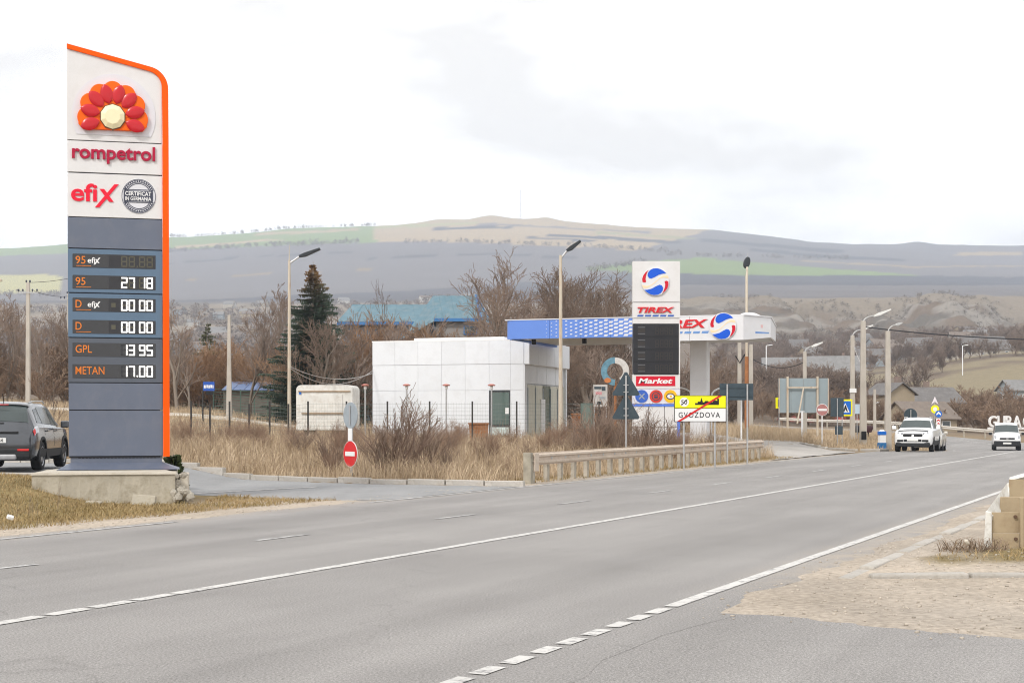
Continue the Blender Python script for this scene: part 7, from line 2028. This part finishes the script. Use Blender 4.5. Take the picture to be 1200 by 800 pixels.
class Car:
    def __init__(self, name, label, stations, wheels, wr, paint, loc, rot, wb_w=0.22, group=None, cat="car", arch=1.14):
        self.t = thing(name, label, cat, loc, rot); self.r = loft(stations); self.st = stations
        n = len(self.r[0]); vs = []; fs = []
        m = 2 * n - 2
        for rg in self.r:
            full = rg + [Vector((-p.x, p.y, p.z)) for p in rg[-2:0:-1]]
            vs += full
        for i in range(len(self.r) - 1):
            for k in range(m):
                k2 = (k + 1) % m; fs.append((i * m + k, i * m + k2, (i + 1) * m + k2, (i + 1) * m + k))
        fs.append(tuple(range(m))); fs.append(tuple((len(self.r) - 1) * m + k for k in range(m)))
        body = MB().add(vs, fs).build("body", paint, self.t)
        # cut the wheel arches
        W = max(s[3] for s in stations); cuts = []
        for wy in wheels:
            c = MB().lathe([(0, -W - .2), (wr * arch, -W - .2), (wr * arch, W + .2), (0, W + .2)], 28, axis='x', c=(0, wy, wr)).build("cut", paint)
            bm = bmesh.new(); bm.from_mesh(c.data); bmesh.ops.remove_doubles(bm, verts=bm.verts, dist=1e-5); bmesh.ops.recalc_face_normals(bm, faces=bm.faces); bm.to_mesh(c.data); bm.free()
            md = body.modifiers.new("b", 'BOOLEAN'); md.object = c; md.operation = 'DIFFERENCE'; md.solver = 'EXACT'; cuts.append(c)
        body.parent = None
        bpy.context.view_layer.update()
        me = bpy.data.meshes.new_from_object(body.evaluated_get(bpy.context.evaluated_depsgraph_get()))
        body.modifiers.clear(); body.data = me; body.parent = self.t
        me.shade_smooth(); me.set_sharp_from_angle(angle=R(28))
        for c in cuts: bpy.data.objects.remove(c)
        self.W = W; self.wr = wr
        for wy in wheels:
            for sg in (-1, 1):
                w = bpy.data.objects.new("wheel", None); C.objects.link(w); w.parent = self.t; w.location = (sg * (W - wb_w / 2 - 0.015), wy, wr)
                if sg < 0: w.rotation_euler = (0, 0, math.pi)
                h = wb_w / 2
                MB().lathe([(wr * .66, -h), (wr * .93, -h), (wr, -h * .7), (wr, h * .7), (wr * .93, h), (wr * .66, h)], 28, axis='x').build("tyre", M_tyre, w, smooth=True)
                rim = MB().lathe([(wr * .67, -h * .5), (wr * .67, h * .9), (wr * .60, h * .85), (wr * .58, h * .2), (0.001, h * .2)], 28, axis='x').build("rim", M_clad, w, smooth=True)
                sp = MB()
                for k in range(5):
                    a = 2 * math.pi * k / 5; ca, sa = math.cos(a), math.sin(a)
                    q = [(-.08, .0), (.08, .0), (.05, .62), (-.05, .62)]
                    pts = [(wr * (p * ca - r_ * sa), wr * (p * sa + r_ * ca)) for p, r_ in q]
                    sp.add([(h * .55, y, z) for y, z in pts] + [(h * .85, y, z) for y, z in pts], [(3, 2, 1, 0), (4, 5, 6, 7), (0, 1, 5, 4), (1, 2, 6, 5), (2, 3, 7, 6), (3, 0, 4, 7)])
                sp.lathe([(wr * .60, h * .85), (wr * .68, h * .95), (wr * .68, h * .6), (wr * .60, h * .6)], 28, axis='x')
                sp.lathe([(0.001, h * .92), (wr * .14, h * .9), (wr * .14, h * .5)], 14, axis='x')
                sp.build("spokes", M_rim, w)
    def S(self, i, k, sg=1):
        i0 = min(int(i), len(self.r) - 2); k0 = min(int(k), len(self.r[0]) - 2); a, b = i - i0, k - k0
        p = (self.r[i0][k0] * (1 - b) + self.r[i0][k0 + 1] * b) * (1 - a) + (self.r[i0 + 1][k0] * (1 - b) + self.r[i0 + 1][k0 + 1] * b) * a
        return Vector((p.x * sg, p.y, p.z))
    def patch(self, name, m, i0, i1, k0, k1, sg=1, off=0.008, corners=None, ni=4, nk=4):
        """panel lying on the body between stations i0..i1 and section points k0..k1 (both sides joined across the top if sg=0)"""
        sides = [sg] if sg else [1]
        vs = []; fs = []
        if sg == 0:      # spans the centre: k runs from k0 on one side over the top to the other
            kk = [k0 + (10 - k0) * j / nk for j in range(nk + 1)]; cols = [(k, 1) for k in kk] + [(k, -1) for k in reversed(kk[:-1])]
        else:
            cols = [(k0 + (k1 - k0) * j / nk, sg) for j in range(nk + 1)]
        for i in range(ni + 1):
            for (k, s_) in cols:
                ii = i0 + (i1 - i0) * i / ni
                if corners: ii = i0 + (i1 - i0) * i / ni + corners(k, i / ni)
                p = self.S(ii, k, s_)
                du = self.S(min(ii + .05, len(self.r) - 1), k, s_) - self.S(max(ii - .05, 0), k, s_); dv = self.S(ii, min(k + .05, 10), s_) - self.S(ii, max(k - .05, 0), s_)
                nrm = du.cross(dv) * -s_
                nrm = nrm.normalized() if nrm.length > 1e-9 else Vector((0, 0, 1))
                c = Vector((0, p.y * .6, .8))
                if nrm.dot(p - c) < 0: nrm = -nrm
                vs.append(p + nrm * off)
        w = len(cols)
        for i in range(ni):
            for j in range(w - 1): fs.append((i * w + j, i * w + j + 1, (i + 1) * w + j + 1, (i + 1) * w + j))
        return MB().add(vs, fs).build(name, m, self.t, smooth=True)
    def box(self, name, m, c, s, bev=0.01, rz=0): return MB().box(c, s, rz).build(name, m, self.t, bev=bev)
    def mirror(self, m, y, z, x):
        for sg in (-1, 1): self.box("mirror", m, (sg * x, y, z), (0.20, 0.12, 0.17), 0.03)

def crossover(name, label, paint, loc, rot):
    st_ = [(-2.16, .42, .74, .76, .78, .60), (-2.12, .30, .86, .83, .90, .66), (-2.06, .27, .97, .87, 1.01, .70), (-1.98, .26, 1.04, .885, 1.10, .72), (-1.70, .24, 1.05, .89, 1.46, .615), (-1.55, .24, 1.05, .89, 1.53, .605),
           (-1.0, .22, 1.04, .89, 1.585, .615), (-.2, .22, 1.02, .89, 1.60, .625), (.5, .22, 1.01, .89, 1.54, .61), (1.22, .22, 1.0, .885, 1.06, .73), (1.75, .24, .96, .865, .985, .70), (2.02, .26, .86, .82, .89, .66), (2.12, .32, .74, .74, .77, .58), (2.15, .42, .66, .66, .68, .5)]
    return Car(name, label, st_, (-1.30, 1.30), .345, paint, loc, rot)
# --- dark grey crossover on the forecourt, seen from behind
M_dgrey = mat("dark_grey_paint", (0.07, 0.075, 0.085), 0.18, 0.5, var=0.03, coat=0.8, spec=0.5)
ga_ = H1(-11.75, 34.5)
car = crossover("parked_car", "dark grey crossover car parked left of the price pylon, seen from behind", M_dgrey, (-12.1, 35.05, 0.375), R(6.5))
car.patch("rear_window", M_wglass, 3.12, 4.92, 7.35, 10, 0)
for sg in (-1, 1):
    car.patch("side_window", M_wglass, 6.0, 7.25, 6.12, 6.92, sg); car.patch("side_window", M_wglass, 7.33, 8.75, 6.12, 6.92, sg, corners=lambda k, t: -0.65 * (k - 6.1) * t)
    car.patch("quarter_window", M_wglass, 5.0, 5.92, 6.16, 6.86, sg, corners=lambda k, t: 0.5 * (k - 6.1) * (1 - t))
    car.patch("tail_lamp", M_lens, 2.0, 3.9, 4.35, 5.6, sg, off=0.015); car.patch("tail_lamp_red", M_lensr, 1.7, 2.6, 4.45, 5.3, sg, off=0.02)
    car.patch("sill_cladding", M_clad, 4.2, 10.2, 2.0, 3.0, sg, off=0.012, ni=12)
    car.patch("door_seam", M_clad, 7.28, 7.31, 3.2, 6.0, sg, off=0.003); car.patch("door_seam", M_clad, 5.95, 5.98, 3.6, 6.0, sg, off=0.003)
    for yy in (-0.75, 0.28): MB().box((sg * .893, yy, .93), (0.03, .19, .035)).build("door_handle", M_dgrey, car.t, bev=0.008)
    car.box("reflector", M_lensr, (sg * .62, -2.18, .50), (.26, .02, .05)); car.box("lower_lamp", M_clad, (sg * .60, -2.17, .39), (.32, .04, .1))
    for wy in (-1.30, 1.30):    # arch cladding
        ar = MB(); n_ = 14; vs = []; fs = []
        for k in range(n_ + 1):
            a = R(-12 + 204 * k / n_); 
            for r_, xo in ((.392, .898), (.46, .896), (.46, .86), (.392, .80)): vs.append((sg * xo, wy + r_ * math.cos(a), max(.2, .345 + r_ * math.sin(a))))
        for k in range(n_):
            for e in range(4): fs.append((4 * k + e, 4 * k + (e + 1) % 4, 4 * k + 4 + (e + 1) % 4, 4 * k + 4 + e))
        ar.add(vs, fs).build("arch_trim", M_clad, car.t, smooth=True)
car.patch("spoiler", M_dgrey, 4.55, 5.5, 7.2, 10, 0, off=0.05)
car.box("high_brake_lamp", M_lensr, (0, -1.76, 1.545), (.4, .03, .02), 0.004)
car.box("rear_bumper", M_clad, (0, -2.11, .42), (1.60, .14, .26), 0.05); car.box("skid_plate", M_skid, (0, -2.17, .34), (.95, .08, .13), 0.04)
car.box("fog_lamp", M_lensr, (-0.42, -2.20, .42), (.16, .04, .07))
car.box("tailgate_trim", M_black, (0, -2.13, .90), (1.0, .05, .05)); pl_ = car.box("number_plate", M_plate_, (-.02, -2.175, .72), (.52, .02, .115), 0.004)
lettering(car.t, "254", M_blk, 0.02, -2.187, .683, height=.075, depth=.004, bold=.01); car.box("wiper", M_black, (-.1, -1.99, 1.115), (.5, .03, .025)); car.box("wiper_hub", M_black, (-.3, -1.98, 1.14), (.14, .05, .04), 0.01)
MB().tube([(0, -1.35, 1.59), (0, -1.5, 1.80)], [.012, .006], 6).build("aerial", M_black, car.t)
car.mirror(M_dgrey, .72, 1.08, 1.0)
for sg in (-1, 1): MB().tube([(sg * .56, -1.35, 1.585), (sg * .57, -1.0, 1.63), (sg * .57, .1, 1.645), (sg * .55, .4, 1.59)], .018, 6).build("roof_rail", M_galv, car.t, smooth=True)

# --- white off-road car coming towards the camera
M_carw = mat("car_white", (0.78, 0.78, 0.78), 0.25, 0.0, var=0.03, coat=0.7)
def place_car(px, Y): x = GX(px, Y); return (x, Y, H1(x, Y))
st_ = [(-2.2, .45, .80, .78, .84, .62), (-2.12, .32, 1.0, .86, 1.05, .70), (-1.98, .30, 1.10, .90, 1.18, .72), (-1.6, .28, 1.12, .92, 1.58, .62), (-.9, .26, 1.10, .92, 1.66, .64), (-.1, .26, 1.08, .92, 1.67, .65), (.45, .26, 1.07, .92, 1.60, .64), (1.08, .26, 1.08, .92, 1.14, .78), (1.6, .27, 1.05, .91, 1.09, .76), (1.92, .28, 1.0, .885, 1.05, .72), (2.06, .29, .93, .83, .97, .66), (2.15, .32, .84, .74, .88, .56), (2.2, .42, .74, .60, .76, .45)]
suv = Car("oncoming_car", "white off road car with dark grille coming along the main road", st_, (-1.32, 1.33), .37, M_carw, place_car(1075.5, 71.0), R(158))
suv.patch("windscreen", M_wglass, 6.15, 6.92, 7.2, 10, 0); 
for sg in (-1, 1):
    suv.patch("side_window", M_wglass, 5.0, 6.5, 6.12, 6.9, sg, corners=lambda k, t: -0.4 * (k - 6.1) * t); suv.patch("side_window", M_wglass, 3.5, 4.92, 6.12, 6.9, sg)
    suv.patch("sill_cladding", M_clad, 3.0, 8.5, 1.6, 3.0, sg, off=0.012, ni=12)
    suv.box("fog_lamp", M_clad, (sg * .58, 2.19, .56), (.30, .06, .10), 0.02)
    suv.box("grille_half", M_clad, (sg * .25, 2.17, .82), (.42, .10, .15), 0.05); suv.box("chrome_strip", M_skid, (sg * .45, 2.15, .50), (.42, .08, .03), 0.01); MB().tube([(sg * .60, -1.5, 1.60), (sg * .61, -1.0, 1.70), (sg * .61, .1, 1.70), (sg * .59, .45, 1.62)], .02, 6).build("roof_rail", M_galv, suv.t, smooth=True)
suv.box("lower_bumper", M_clad, (0, 2.08, .37), (1.60, .26, .22), 0.05); suv.box("lower_intake", M_clad, (0, 2.20, .57), (.82, .04, .12), 0.02); suv.box("number_plate", M_plate_, (0, 2.225, .60), (.52, .02, .11), 0.004)
suv.box("badge", M_skid, (0, 2.17, .90), (.14, .06, .05), 0.015); suv.patch("bonnet_guard", M_clad, 9.0, 9.5, 7.2, 10, 0, off=0.012)
M_beam = mat("lit_headlamp", (0.8, 0.8, 0.8), 0.2, emis=(1, 1, 0.98), estr=1.2)
for sg in (-1, 1):
    MB().box((sg * .62, 2.03, .885), (.38, .16, .13), sg * -0.42).build('headlamp', mat('headlamp_glass', (0.33, 0.34, 0.36), 0.15, spec=0.6), suv.t, bev=0.04)
    MB().tube([(sg * .60, 2.00, .885), (sg * .60, 2.15, .885)], .05, 12).build("headlamp_bulb", M_beam, suv.t)
suv.mirror(M_carw, .72, 1.18, 1.05)
# --- another pale car close behind it, mostly hidden
M_beige = mat("car_beige", (0.55, 0.52, 0.46), 0.3, 0.2, var=0.03, coat=0.6)
x = GX(1088.5, 80); c3 = crossover("following_car", "pale beige car almost hidden behind the white off road car", M_beige, (x, 80, H1(x, 80) + 0.0), R(160)); c3.t.scale = (0.95, 0.95, 0.95)
c3.patch("windscreen", M_wglass, 8.12, 8.92, 7.2, 10, 0)
for sg in (-1, 1): c3.patch("side_window", M_wglass, 6.0, 8.6, 6.12, 6.9, sg); c3.patch("headlamp", M_lens, 10.4, 11.6, 5.3, 7.4, sg, off=0.012)
c3.box("grille", M_clad, (0, 2.11, .62), (1.1, .08, .2), 0.03); c3.mirror(M_beige, .72, 1.08, 1.0)
# --- white van further back
st_ = [(-2.1, .40, 1.0, .82, 1.70, .66), (-2.05, .30, 1.1, .86, 1.80, .70), (-1.2, .26, 1.12, .90, 1.84, .72), (-.2, .26, 1.12, .90, 1.84, .72), (.35, .26, 1.10, .90, 1.76, .70), (1.12, .26, 1.10, .89, 1.18, .76), (1.65, .28, 1.0, .87, 1.06, .74), (1.95, .30, .88, .83, .92, .70), (2.06, .36, .74, .76, .78, .62)]
van = Car("white_van", "white delivery van with black bumper behind the road crest", st_, (-1.3, 1.30), .34, M_carw, place_car(1179, 97.0), R(163), cat="van")
van.patch("windscreen", M_wglass, 4.12, 4.93, 7.15, 10, 0)
for sg in (-1, 1):
    van.patch("side_window", M_wglass, 3.2, 4.55, 6.12, 6.9, sg, corners=lambda k, t: -0.4 * (k - 6.1) * t)
    van.patch("headlamp", mat("headlamp_glass", (0.33, 0.34, 0.36), 0.15, spec=0.6), 6.2, 7.6, 5.4, 7.7, sg, off=0.012)
van.box("bumper", M_clad, (0, 1.97, .48), (1.66, .26, .36), 0.06); van.box("grille", M_clad, (0, 2.045, .80), (.95, .06, .12), 0.02); van.box("badge", M_skid, (0, 2.085, .83), (.16, .03, .14), 0.02)
for sg in (-1, 1): MB().tube([(sg * .62, 1.94, .83), (sg * .62, 2.0, .83)], .06, 12).build("headlamp_bulb", M_beam, van.t)
van.box("number_plate", M_plate_, (0, 2.11, .50), (.52, .02, .11), 0.004); van.mirror(M_clad, .95, 1.12, 1.03)
MB().tube([(0, .1, 1.84), (0, 0, 2.05)], .012, 5).build("aerial", M_black, van.t)

# ------------------------------------------------------------------ haze
hz = MB().box((0, 2250, 262), (7600, 5000, 536)).build("haze", bpy.data.materials.new("haze_air"))
hm = hz.data.materials[0]; hm.use_nodes = True; n, l = hm.node_tree.nodes, hm.node_tree.links; n.clear()
ho = n.new("ShaderNodeOutputMaterial"); hv = n.new("ShaderNodeVolumePrincipled")
hv.inputs['Color'].default_value = (0.75, 0.845, 1.0, 1); hv.inputs['Density'].default_value = 0.00021; hv.inputs['Anisotropy'].default_value = 0.25
l.new(hv.outputs[0], ho.inputs['Volume']); tag(hz, kind='stuff')
